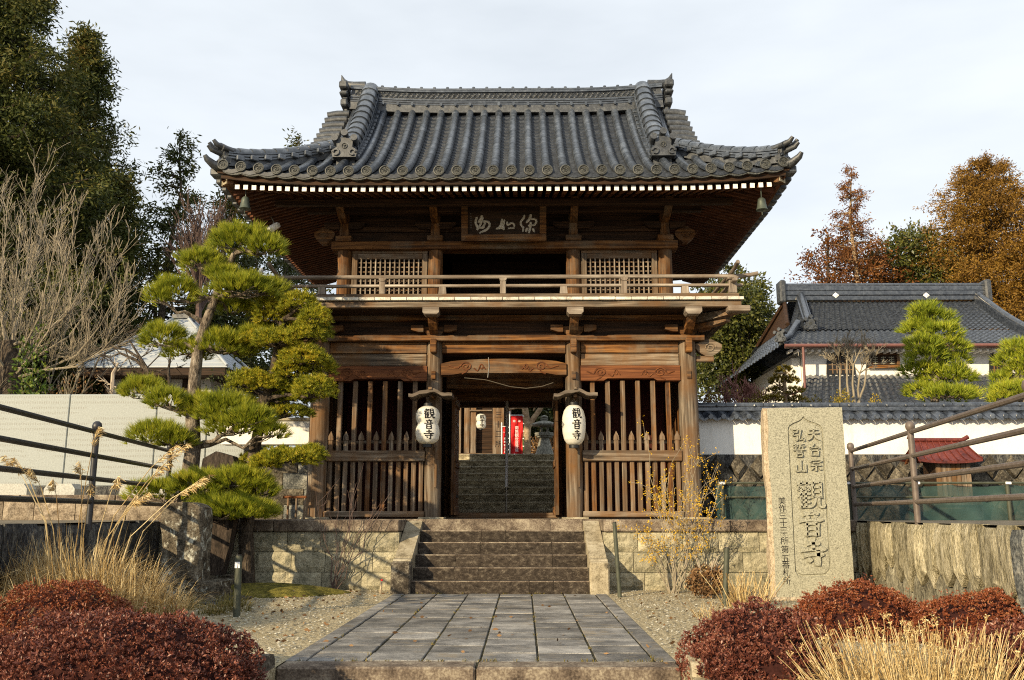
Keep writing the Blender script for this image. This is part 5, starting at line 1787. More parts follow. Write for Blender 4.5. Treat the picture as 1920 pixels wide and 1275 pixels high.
# lantern canopies on the inner pillars (part of the gate)
for x in (-PI_, PI_):
    xc = x + .0
    rows = []
    for q in np.linspace(-1, 1, 13):
        zz = 2.80 + .10 * math.cos(q * math.pi * .5) ** 1.5 + .035 * max(0, abs(q) - .6) / .4 - (0.0)
        rows.append((xc + q * .33, zz - .02 + .012 * math.sin(q * 9)))
    ol = rows + [(a * 1.0, b - .05) for a, b in reversed(rows)]
    MB().prism(ol, 'y', 13.60, 14.06).build('lantern_canopy', M['canopy_wood'], gate, (xc, 13.8, 2.8))
    bx('canopy_ridge', M['gray_wood_y'], gate, xc - .03, xc + .03, 13.58, 14.08, 2.865, 2.905, .006)
    bx('canopy_arm', M['wood_y'], gate, xc - .025, xc + .025, 13.72, 14.09, 2.77, 2.81, .004)
    bx('name_strip', M['gray_wood_z'], gate, xc + .04 * (1 if x > 0 else 1), xc + .075, 14.035, 14.062, 1.42, 2.05, .004)
# drooping cable under the rainbow beam
MB().tube([(-.62, YF - .10, 3.12), (-.3, YF - .1, 3.09), (-.25, YF - .1, 3.08), (.1, YF - .06, 2.985), (.35, YF - .04, 2.96), (.6, YF - .04, 2.99), (.78, YF - .04, 3.05)], .006, 5).build('cable', M['cord'], gate, (0, YF, 3), smooth=50)
MB().tube([(-.24, YF - .126, 3.44), (-.23, YF - .126, 3.3), (-.25, YF - .126, 3.12)], .006, 5).build('cable', M['steel'], gate, (-.2, YF, 3.1), smooth=50)

# ------------------------------------------------------------------ things hanging on the gate
def lantern(x, y, zc, H, prof, label, seedn, group='paper lanterns of the gate', scale=1.0, name='paper_lantern', crest=True):
    """prof: list of (t in 0..1 bottom to top, radius)"""
    t = empty(name, (x, y, zc - H / 2), label, 'lantern', group)
    n = 44
    ps = []
    for i in range(n + 1):
        q = i / n
        for (a, ra), (b, rb) in zip(prof, prof[1:]):
            if q <= b + 1e-9:
                u = (q - a) / (b - a)
                u = u * u * (3 - 2 * u) if False else u
                r = ra + (rb - ra) * u
                break
        ps.append((q, r))
    rad = lambda z: float(np.interp((z - zc) / H + .5, [p[0] for p in ps], [p[1] for p in ps]))
    pr = [(r + (.0012 if i % 2 else 0), zc - H / 2 + q * H) for i, (q, r) in enumerate(ps)]
    MB().lathe(pr, x, y, 28).build('paper_shade', M['paper'], t, smooth=70)
    rt, rb = prof[-1][1], prof[0][1]
    MB().lathe([(rt * .98, zc + H / 2 - .004), (rt * .98, zc + H / 2 + .045 * scale), (rt * .8, zc + H / 2 + .046 * scale)], x, y, 20).build('top_ring', M['black'], t, smooth=40)
    MB().lathe([(rb * .8, zc - H / 2 - .05 * scale), (rb * .98, zc - H / 2 - .048 * scale), (rb * .98, zc - H / 2 + .004)], x, y, 20).build('bottom_ring', M['black'], t, smooth=40)
    MB().tube([(x - rt * .6, y, zc + H / 2 + .04 * scale), (x, y, zc + H / 2 + .10 * scale), (x + rt * .6, y, zc + H / 2 + .04 * scale)], .004, 5).build('wire_handle', M['steel'], t)
    # lettering turned a little to the right, following the paper
    ang0 = math.radians(12)

    def surf(a, z, lift_):
        r = rad(z) + .004
        th = ang0 + a / max(.05, rad(zc))
        return (x + r * math.sin(th), y - r * math.cos(th), z)
    lt = MB()
    sz = H * .255
    for ch, k in ((KAN, .285), (OTO, 0.0), (TERA, -.27)):
        glyph(lt, ch, 0, zc + H * k, sz, .13, surf)
    lt.build('lettering', M['ink'], t)
    if crest:
        cr = MB()
        for (a0, z0) in ((0, .5), (0, -.5), (.5, 0), (-.5, 0)):
            rows = []
            for i in range(4):
                row = []
                for j in range(4):
                    u, v = (i / 3 - .5) * .8, (j / 3 - .5) * .8
                    aa, zz = (u - v) * .5 + a0, (u + v) * .5 + z0
                    r = rad(zc + zz * H * .10) + .004
                    th = math.radians(-72) + aa * .34
                    row.append((x + r * math.sin(th), y - r * math.cos(th), zc + zz * H * .10))
                rows.append(row)
            cr.grid(rows)
        cr.build('crest', M['crest'], t)
    return t


pL = P(802, 797, 13.83)
lantern(pL.x, 13.83, pL.z, .575, [(0, .075), (.04, .13), (.12, .170), (.28, .186), (.42, .176), (.50, .160), (.53, .157), (.57, .163), (.68, .184), (.80, .182), (.92, .150), (.97, .11), (1, .07)], 'white two-lobed paper lantern with black characters hanging on the left gate pillar', 1)
pR = P(1076, 797, 13.83)
lantern(pR.x, 13.83, pR.z, .60, [(0, .08), (.04, .115), (.13, .150), (.3, .172), (.5, .180), (.7, .174), (.86, .150), (.96, .110), (1, .075)], 'white barrel-shaped paper lantern with black characters hanging on the right gate pillar', 2)

pq = empty('name_plaque', (0, 14.12, 5.4), 'framed dark wooden plaque with three pale cursive characters under the eaves', 'plaque')
tl, br = P(868, 380, 14.1), P(1022, 448, 14.1)
x0, x1, z0, z1 = tl.x, br.x, br.z, tl.z
tilt = lambda z: 14.16 - (z - z0) * .22
m = MB().add([(x0, tilt(z0), z0), (x1, tilt(z0), z0), (x1, tilt(z1), z1), (x0, tilt(z1), z1), (x0, tilt(z0) + .05, z0), (x1, tilt(z0) + .05, z0), (x1, tilt(z1) + .05, z1), (x0, tilt(z1) + .05, z1)], [(0, 1, 2, 3), (7, 6, 5, 4), (0, 4, 5, 1), (1, 5, 6, 2), (2, 6, 7, 3), (3, 7, 4, 0)])
m.build('board', M['dark_wood'], pq)
fw = .085
for (a, b, c, d) in ((x0 - .02, x1 + .02, z1 - fw, z1 + .02), (x0 - .02, x1 + .02, z0 - .02, z0 + fw), (x0 - .02, x0 + fw, z0 + fw + .002, z1 - fw - .002), (x1 - fw, x1 + .02, z0 + fw + .002, z1 - fw - .002)):
    m = MB().add([(a, tilt(c) - .045, c), (b, tilt(c) - .045, c), (b, tilt(d) - .045, d), (a, tilt(d) - .045, d), (a, tilt(c) + .055, c), (b, tilt(c) + .055, c), (b, tilt(d) + .055, d), (a, tilt(d) + .055, d)], [(0, 1, 2, 3), (7, 6, 5, 4), (0, 4, 5, 1), (1, 5, 6, 2), (2, 6, 7, 3), (3, 7, 4, 0)])
    m.build('frame', M['wood_x'], pq)
SEA = [([(400, 425), (375, 540), (420, 640), (400, 690)], 46), ([(510, 390), (480, 470), (430, 540)], 52), ([(530, 430), (480, 560), (440, 640)], 40), ([(540, 500), (640, 520), (670, 590), (620, 670), (540, 710), (445, 752)], 44), ([(440, 640), (530, 640), (560, 600)], 36), ([(540, 500), (570, 560), (500, 640)], 36), ([(380, 600), (430, 620)], 40)]
LIKE = [([(935, 465), (915, 560), (870, 640), (800, 660)], 44), ([(985, 480), (960, 580), (900, 650)], 40), ([(850, 650), (930, 640), (985, 685)], 50), ([(960, 600), (965, 690)], 44), ([(1040, 520), (1050, 590), (1130, 545), (1190, 580), (1190, 640)], 38), ([(1060, 655), (1130, 650), (1200, 650)], 30)]
DEEP = [([(1405, 385), (1390, 450), (1330, 520), (1340, 600), (1385, 640), (1370, 730)], 42), ([(1545, 375), (1510, 470), (1440, 545)], 50), ([(1540, 470), (1630, 470), (1660, 530), (1610, 590), (1560, 590)], 40), ([(1480, 610), (1560, 570)], 34), ([(1540, 530), (1525, 640), (1500, 760)], 46), ([(1465, 650), (1435, 730)], 44), ([(1580, 660), (1620, 735)], 42)]
lt = MB()
for g in (SEA, LIKE, DEEP):
    for pts, w in g:
        X = lambda a: x0 + (a - 100) / 1740 * (x1 - x0)
        Z = lambda b: z1 - (b - 95) / 800 * (z1 - z0)
        pp = [(X(a), Z(b)) for a, b in pts]
        k = w / 1740 * (x1 - x0)
        sp = stroke_pts(pp, 'c', k, 9)
        L, R, C = [], [], []
        for i, (q, ww) in enumerate(sp):
            d = (sp[min(i + 1, 9)][0] - sp[max(i - 1, 0)][0]).normalized()
            s_ = Vector((-d.y, d.x, 0)) * ww * .55
            a, b = q + s_, q - s_
            L.append((a.x, tilt(a.y) - .004, a.y)); R.append((b.x, tilt(b.y) - .004, b.y)); C.append((q.x, tilt(q.y) - .022, q.y))
        lt.grid([L, C, R])
lt.build('lettering', M['offwhite'], pq, smooth=60)
lt = MB()
for i in range(9):      # column of tiny illegible signature strokes
    zc = z1 - fw - .05 - i * .036
    for j in range(3):
        dx, dz = rs.uniform(-.012, .012), rs.uniform(-.012, .012)
        lt.add([(x0 + .125 + dx, tilt(zc) - .004, zc + dz), (x0 + .145 + dx, tilt(zc) - .004, zc + dz + .004), (x0 + .145 + dx, tilt(zc) - .004, zc + dz + .009), (x0 + .125 + dx, tilt(zc) - .004, zc + dz + .005)], [(0, 1, 2, 3)])
lt.build('signature', M['crest'], pq)

for i, (u, v) in enumerate(((460, 378), (1428, 380))):
    p = P(u, v, 13.05)
    t = empty('wind_bell', (p.x, p.y, p.z - .13), ['bronze bell hanging under the left corner of the tiled eaves', 'bronze bell hanging under the right corner of the tiled eaves'][i], 'bell', 'bells under the eave corners')
    MB().lathe([(.085, p.z - .12), (.09, p.z - .115), (.075, p.z - .08), (.062, p.z + .0), (.055, p.z + .05), (.03, p.z + .075), (0, p.z + .08)], p.x, p.y, 14).build('bell_body', M['bronze'], t, smooth=50)
    MB().tube([(p.x, p.y, p.z + .07), (p.x, p.y, p.z + .24)], .008, 5).build('hook', M['bronze'], t)
    MB().tube([(p.x, p.y, p.z - .04), (p.x, p.y, p.z - .19)], .006, 5).build('clapper', M['bronze'], t)

p = P(510, 428, 14.2)
t = empty('floodlight', (p.x, p.y, p.z), 'pale flat floodlight on a bent arm under the left eaves', 'lamp')
a = Vector((.13, -.05, .055))
MB().tube([p - a * 1.05, p - a * .9, p, p + a * .9, p + a * 1.05], [.012, .05, .058, .05, .012], 12).build('lamp_housing', M['white_paint'], t, smooth=50)
q = P(505, 400, 14.2)
MB().tube([p + a * .2 + Vector((0, 0, .04)), p + Vector((.02, 0, .12)), q + Vector((-.02, 0, .02)), q + Vector((-.03, .05, .22))], .012, 6).build('arm', M['steel'], t, smooth=50)
p = P(490, 509, 13.4)
t = empty('globe_lamp', (p.x, p.y, p.z - .06), 'small white oval lamp on the left balcony rail end', 'lamp')
MB().lathe([(0, p.z - .055), (.026, p.z - .045), (.034, p.z), (.026, p.z + .045), (0, p.z + .055)], p.x, p.y, 10).build('globe', M['white_paint'], t, smooth=60)
MB().tube([(p.x, p.y, p.z - .12), (p.x, p.y, p.z - .05)], .014, 6).build('socket', M['black'], t)

# ------------------------------------------------------------------ inscribed granite monument
MY = 11.35
mon = empty('stone_monument', (3.9, MY, 0), 'tall pale granite monument with carved characters in a pointed panel', 'monument')
a0, a1 = P(1438, 765, MY), P(1577, 762, MY)
b0, b1 = P(1456, 1118, MY), P(1604, 1110, MY)
mx0, mx1, mz = (a0.x + b0.x) / 2, (a1.x + b1.x) / 2, a0.z
UC = lambda u, v: (P(u, v, MY).x, P(u, v, MY).z)
# panel outline read from the photograph, on the face of the stone
pan = [UC(1477, 805), UC(1479, 798), UC(1487, 793), UC(1497, 789), UC(1503, 785), UC(1506, 780), UC(1510, 785), UC(1517, 789), UC(1530, 793), UC(1539, 798), UC(1543, 806), UC(1558, 1060), UC(1557, 1073), UC(1549, 1081), UC(1505, 1083), UC(1496, 1080), UC(1491, 1071)]
r = random.Random(3)
out = [(mx0, -.08)]
for i in range(1, 9): out.append((mx0 + r.uniform(-.012, .012), mz * i / 9))
out.append((mx0, mz - .01))
for i in range(1, 6): out.append((mx0 + (mx1 - mx0) * i / 6, mz + r.uniform(-.004, .010)))
out.append((mx1, mz + .01))
for i in range(8, 0, -1): out.append((mx1 + r.uniform(-.010, .010), mz * i / 9))
out.append((mx1, -.08))
V3 = lambda l: [Vector((p[0], p[1], 0)) for p in l]
tri = tessellate_polygon([V3(out), V3(pan)])
allp = out + pan
fm = MB().add([(q[0], MY, q[1]) for q in allp], [tuple(t_) for t_ in tri])
gc = (sum(q[0] for q in pan) / len(pan), sum(q[1] for q in pan) / len(pan))
inset = lambda k: [(gc[0] + (q[0] - gc[0]) * (1 - k * 2.4), gc[1] + (q[1] - gc[1]) * (1 - k)) for q in pan]
rings = [(pan, 0), (inset(.004), .022), (inset(.02), .024), (inset(.03), .010)]
for (ra, da), (rb_, db) in zip(rings, rings[1:]):
    n = len(pan)
    fm.add([(q[0], MY + da, q[1]) for q in ra] + [(q[0], MY + db, q[1]) for q in rb_], [(i, (i + 1) % n, n + (i + 1) % n, n + i) for i in range(n)])
ins = rings[-1][0]
fm.add([(q[0], MY + .010, q[1]) for q in ins], [tuple(t_) for t_ in tessellate_polygon([V3(ins)])])
fm.build('front_face', M['granite'], mon)
sm_ = MB()
n = len(out)
dep = .34
mid = [(q[0] + (-.035 if q[0] < gc[0] - .2 else .0) + r.uniform(-.012, .012), q[1] + (r.uniform(-.01, .02) if q[1] > mz - .05 else 0)) for q in out]
bk = [(q[0] + r.uniform(-.02, .02), q[1]) for q in out]
for (ra, ya), (rb_, yb) in (((out, MY), (mid, MY + .10)), ((mid, MY + .10), (bk, MY + dep))):
    sm_.add([(q[0], ya, q[1]) for q in ra] + [(q[0], yb, q[1]) for q in rb_], [(i, (i + 1) % n, n + (i + 1) % n, n + i) for i in range(n)])
sm_.add([(q[0], MY + dep, q[1]) for q in bk], [tuple(t_) for t_ in tessellate_polygon([V3(bk)])])
sm_.build('rough_side', M['granite_rough'], mon)
surf = lambda a, z, l: (a, MY + .0095 - l, z)
for ch, u, v, s, w in ((TEN, 1525, 814, .165, .17), (DAI, 1527, 843, .160, .17), (SHU, 1529, 871, .160, .15), (KO, 1496, 815, .160, .15), (CHI, 1498, 844, .170, .12), (YAMA, 1501, 874, .155, .18), (KAN_OLD, 1518, 927, .325, .15), (OTO, 1521, 980, .31, .24), (TERA, 1525, 1035, .33, .24)):
    p = P(u, v, MY)
    cv = MB()
    glyph(cv, ch, p.x, p.z, s, w, surf, .032, 6)
    cv.build('raised_character', M['granite'], mon)
lt = MB()
vv = [939, 953, 967, 980, 994, 1002, 1014, 1030, 1047, 1059, 1074, 1089]
for i, ch in enumerate('美作三十三ヶ所第五番札所'):
    p = P(1466 + (vv[i] - 939) * .063, vv[i], MY)
    put_text(lt, ch, p.x, p.z, .098 if ch != 'ヶ' else .05, MY - .002)
lt.build('painted_lettering', M['ink'], mon)
bx('plinth', M['granite_rough'], mon, mx0 - .06, mx1 + .05, MY - .06, MY + dep + .1, -.1, .035, .02)

# ------------------------------------------------------------------ lichened stones on the left
sp = empty('mossy_stone_pillar', (-4.0, 11.5, 0), 'stubby lichen-covered stone pillar on a dark plinth beside the pampas grass', 'stone pillar')
YP = 10.9
a, b = P(293, 1075, YP), P(372, 1075, YP)
zt = P(330, 943, YP).z


def rough_stone(x0, x1, y0, y1, z0, z1, seed, top=0.0, amt=.02, n=7):
    bm = bmesh.new()
    bmesh.ops.create_cube(bm, size=1)
    bmesh.ops.subdivide_edges(bm, edges=bm.edges[:], cuts=n, use_grid_fill=True)
    r = random.Random(seed)
    ph = [r.uniform(0, 6) for _ in range(6)]
    for v in bm.verts:
        x, y, z = v.co
        k = 1 - .10 * (abs(x * 2) ** 6 * abs(y * 2) ** 6)
        dome = top * (1 - (abs(x) * 2) ** 2.2 * .9) * max(0, z + .5)
        dx = amt * (math.sin(9 * z + ph[0] + 5 * y) + .6 * math.sin(17 * z + 11 * y + ph[1])) + r.uniform(-1, 1) * amt * .4
        dy = amt * (math.sin(8 * z + ph[2] + 6 * x) + .6 * math.sin(19 * x + 7 * z + ph[3])) + r.uniform(-1, 1) * amt * .4
        v.co = ((x0 + x1) / 2 + x * k * (x1 - x0) + dx, (y0 + y1) / 2 + y * k * (y1 - y0) + dy, z0 + (z + .5) * (z1 - z0) + dome + r.uniform(-1, 1) * amt * .3)
    return MB().addbm(bm)


rough_stone(a.x, b.x, YP, YP + .45, .22, zt - .06, 5, .07, .014).build('pillar_stone', M['mossy'], sp, smooth=60)
c = P(428, 1075, YP)
rough_stone(a.x - .02, c.x - .1, YP - .08, YP + .6, .0, .235, 8, .0, .012).build('plinth_stone', M['mossy'], sp, smooth=50)
rough_stone(a.x - .05, c.x + .12, YP - .22, YP + .7, -.1, .03, 9, .0, .02).build('footing_stone', M['darkwall'], sp, smooth=50)
ds = empty('dark_standing_stone', (-3.6, 11.3, 0), 'dark brown tapering standing stone between the mossy pillar and the pine trunk', 'standing stone')
YD = 12.25
o_ = [P(366, 1078, YD), P(414, 1078, YD), P(428, 1030, YD), P(441, 960, YD), P(444, 880, YD), P(436, 855, YD), P(405, 846, YD), P(380, 860, YD), P(368, 930, YD)]
MB().prism([(q.x, q.z) for q in o_], 'y', YD, YD + .22).build('stone_body', M['darkslab'], ds)
rough_stone(o_[0].x - .1, o_[1].x + .16, YD - .02, YD + .4, 0, .225, 12, 0, .012).build('stone_base', M['mossy'], ds, smooth=50)

# ------------------------------------------------------------------ posts, rack, pole
def rod(u0, v0, u1, v1, Y, r, label, top=None):
    a = ray(u0, v0)
    p0 = CAM + a * ((0 - CAM.z) / a.z)
    p1 = P(u1, v1, p0.y + .02)
    t = empty('garden_post', p0, label, 'post', 'thin olive posts in the gravel')
    MB().tube([p0 - Vector((0, 0, .1)), p1], r, 10).build('post_shaft', M['rod'], t, smooth=50)
    d = (p1 - p0).normalized()
    MB().tube([p1 - d * .001, p1 + d * .012], r * .85, 10).build('post_cap', M['black'], t)
    return t, p0, p1


rod(1163, 1120, 1152, 980, 0, .026, 'olive post leaning on the platform beside the right cheek of the steps')
rod(1358, 1136, 1363, 1028, 0, .032, 'short olive post in front of the yellow-flowered shrub')
t, p0, p1 = rod(444, 1157, 448, 1042, 0, .035, 'olive post with a small white label in front of the golden yew')
q = p1 - Vector((0, 0, .09))
MB().box(q.x - .026, q.x + .026, q.y - .037, q.y - .0355, q.z - .03, q.z + .03).build('label_plate', M['white_paint'], t)
a = ray(713, 1113); p0 = CAM + a * ((0 - CAM.z) / a.z)
t = empty('plant_marker', p0, 'tiny pale plant marker stuck in the gravel left of the steps', 'marker')
MB().tube([p0, p0 + Vector((.015, 0, .16))], .014, 6).build('stake', M['granite_rough'], t)
MB().tube([p0 + Vector((.015, 0, .161)), p0 + Vector((.0165, 0, .18))], .015, 6).build('tip', M['banner'], t)

rk = empty('wooden_rack', (-3.2, 13.7, TZ), 'little reddish wooden rack standing left of the outer gate pillar', 'rack')
xa, xb = P(541, 930, 13.75).x, P(572, 930, 13.75).x
zr = P(541, 932, 13.75).z
MB().tube([(xa - .08, 13.75, zr), (xb + .02, 13.75, zr)], .022, 8).build('bar', M['red_wood_x'], rk, smooth=50)
for i in range(3):
    x = xa + (xb - xa) * i / 2
    MB().tube([(x, 13.75, TZ), (x, 13.75, zr - .018)], .018, 7).build('leg', M['gray_wood_z'], rk, smooth=50)

pb, pt = P(949, 966, 17.6), P(951, 760, 17.6)
fp = empty('flagpole', (pb.x, 17.6, TZ), 'thin pole, white above and bare metal below, standing at the foot of the far steps', 'pole')
zj = P(950, 913, 17.6).z
MB().tube([(pb.x, 17.6, TZ), (pb.x + .004, 17.6, zj)], .019, 8).build('metal_tube', M['steel'], fp, smooth=50)
MB().tube([(pb.x + .004, 17.6, zj), (pt.x, 17.6, pt.z + .6)], .030, 10).build('white_tube', M['white_paint'], fp, smooth=50)
MB().tube([(pb.x - .02, 17.6, zj - .03), (pb.x + .05, 17.6, zj - .03)], .012, 6).build('clamp', M['black'], fp)

# ------------------------------------------------------------------ beyond the gate: banners, lantern, hall
def banner(u0, v0, u1, v1, Y, body, label):
    a, b = P(u0, v0, Y), P(u1, v1, Y)
    t = empty('red_banner', (a.x, Y, UZ), label, 'banner', 'red votive banners')
    w = b.x - a.x
    zb_ = UZ + .12
    rows = [[(a.x + w * i / 8, Y + .03 * math.sin(i * 1.1 + j * .8), a.z + (zb_ - a.z) * j / 9) for i in range(9)] for j in range(10)]
    MB().grid(rows).build('cloth', M['banner'], t)
    lt = MB()
    n = len(body)
    for i, ch in enumerate(body):
        put_text(lt, ch, a.x + w * .5, a.z - .26 - (a.z - zb_ - .30) * (i + .4) / n, min(w * .56, (a.z - zb_ - .3) / n * 1.05), Y - .036)
    for k, ch in enumerate('納奉'):
        put_text(lt, ch, a.x + w * (.27 + .46 * k), a.z - .13, w * .24, Y - .036)
    lt.build('lettering', M['white_paint'], t)
    MB().tube([(a.x - .03, Y, UZ), (a.x - .03, Y, a.z + .12)], .016, 7).build('pole', M['white_paint'], t, smooth=50)
    MB().tube([(a.x - .05, Y, a.z + .02), (b.x, Y, a.z + .02)], .009, 5).build('crossbar', M['white_paint'], t)
    lp = MB()
    for k in range(6):
        z = a.z - (a.z - zb_) * k / 5
        lp.box(b.x, b.x + .035, Y - .004, Y + .004, z - .012, z + .012)
    lp.build('loops', M['white_paint'], t)
    MB().box(b.x + .004, b.x + .02, Y + .02, Y + .03, zb_, a.z - .1).build('green_edge', M['banner_back'], t)


banner(958, 780, 980, 850, 22.6, '南無観世音菩薩', 'red banner with white characters nearest the bare tree trunk')
banner(943, 801, 951, 850, 23.2, '南無観世音', 'narrower red banner half hidden behind the white pole')

sx_ = P(1021, 850, 22.4).x
sl_ = empty('stone_lantern', (sx_, 22.4, UZ), 'pale stone lantern at the head of the far steps', 'stone lantern')
zz = lambda v: P(1021, v, 22.4).z
MB().lathe([(.26, UZ), (.22, UZ + .12), (.13, zz(826)), (.115, zz(822))], sx_, 22.4, 14).build('shaft', M['lantern_stone'], sl_, smooth=50)
MB().lathe([(.12, zz(822)), (.19, zz(820)), (.19, zz(818)), (.23, zz(817)), (.24, zz(812)), (.22, zz(811))], sx_, 22.4, 6).build('platform', M['lantern_stone'], sl_)
for i in range(4):
    a = math.pi / 4 + i * math.pi / 2
    x, y = sx_ + .11 * math.cos(a), 22.4 + .11 * math.sin(a)
    bx('corner_post', M['lantern_stone'], sl_, x - .03, x + .03, y - .03, y + .03, zz(811), zz(801), .005)
MB().lathe([(.10, zz(801)), (.33, zz(799)), (.35, zz(796)), (.23, zz(792)), (.09, zz(789)), (.05, zz(788))], sx_, 22.4, 6).build('cap', M['lantern_stone'], sl_)
MB().lathe([(.05, zz(788)), (.095, zz(787)), (.09, zz(785)), (.05, zz(784.5)), (.09, zz(783)), (.085, zz(780.5)), (.03, zz(779)), (0, zz(778))], sx_, 22.4, 12).build('finial', M['lantern_stone'], sl_, smooth=60)

hall = empty('main_hall', (-2.6, 31, UZ), 'weathered brown timber hall seen through the gate opening', 'building')
HX0, HX1 = P(700, 780, 30).x, P(958, 780, 30).x
for i in range(16):
    bx('siding_board', M['shade_wood'], hall, HX0, HX1, 30.0 + (i % 2) * .006, 30.06 + (i % 2) * .006, UZ + .55 + i * .2, UZ + .55 + i * .2 + .194, .004)
for u in (876, 888, 929, 938, 860):
    x = P(u, 800, 29.9).x
    bx('post', M['gray_wood_z'], hall, x - .09, x + .09, 29.75, 29.99, UZ, UZ + 4.2, .01)
bx('veranda', M['gray_wood_x'], hall, HX0, HX1, 28.9, 29.74, UZ + .45, UZ + .55, .01)
for u in (866, 900, 925):
    x = P(u, 800, 29.0).x
    bx('veranda_post', M['gray_wood_z'], hall, x - .06, x + .06, 28.92, 29.04, UZ, UZ + .449, .006)
bx('eave', M['wood_x'], hall, HX0 - .5, HX1 + .6, 28.4, 30.2, UZ + 3.6, UZ + 3.8, .02)
MB().prism([(28.0, UZ + 3.82), (34, UZ + 7.2), (40, UZ + 3.82)], 'x', HX0 - 1, HX1 + .8).build('roof', M['tile_dark'], hall)
bx('back_block', M['dark_wood'], hall, HX0, HX1, 30.08, 37.5, UZ, UZ + 3.8, 0)
pH = P(902, 790, 28.2)
lantern(pH.x, 28.2, pH.z, .46, [(0, .07), (.05, .125), (.25, .16), (.45, .145), (.5, .13), (.55, .145), (.75, .16), (.95, .12), (1, .07)], 'small white paper lantern hanging before the hall beyond the gate', 5, name='paper_lantern', crest=False, scale=.8)
bx('lantern_hanger', M['gray_wood_x'], hall, pH.x - .35, pH.x + .35, 28.0, 28.4, pH.z + .30, pH.z + .34, .01)
nb_ = empty('name_board', (P(935, 800, 27).x, 27, UZ), 'tall gray wooden pillar board with dark characters before the hall', 'sign')
x = P(935, 800, 27).x
bx('board', M['gray_wood_z'], nb_, x - .16, x + .16, 27, 27.12, UZ, UZ + 2.6, .01)
lt = MB()
for i, ch in enumerate('美作三十三所'):
    put_text(lt, ch, x, UZ + 2.15 - i * .29, .22, 26.997)
lt.build('lettering', M['ink'], nb_)

# ------------------------------------------------------------------ green netting and red-roofed shrine on the right terrace
YN = 13.35
nt_ = empty('net_fence', (5, YN, TZ), 'dark green netting strung on low posts right of the gate', 'fence')
xa, xb = 3.1, 11.5
ztn = P(1400, 906, YN).z
rows = []
nx = 60
for j in range(7):
    rows.append([(xa + (xb - xa) * i / nx, YN + .05 * math.sin(i * .9 + j * .5) + .03 * math.sin(i * 2.3), TZ - .02 + (ztn - TZ - .03 * abs(math.sin(i * .52)) ) * j / 6) for i in range(nx + 1)])
MB().grid(rows).build('netting', M['net'], nt_, smooth=60)
for i, u in enumerate((1352, 1590, 1715, 1885)):
    x = P(u, 930, YN).x
    MB().tube([(x, YN - .08, TZ - .02), (x, YN - .08, ztn + .03)], .03, 8).build('fence_post', M['rod'], nt_, smooth=50)
    bx('white_clip', M['white_paint'], nt_, x - .04, x + .04, YN - .13, YN - .115, ztn - .02, ztn + .015, .003)
MB().tube([(xa, YN - .06, ztn - .2), (xb, YN - .06, ztn - .2)], .016, 6).build('net_wire', M['rod'], nt_, smooth=50)
MB().tube([(xa, YN - .04, ztn), (xb, YN - .04, ztn)], .02, 6).build('net_wire', M['rod'], nt_, smooth=50)

YS = 14.0
sa, sb = P(1722, 864, YS), P(1843, 862, YS)
zrg = P(1780, 828, YS + .4).z
shr = empty('small_shrine', ((sa.x + sb.x) / 2, YS + .4, TZ), 'little wooden shrine with a red metal roof behind the handrail', 'shrine')
xl, xr = sa.x, sb.x
m = MB()
rows = []
for s in np.linspace(0, 1, 6):
    for_row = []
    for i in range(9):
        t_ = i / 8
        up = .06 * abs(t_ * 2 - 1) ** 2.5
        w0 = (1 - s) * .0 + s * .10
        for_row.append((xl + w0 + (xr - xl - 2 * w0) * t_, YS + .36 * s, sa.z + (zrg - sa.z) * (s ** 1.25) + up * .6 * (1 - s)))
    rows.append(for_row)
m.grid(rows)
m.grid([[(p[0], 2 * (YS + .36) - p[1], p[2]) for p in rw] for rw in rows])
m.grid([[(p[0], p[1], p[2] - .04) for p in rows[0]], rows[0]])
m.build('roof', M['red_roof'], shr, smooth=35)
for i in range(9):
    t_ = i / 8
    MB().tube([(rw[i][0], rw[i][1] - .006, rw[i][2] + .006) for rw in rows], .012, 5).build('roof_seam', M['red_roof'], shr)
MB().tube([(xl + .02, YS + .36, zrg + .07), (xl + .12, YS + .36, zrg + .02), (xr - .12, YS + .36, zrg + .02), (xr - .02, YS + .36, zrg + .07)], .035, 8).build('ridge', M['red_roof'], shr, smooth=50)
for sgn, xx in ((-1, xl), (1, xr)):
    m = MB().prism([(YS + .02, sa.z - .02), (YS + .36, zrg - .02), (YS + .70, sa.z - .02), (YS + .64, sa.z - .02), (YS + .36, zrg - .14), (YS + .1, sa.z - .02)], 'x', xx + (.07 if sgn < 0 else -.10), xx + (.10 if sgn < 0 else -.07))
    m.build('bargeboard', M['red_wood_x'], shr)
bw0, bw1 = P(1755, 880, YS + .15).x, P(1820, 880, YS + .15).x
for i in range(7):
    bx('wall_board', M['gray_wood_z'], shr, bw0 + (bw1 - bw0) * i / 7 + .003, bw0 + (bw1 - bw0) * (i + 1) / 7 - .003, YS + .14, YS + .18, TZ + .3, sa.z - .03, .004)
bx('core', M['dark_wood'], shr, bw0, bw1, YS + .182, YS + .60, TZ + .3, sa.z, 0)
bx('stone_base', M['diastone'], shr, bw0 - .1, bw1 + .1, YS + .05, YS + .66, TZ - .05, TZ + .3, .02)


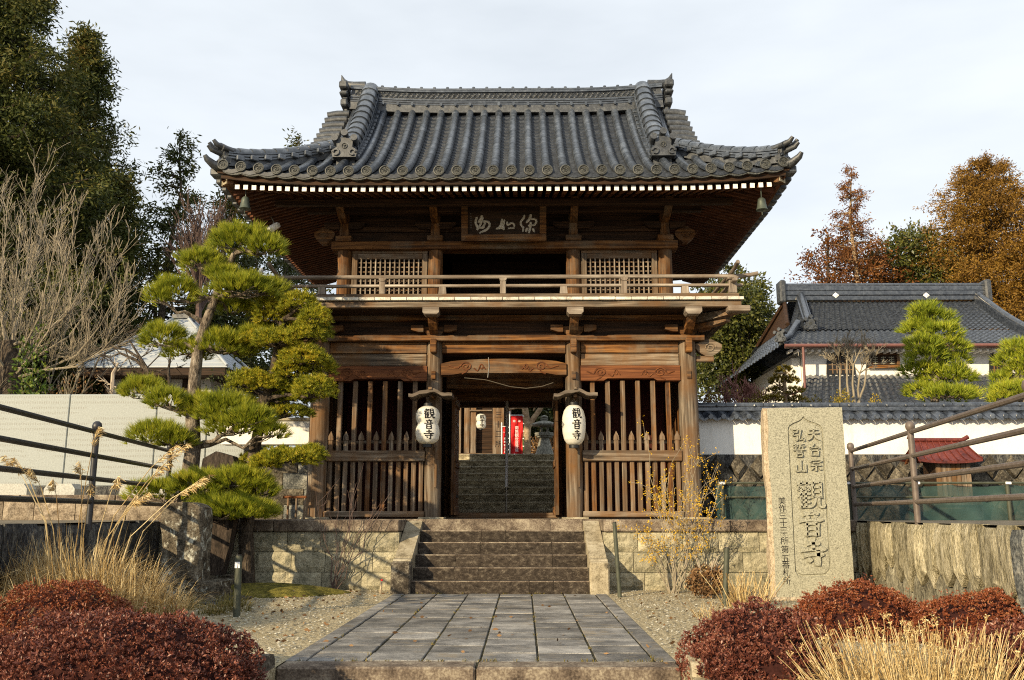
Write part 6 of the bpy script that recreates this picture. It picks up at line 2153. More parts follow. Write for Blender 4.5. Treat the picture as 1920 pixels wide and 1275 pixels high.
# ------------------------------------------------------------------ tiled house on the right
def tiled_slope(name, parent, p00, p10, p01, p11, nu, nv, mat, sag=.0, single=0):
    """corrugated, stepped tile surface: p00-p10 eave, p01-p11 ridge"""
    p00, p10, p01, p11 = map(Vector, (p00, p10, p01, p11))
    nrm = (p10 - p00).cross(p01 - p00).normalized()
    if nrm.z < 0: nrm = -nrm
    rows = []
    for j in range(nv):
        for e in (0, 1):
            v = (j + e * .98) / nv
            row = []
            for i in range(nu * 4 + 1):
                u = i / (nu * 4)
                p = (p00.lerp(p10, u)).lerp(p01.lerp(p11, u), v)
                h = (.030 * (1 - e)) + .030 * (math.cos(2 * math.pi * i / 4 + .6)) - sag * math.sin(math.pi * v)
                row.append(tuple(p + nrm * h))
            rows.append(row)
    for j in range(single):
        for i in range(nu):
            a = rows[2 * j][4 * i:4 * i + 5]
            b = rows[2 * j + 1][4 * i:4 * i + 5]
            lo = [(x, y, z - .05) for x, y, z in a]
            MB().grid([lo, a, b]).build('roof_tile', M[mat], parent, a[0], smooth=35)
    m = MB().grid(rows[2 * single:])
    m.grid([rows[0], [(a, b, c - .08) for a, b, c in rows[0]]])
    return tag(m.build(name, M[mat], parent), kind='stuff')


HY = 30.0
hs = empty('tiled_house', (13, HY + 3, UZ), 'white plastered house with glossy black tiled roof at the right', 'house')
ev0, ev1 = P(1484, 643, HY), P(1960, 640, HY)
zev = ev0.z
rg0, rg1 = P(1466, 566, HY + 3.6), P(1842, 566, HY + 3.6)
zrg = rg0.z
xE0, xE1 = P(1470, 645, HY).x, P(1930, 640, HY).x + .6
XR0, XR1 = rg0.x + .25, rg1.x
tiled_slope('roof_tiles', hs, (xE0, HY, zev), (xE1, HY, zev), (XR0 + .3, HY + 3.6, zrg), (XR1, HY + 3.6, zrg), 40, 20, 'tile_black', .12, 7)
MB().add([(xE0, HY + 7.2, zev), (xE1, HY + 7.2, zev), (XR1, HY + 3.6, zrg), (XR0, HY + 3.6, zrg)], [(0, 1, 2, 3)]).build('back_slope', M['tile_black'], hs)
hrx = XR0 - .5
# left hipped end with a small gable
gz = zev + (zrg - zev) * .42
tiled_slope('side_roof_tiles', hs, (xE0 - .15, HY + 7.2, zev), (xE0 - .15, HY, zev), (xE0 + .75, HY + 5.6, gz), (xE0 + .75, HY + 1.5, gz), 22, 7, 'tile_black', .04)
MB().add([(xE0 + .70, HY + 1.5, gz), (xE0 + .70, HY + 5.6, gz), (XR0 - .1, HY + 3.6, zrg)], [(0, 1, 2)]).build('gable_wall', M['shade_wood'], hs)
for dy in (-1, 1):
    MB().tube([(xE0 + .60, HY + 3.6 + dy * 2.1, gz), (XR0 - .15, HY + 3.6, zrg)], .08, 6).build('bargeboard', M['shade_wood'], hs)
ez = zrg + .02
for (k, r_, z_) in ((0, .17, .0), (1, .15, .2), (2, .13, .38)):
    bx('ridge_course', M['tile_black'], hs, XR0 - .15, XR1 + .1, HY + 3.6 - r_, HY + 3.6 + r_, ez + z_, ez + z_ + .175, .02)
MB().tube([(XR0 - .3, HY + 3.6, ez + .60), (XR1 + .2, HY + 3.6, ez + .60)], .10, 8).build('ridge_roll', M['tile_black'], hs, smooth=50)
for u in (1568, 1738):
    q = P(u, 553, HY + 3.35)
    MB().add([(q.x, HY + 3.40, q.z + .11), (q.x - .13, HY + 3.40, q.z), (q.x, HY + 3.40, q.z - .11), (q.x + .13, HY + 3.40, q.z), (q.x, HY + 3.36, q.z)], [(0, 1, 4), (1, 2, 4), (2, 3, 4), (3, 0, 4)]).build('crest', M['white_paint'], hs)
for x in (XR0 - .25, XR1 + .15):
    bx('ridge_end_tile', M['tile_dark'], hs, x - .12, x + .12, HY + 3.3, HY + 3.9, ez - .1, ez + .78, .06)
# verge rolls down the slope
sl0 = lambda x, s: Vector((x, HY + 3.6 * s, zev + (zrg - zev) * s - .12 * math.sin(math.pi * s)))
for (xa, xb, s0) in ((xE0 + 1.25, XR0 + .45, .32), (xE1 - .3, XR1 - .2, .05)):
    pth = [sl0(xa + (xb - xa) * (s - s0) / (1 - s0), s) + Vector((0, -.03, .10)) for s in np.linspace(s0, 1, 7)]
    strip('verge_ridge', pth, [(-.16, -.1), (-.16, .16), (.16, .16), (.16, -.1)], 'tile_black', hs, pth[0])
    MB().tube([q + Vector((0, -.02, .2)) for q in pth], .12, 8).build('verge_roll', M['tile_black'], hs, smooth=50)
    ornament(hs, pth[0] + Vector((0, -.1, .05)), (0, -1, 0), .9)
cr = [Vector((xE0 - .1, HY - .05, zev + .12)), Vector((xE0 + .35, HY + .5, zev + .35)), Vector((xE0 + .9, HY + 1.3, zev + (zrg - zev) * .36 + .15))]
MB().tube(cr, .13, 8).build('corner_ridge', M['tile_black'], hs, smooth=50)
ornament(hs, cr[0] + Vector((-.05, -.1, 0)), (-.7, -.7, 0), .8)
# walls
wz0, wz1 = P(1700, 708, HY + .9).z, zev - .02
wx0, wx1 = P(1507, 680, HY + .9).x, xE1 - .6
bx('plaster_wall', M['plaster'], hs, wx0, wx1, HY + .9, HY + 6.3, UZ, wz1, 0)
bx('eave_board', M['gutter'], hs, xE0 + .05, xE1, HY + .02, HY + .16, zev - .16, zev - .055, .01)
MB().tube([(xE0, HY - .08, zev - .10), (xE1, HY - .08, zev - .10)], .06, 8).build('gutter', M['gutter'], hs, smooth=50)
tp_ = MB().box(-.035, .035, 0, .5, -.04, .04).mesh('rafter_end', M['white_tip'])
for i in range(40):
    place('rafter_end', tp_, hs, (xE0 + .3 + i * .235, HY + .2, zev - .22))
# left return: side eave running back, low pent wall
se = [P(1448, 655, HY + .5), P(1400, 695, HY + 7)]
tiled_slope('side_eave_tiles', hs, (xE0 - .9, HY + 8.5, zev - .55), (xE0 - .15, HY - .05, zev - .05), (xE0 + .2, HY + 8.5, zev + .1), (xE0 + .25, HY + .2, zev + .15), 26, 3, 'tile_black')
bx('side_wall', M['plaster'], hs, wx0 - .32, wx0 - .02, HY + 1.2, HY + 9, UZ, wz1 - .3, 0)
# windows
for (u0, u1, nbx) in ((1552, 1600, 5), (1857, 1886, 4)):
    xa, xb = P(u0, 690, HY + .88).x, P(u1, 690, HY + .88).x
    za, zb_ = P(u0, 702, HY + .88).z, P(u0, 660, HY + .88).z
    w = xb - xa
    ol = [(xa - .06, za), (xb + .06, za), (xb + .02, za + (zb_ - za) * .55), (xb - .05, za + (zb_ - za) * .8), (xb - w * .2, za + (zb_ - za) * .93), ((xa + xb) / 2, zb_), (xa + w * .2, za + (zb_ - za) * .93), (xa + .05, za + (zb_ - za) * .8), (xa - .02, za + (zb_ - za) * .55)]
    wnd = MB().prism(ol, 'y', HY + .84, HY + .899).build('bell_window', M['black'], hs)
    for i in range(nbx):
        x = xa + w * (i + 1) / (nbx + 1)
        bx('lattice_bar', M['gray_wood_z'], wnd, x - .02, x + .02, HY + .815, HY + .838, za + .02, za + (zb_ - za) * .82, .004)
    for i in range(3):
        z = za + (zb_ - za) * (.2 + .22 * i)
        bx('lattice_bar', M['gray_wood_x'], wnd, xa + .02, xb - .02, HY + .84 - .008, HY + .84 - .001, z - .015, z + .015, 0)
xa, xb = P(1629, 680, HY + .8).x, P(1684, 680, HY + .8).x
za, zb_ = P(1650, 688, HY + .8).z, P(1650, 663, HY + .8).z
hp_ = empty('house_plaque', ((xa + xb) / 2, HY + .8, za), 'dark framed wooden plaque on the white wall of the tiled house', 'plaque')
bx('board', M['dark_wood'], hp_, xa, xb, HY + .80, HY + .86, za, zb_, .01)
for (a, b, c, d) in ((xa - .05, xb + .05, zb_ - .05, zb_ + .05), (xa - .05, xb + .05, za - .05, za + .05), (xa - .05, xa + .05, za + .052, zb_ - .052), (xb - .05, xb + .05, za + .052, zb_ - .052)):
    bx('frame', M['wood_x'], hp_, a, b, HY + .74, HY + .80, c, d, .01)
lt = MB()
for i in range(3):      # three blurred characters, not legible
    cx_ = xa + (xb - xa) * (.22 + .28 * i)
    for j in range(4):
        zq = (za + zb_) / 2 + .10 - j * .07
        lt.box(cx_ - .09 + .02 * ((i + j) % 2), cx_ + .09 - .03 * ((i * j) % 2), HY + .785, HY + .799, zq - .012, zq + .012)
    lt.box(cx_ - .012, cx_ + .012, HY + .784, HY + .798, (za + zb_) / 2 - .14, (za + zb_) / 2 + .13)
lt.build('lettering', M['granite'], hp_)
# pent roof below
pe, pt_ = P(1500, 775, HY - 1.2), P(1540, 703, HY + .85)
tiled_slope('pent_roof_tiles', hs, (P(1490, 770, HY - 1.2).x, HY - 1.4, pe.z), (xE1 + .3, HY - 1.4, pe.z), (P(1510, 706, HY + .85).x, HY + .88, pt_.z), (xE1 - .3, HY + .88, pt_.z), 38, 9, 'tile_black')
bx('lower_wall', M['gray_plaster'], hs, wx0 - .1, wx1, HY - .6, HY + .88, UZ, pe.z, 0)
q0, q1 = P(1505, 655, HY), P(1501, 735, HY - .8)
MB().tube([(q0.x, HY - .06, zev - .12), (q0.x, HY + .0, q1.z + .25), (q1.x - .08, HY - .2, q1.z)], .045, 8).build('downpipe', M['gutter'], hs, smooth=50)

# ------------------------------------------------------------------ pale pyramid-roofed hall on the left
pv = empty('pyramid_hall', (-12.2, 32, UZ), 'low hall with pale gray pyramid roof behind the slab wall', 'building')
ap = P(292, 600, 32)
e0, e1 = P(118, 679, 28.6), P(408, 690, 28.6)
cxp = (e0.x + e1.x) / 2
hw = (e1.x - e0.x) / 2
ztp, zep = ap.z, e0.z
nst = 11
cn = [(-1, -1), (1, -1), (1, 1), (-1, 1)]
for k in range(nst):
    t0, t1 = k / nst, (k + 1) / nst
    f = lambda t: (1 - t * .90) * hw
    g = lambda t: zep + (ztp - zep) * (t ** 1.12)
    m = MB()
    for i in range(4):
        c0, c1 = cn[i], cn[(i + 1) % 4]
        P0 = lambda c, t, dz: (cxp + c[0] * f(t), 32 + c[1] * f(t), g(t) + dz)
        m.add([P0(c0, t0, .02), P0(c1, t0, .02), P0(c1, t1, -.0), P0(c0, t1, 0), P0(c0, t0, -.03), P0(c1, t0, -.03)], [(0, 1, 2, 3), (4, 5, 1, 0)])
    m.build('roof_sheet', M['copper'], pv)
for c in cn:
    MB().tube([(cxp + c[0] * hw, 32 + c[1] * hw, zep + .03), (cxp + c[0] * hw * .1, 32 + c[1] * hw * .1, ztp + .02)], .05, 6).build('hip_cap', M['copper'], pv)
bx('finial_base', M['tile_dark'], pv, cxp - hw * .13, cxp + hw * .13, 32 - hw * .13, 32 + hw * .13, ztp - .02, ztp + .16, .02)
bx('finial', M['tile_dark'], pv, cxp - .12, cxp + .12, 31.88, 32.12, ztp + .16, ztp + .34, .04)
bx('eave', M['dark_wood'], pv, cxp - hw + .05, cxp + hw - .05, 32 - hw + .05, 32 + hw - .05, zep - .30, zep - .04, .02)
bx('wall', M['gray_plaster'], pv, cxp - hw + .8, cxp + hw - .8, 32 - hw + .9, 32 + hw - .8, UZ, zep - .30, 0)
for u in (205, 235, 312, 349):
    x = P(u, 710, 32 - hw + .85).x
    bx('post', M['dark_wood'], pv, x - .10, x + .10, 32 - hw + .80, 32 - hw + .898, UZ, zep - .302, 0)
bx('window_panel', M['dark_wood'], pv, P(212, 710, 30).x, P(232, 710, 30).x, 32 - hw + .84, 32 - hw + .897, UZ + 1.0, zep - .5, 0)

# ------------------------------------------------------------------ clipped pines
def niwaki(name, base, trunk, pads, mat, label, cat='pine tree', group=None, Y0=None, L=.11, Wd=.0065, per=16, dens=560, spread=.55, bark='bark', seed=1, tr=(.10, .035), limbs=True):
    """trunk: list of points; pads: list of (centre, rx, ry, rz)"""
    rs = random.Random(seed)
    t = empty(name, base, label, cat, group)
    m = MB()
    n = len(trunk)
    m.tube(trunk, [tr[0] + (tr[1] - tr[0]) * (i / (n - 1)) ** .8 for i in range(n)], 9)
    V = []
    for c, rx, ry, rz_ in pads:
        c = Vector(c)
        k = min(range(n), key=lambda i: (Vector(trunk[i]) - c).length + max(0, (Vector(trunk[i]).z - c.z)) * .6)
        a = Vector(trunk[k])
        if limbs:
            pts = wander(a, c + Vector((0, 0, -rz_ * .25)), 5, .09, rs)
            branch_tubes(m, pts, max(.018, tr[1] * .9), .012, 6)
            for j in range(7):
                an = j * .9 + rs.random()
                e = c + Vector((math.cos(an) * rx * .75, math.sin(an) * ry * .75, rs.uniform(-.25, .25) * rz_))
                branch_tubes(m, wander(pts[3 + j % 2], e, 3, .09, rs), .011, .005, 4)
        ns = int(dens * (rx * 2 * rz_ + rx * ry) * 2.2)
        p, d = pad_shoots(c, rx, ry, rz_, ns)
        V.append(needles(p, d, per, L, Wd, spread))
    m.build('trunk', M[bark], t, smooth=60)
    v = np.concatenate(V) - np.array(base)
    place('foliage', tris_mesh('foliage', v, M[mat]), t, base)
    return t


def pxpads(lst, Y, seed, sc=1.0):
    r = random.Random(seed)
    out = []
    for it in lst:
        u, v, w, h = it[:4]
        y = Y + (it[4] if len(it) > 4 else r.uniform(-.30, .22))
        c = P(u, v, y)
        k = y * 1.02 / FPX
        out.append((c, w * k * .90 * sc, max(.15, w * k * .76 * sc), h * k * .97 * sc))
    return out


YA = 12.6
pads = pxpads([(455, 462, 72, 36, 0), (500, 470, 40, 26, -.2), (378, 496, 46, 24), (420, 520, 36, 16), (327, 556, 47, 36), (300, 560, 25, 26), (462, 548, 74, 26), (440, 585, 40, 22, .3), (510, 545, 34, 16),
               (308, 640, 48, 30), (350, 665, 45, 24, .3), (412, 655, 55, 32), (492, 640, 50, 28, .35), (450, 660, 40, 24, .3),
               (268, 737, 44, 25), (312, 758, 42, 26), (375, 770, 40, 30), (425, 775, 62, 36), (470, 790, 45, 26, -.4), (293, 822, 54, 28), (330, 830, 34, 22), (440, 806, 60, 26, -.2), (508, 815, 32, 18, -.3),
               (300, 930, 62, 25, -.3), (370, 915, 52, 28, -.5), (450, 908, 66, 26, -.4), (480, 925, 40, 22, -.4), (440, 962, 66, 26, -.6), (480, 965, 44, 22, -.5), (395, 955, 40, 24, -.6)], YA, 4)
tb = P(352, 895, YA)
tb.z = TZ
tr = [tb, P(356, 890, YA), P(362, 840, YA), P(361, 780, YA), P(366, 700, YA), P(372, 650, YA), P(386, 605, YA), P(403, 560, YA), P(420, 515, YA), P(440, 475, YA)]
niwaki('black_pine', tb, tr, pads, 'pine', 'tall clipped black pine with green needle pads left of the gate', seed=5, tr=(.135, .04), dens=450, per=24, spread=.43, L=.128, Wd=.0072)

YB2 = 12.55
pads = pxpads([(560, 572, 40, 26), (520, 600, 48, 26), (590, 600, 34, 26), (505, 575, 30, 20), (480, 640, 40, 20, .2), (520, 640, 50, 24), (575, 630, 42, 22), (600, 625, 26, 18), (570, 675, 50, 28), (600, 690, 34, 26), (545, 700, 38, 24),
               (470, 718, 48, 24), (505, 725, 40, 22), (590, 735, 44, 32), (555, 745, 40, 28), (545, 775, 46, 16, .25), (500, 770, 34, 16, .3), (540, 862, 62, 22), (580, 855, 32, 20), (500, 870, 34, 18), (470, 868, 22, 18, .2), (440, 760, 30, 16, .2)], YB2, 8)
tb = Vector((P(463, 1108, YB2).x, YB2, 0))
tr = [tb - Vector((0, 0, .1)), P(463, 1090, YB2), P(461, 1000, YB2), P(468, 920, YB2), P(474, 860, YB2), P(486, 800, YB2), P(497, 750, YB2), P(512, 700, YB2), P(520, 650, YB2), P(530, 600, YB2)]
niwaki('golden_yew', tb, tr, pads, 'pine_gold', 'clipped golden-green conifer in rounded tiers overlapping the left gate bay', 'conifer', seed=9, tr=(.125, .04), L=.060, Wd=.010, per=13, dens=1400, spread=.8, bark='bark_dark')

# pines in the upper garden at the right
def far_pads(lst, Y, s): return pxpads(lst, Y, s, 1.04)


YR = 18.0
GZ = 1.92
pads = far_pads([(1735, 588, 34, 17), (1748, 605, 44, 22), (1722, 620, 34, 17), (1760, 628, 42, 18), (1730, 650, 34, 18), (1772, 655, 44, 20), (1738, 672, 40, 20), (1790, 680, 32, 18), (1728, 700, 40, 18), (1772, 708, 50, 20), (1800, 712, 30, 16), (1735, 738, 38, 18), (1775, 745, 54, 18), (1810, 742, 26, 14)], YR, 12)
b_ = Vector((P(1750, 760, YR).x, YR, GZ))
niwaki('garden_pine', b_, [b_, P(1752, 740, YR), P(1756, 700, YR), P(1752, 650, YR), P(1745, 600, YR)], pads, 'pine_far', 'bright green clipped pine standing in front of the tiled house', seed=3, tr=(.10, .04), L=.15, Wd=.014, per=12, dens=240, group='garden pines before the tiled house')
pads = far_pads([(1908, 655, 26, 16), (1895, 680, 30, 18), (1915, 700, 36, 18), (1885, 715, 26, 16), (1900, 738, 44, 18), (1880, 752, 26, 12), (1930, 680, 30, 30), (1935, 740, 30, 24)], YR, 13)
b_ = Vector((P(1915, 760, YR).x, YR, GZ))
niwaki('garden_pine', b_, [b_, P(1912, 700, YR), P(1908, 650, YR)], pads, 'pine_far', 'clipped pine cut by the right edge above the handrail', seed=4, tr=(.10, .04), L=.15, Wd=.014, per=12, dens=240, group='garden pines before the tiled house')
pads = far_pads([(1470, 698, 18, 10), (1462, 716, 20, 9), (1482, 715, 16, 9), (1455, 735, 18, 8), (1490, 735, 16, 8), (1450, 750, 22, 8), (1495, 752, 20, 8)], 16.6, 14)
b_ = Vector((P(1473, 760, 16.6).x, 16.6, GZ))
niwaki('small_clipped_shrub', b_, [b_, P(1472, 740, 16.6), P(1470, 700, 16.6)], pads, 'hedge', 'small cloud-clipped shrub with pale stems left of the tiled house', 'shrub', seed=6, tr=(.05, .03), L=.07, Wd=.016, per=12, dens=500, bark='bark_tan')

# ------------------------------------------------------------------ mounds of clipped azalea
def mound(c, rx, ry, rz_, mat, label, n, L=.021, name='azalea_mound', group='clipped azalea mounds', cat='shrub', sprigs=40, seed=0):
    c = Vector(c)
    t = empty(name, c, label, cat, group)
    u = unit(n)
    u[:, 2] = np.abs(u[:, 2])
    lump = 1 + .05 * np.sin(u[:, :1] * 6 + seed) * np.cos(u[:, 1:2] * 5 + seed * 2) + .035 * np.sin(u[:, :1] * 13 + u[:, 1:2] * 11 + seed)
    R = np.array([rx, ry, rz_])
    # little rosettes: leaves gathered on shoot tips
    n = int(n * 1.35)
    u = np.concatenate([u, unit(n - len(u)) * np.array([1, 1, -1])]) if n > len(u) else u
    u[:, 2] = np.abs(u[:, 2])
    lump = 1 + .075 * np.sin(u[:, :1] * 6 + seed) * np.cos(u[:, 1:2] * 5 + seed * 2) + .045 * np.sin(u[:, :1] * 13 + u[:, 1:2] * 11 + seed) + .025 * np.sin(u[:, :1] * 29 + u[:, 2:] * 31 + seed)
    thin = np.sin(u[:, 0] * 8 + seed * 3) * np.sin(u[:, 1] * 9 + seed) * np.sin(u[:, 2] * 10 + seed * 2)
    keep = rng.random(len(u)) > np.clip((thin - .30) * 2.2, 0, .85)
    u, lump = u[keep], lump[keep]
    n = len(u)
    ns = n // 7
    tip = u[:ns] * R * lump[:ns] * rng.uniform(.90, 1.02, (ns, 1))
    p = np.repeat(tip, 7, 0)
    nrm = np.repeat(u[:ns] / R, 7, 0)
    nrm /= np.linalg.norm(nrm, axis=1, keepdims=True)
    d = nrm * .65 + unit(len(p)) * .85 + np.array([0, 0, .2])
    v = leaf_quads(p, d, L * np.repeat(rng.uniform(.7, 1.35, ns), 7), L * .48)
    if sprigs:
        us = unit(sprigs); us[:, 2] = np.abs(us[:, 2]) * .8 + .2
        us /= np.linalg.norm(us, axis=1, keepdims=True)
        q = us * R * 1.01
        q = np.repeat(q, 9, 0) + np.tile(np.linspace(0, 1, 9), sprigs)[:, None] * (np.repeat(us, 9, 0) * .3 + np.array([0, 0, .7])) * np.repeat(rng.uniform(.03, .09, (sprigs, 1)), 9, 0)
        v = np.concatenate([v, leaf_quads(q, unit(len(q)) + np.array([0, 0, .5]), L, L * .45)])
    place('leaves', quads_mesh('leaves', v, M[mat]), t, c)
    # dense twiggy inside so that no light passes
    k = MB()
    rows = []
    for j in range(9):
        th = math.pi / 2 * j / 8
        rows.append([(c.x + rx * .90 * math.cos(th) * math.cos(a), c.y + ry * .90 * math.cos(th) * math.sin(a), c.z - .05 + (rz_ * .90 + .05) * math.sin(th)) for a in np.linspace(0, 2 * math.pi, 25)])
    k.grid(rows)
    k.build('twigs', M['twig_core'], t, smooth=80)
    return t


M['twig_core'] = plain('azalea_twig_mass', (0.035, 0.012, 0.010), 0.9, 0.1, var=0.4, scale=40, bstr=0.6)
mound((-2.18, 5.75, -.05), .92, .62, .47, 'azalea', 'largest dark red azalea mound in the left foreground', 46000, seed=1, L=.022)
mound((-3.30, 7.3, .0), .62, .55, .49, 'azalea_rust', 'dark red azalea mound behind the biggest one, below the pampas grass', 24000, seed=2)
mound((-3.25, 5.9, -.05), .55, .5, .36, 'azalea_rust', 'rust-red azalea mound at the bottom left edge', 16000, seed=3)
mound((1.86, 6.25, -.03), .50, .52, .45, 'azalea', 'rounded dark red azalea mound beside the right path corner stone', 26000, seed=4)
mound((3.22, 8.2, 0), .58, .52, .42, 'azalea_rust', 'rust-red azalea mound directly below the inscribed monument', 22000, seed=5, sprigs=90)
mound((4.05, 7.6, 0), .62, .55, .40, 'azalea_rust', 'rust-red azalea mound in front of the cream stone wall', 20000, seed=6, sprigs=80)
mound((3.55, 5.9, -.05), .62, .55, .40, 'azalea', 'dark red azalea mound at the right edge below the handrail', 24000, seed=7)
mound((2.05, 5.35, -.3), .42, .32, .36, 'azalea', 'low dark red azalea mound at the bottom, left of the dry stalks', 14000, seed=8)


# ------------------------------------------------------------------ grasses
def blades(m_list, base, n, h, spread, lean, w, seed, arch=.5):
    r = np.random.default_rng(seed)
    out = []
    a = r.uniform(0, 2 * math.pi, n)
    rad = np.sqrt(r.uniform(0, 1, n)) * spread
    bp = np.stack([base[0] + rad * np.cos(a), base[1] + rad * np.sin(a), np.full(n, base[2])], 1)
    a2 = a + r.normal(0, .7, n)
    hh = h * r.uniform(.55, 1.1, n)
    ln = lean * r.uniform(.2, 1.2, n)
    K = 5
    quads = []
    dx, dy = np.cos(a2), np.sin(a2)
    for i in range(K):
        seg = []
        for t in (i / K, (i + 1) / K):
            x = bp[:, 0] + dx * ln * t ** 1.6
            y = bp[:, 1] + dy * ln * t ** 1.6
            z = bp[:, 2] + hh * (t - arch * ln / max(lean, 1e-6) * t ** 3 * .6)
            ww = w * (1 - t) ** .6 * .5
            seg.append((np.stack([x - dy * ww, y + dx * ww, z], 1), np.stack([x + dy * ww, y - dx * ww, z], 1)))
        quads.append(np.stack([seg[0][0], seg[0][1], seg[1][1], seg[1][0]], 1))
    return np.concatenate(quads).reshape(-1, 3)


gb = Vector((-3.60, 8.2, 0))
gt = empty('pampas_grass', gb, 'tall dry straw-coloured pampas grass with drooping plumes in front of the dark wall', 'grass')
v = [blades(None, gb + Vector((dx, dy, 0)), n_, h_, sp_, ln_, .0085, 700 + i_, ar_) for i_, (dx, dy, n_, h_, sp_, ln_, ar_) in enumerate(((0, 0, 1100, 1.0, .36, .6, .75), (-.5, .1, 800, .95, .32, .6, .8), (.42, -.1, 700, .8, .28, .5, .8), (-.85, .2, 600, .85, .3, .5, .8), (.1, -.5, 700, .7, .4, .6, .9), (-.6, -.6, 500, .7, .35, .55, .9), (.7, .1, 300, .6, .2, .4, .9)))]
place('blades', quads_mesh('blades', np.concatenate(v) - np.array(gb), M['straw']), gt, gb)
cu, pl_ = MB(), []
r = random.Random(4)
for i, (u, v_, x0) in enumerate(((325, 838, .20), (345, 835, .16), (385, 893, .30), (372, 905, .26), (182, 805, .0), (150, 868, -.05), (170, 908, .05), (30, 860, -.4), (15, 858, -.35), (60, 880, -.3), (220, 895, .1), (310, 870, .24), (255, 930, .2), (275, 925, .25), (100, 900, -.2))):
    e = P(u, v_, 8.1 + r.uniform(-.2, .2))
    b0 = gb + Vector((x0 * .6 + r.uniform(-.08, .08), r.uniform(-.15, .15), 0))
    mid = b0.lerp(e, .55) + Vector((-(e.x - b0.x) * .22, 0, .12))
    pts = [b0, b0.lerp(mid, .5), mid, mid.lerp(e, .6) + Vector((0, 0, .05)), e]
    cu.tube(pts, [.005, .005, .004, .0035, .002], 4)
    hd = (e - pts[3])
    for k in range(70):
        t_ = k / 70
        q = pts[3].lerp(e, .25 + t_ * .9)
        d = Vector((hd.x, hd.y, hd.z - .1 - .15 * t_)).normalized() * .8 + Vector((r.gauss(0, .35), r.gauss(0, .35), r.gauss(0, .3) - .15))
        pl_.append((q, d))
cu.build('culms', M['straw'], gt)
pv_ = leaf_quads(np.array([q[:] for q, _ in pl_]), np.array([d[:] for _, d in pl_]), .075, .008)
place('plumes', quads_mesh('plumes', pv_ - np.array(gb), M['straw']), gt, gb)


def stalk_clump(base, n, h, sp, lean, label, seed, name='dry_stalks', heads=True, rad=.0026, group=None):
    base = Vector(base)
    t = empty(name, base, label, 'dry plant', group)
    r = random.Random(seed)
    m = MB()
    hv = []
    for i in range(n):
        a = r.uniform(0, 6.28)
        q = math.sqrt(r.random()) * sp
        b0 = base + Vector((math.cos(a) * q, math.sin(a) * q * .7, -.05))
        hh = h * r.uniform(.55, 1.05)
        e = b0 + Vector((math.cos(a) * lean * q / sp + r.gauss(0, .075), math.sin(a) * lean * q / sp * .6 + r.gauss(0, .06), hh))
        mid = b0.lerp(e, .5) + Vector((r.gauss(0, .028), r.gauss(0, .02), .02))
        if r.random() < .12: e = mid + Vector((r.gauss(0, .14), r.gauss(0, .08), r.uniform(-.05, .12)))
        m.tube([b0, mid, e], [rad, rad * .85, rad * .5], 4, cap=False)
        if heads and r.random() < .14:
            for k in range(5):
                d = Vector((r.gauss(0, .6), r.gauss(0, .6), 1)).normalized() * r.uniform(.015, .04)
                m.tube([e - Vector((0, 0, .005)), e + d], [rad * .5, rad * .4], 3, cap=False)
                hv.append((e + d)[:])
    m.build('stalks', M['straw'], t)
    if hv:
        hv = np.repeat(np.array(hv), 3, 0)
        place('seed_heads', quads_mesh('seed_heads', leaf_quads(hv, unit(len(hv)), .013, .008) - np.array(base), M['straw']), t, base)
    v = blades(None, base, int(n * 1.1), h * .72, sp * 1.05, lean * 2.2, .006, seed + 50, .9)
    place('blades', quads_mesh('blades', v - np.array(base), M['straw']), t, base)
    return t


stalk_clump((2.52, 5.35, -.12), 760, .56, .44, .22, 'thick clump of dry straw stalks in the right foreground between the azaleas', 3)
stalk_clump((2.80, 10.6, 0), 90, .42, .22, .15, 'dry fanned stalks between the short olive post and the monument', 5, rad=.005, heads=False)
stalk_clump((2.2, 9.4, 0), 40, .22, .16, .10, 'low sparse straw tuft in the gravel before the yellow shrub', 6, heads=False)
# dead hydrangea
hb_ = P(1325, 1118, 11.6); hb_.z = 0
t = empty('dead_hydrangea', hb_, 'withered brown hydrangea heap against the platform right of the yellow shrub', 'dry plant')
p = np.array(hb_) + unit(1400) * np.array([.26, .2, .20]) * rng.uniform(.5, 1, (1400, 1)) + np.array([0, 0, .2])
place('leaves', quads_mesh('leaves', leaf_quads(p, unit(1400), .05, .028) - np.array(hb_), M['drybrush']), t, hb_)
m = MB()
r = random.Random(3)
for i in range(16):
    e = hb_ + Vector((r.uniform(-.28, .25), r.uniform(-.15, .1), r.uniform(.25, .52)))
    m.tube([hb_ + Vector((r.uniform(-.08, .08), 0, 0)), hb_.lerp(e, .5) + Vector((0, 0, .06)), e], .005, 4)
m.build('stems', M['twig_pale'], t)
q = P(1322, 1070, 11.6)
hp = np.array([q[:]]) + unit(160) * .05
place('flower_head', quads_mesh('flower_head', leaf_quads(hp, unit(160), .022, .02) - np.array(hb_), M['straw']), t, hb_)

# grass by the posts at the left and moss patch
mb_ = MB()
mc = P(535, 1105, 12.0)
rows = []
for j in range(9):
    rr_ = j / 8
    rows.append([(-3.05 + 1.05 * rr_ * math.cos(a) * (1 + .12 * math.sin(3 * a)), 12.15 + .62 * rr_ * math.sin(a), .13 * (1 - rr_ ** 2) + .004 * math.sin(9 * a) + .005) for a in np.linspace(0, 2 * math.pi, 37)])
mb_.grid(rows)
tag(mb_.build('moss_patch', M['moss'], None, (-3.05, 12.15, 0), smooth=60), kind='stuff')
g0 = Vector((-3.0, 10.6, 0))
gv = np.concatenate([blades(None, g0 + Vector((dx, dy, 0)), 130, .2, .16, .16, .007, 60 + i, .7) for i, (dx, dy) in enumerate(((0, 0), (.25, -.6), (-.35, -.4), (.1, -.9)))])
M['grassg'] = leaf('green_brown_grass', [(0, (.08, .07, .015)), (.5, (.16, .14, .03)), (1, (.30, .22, .08))], .2, .6, .3)
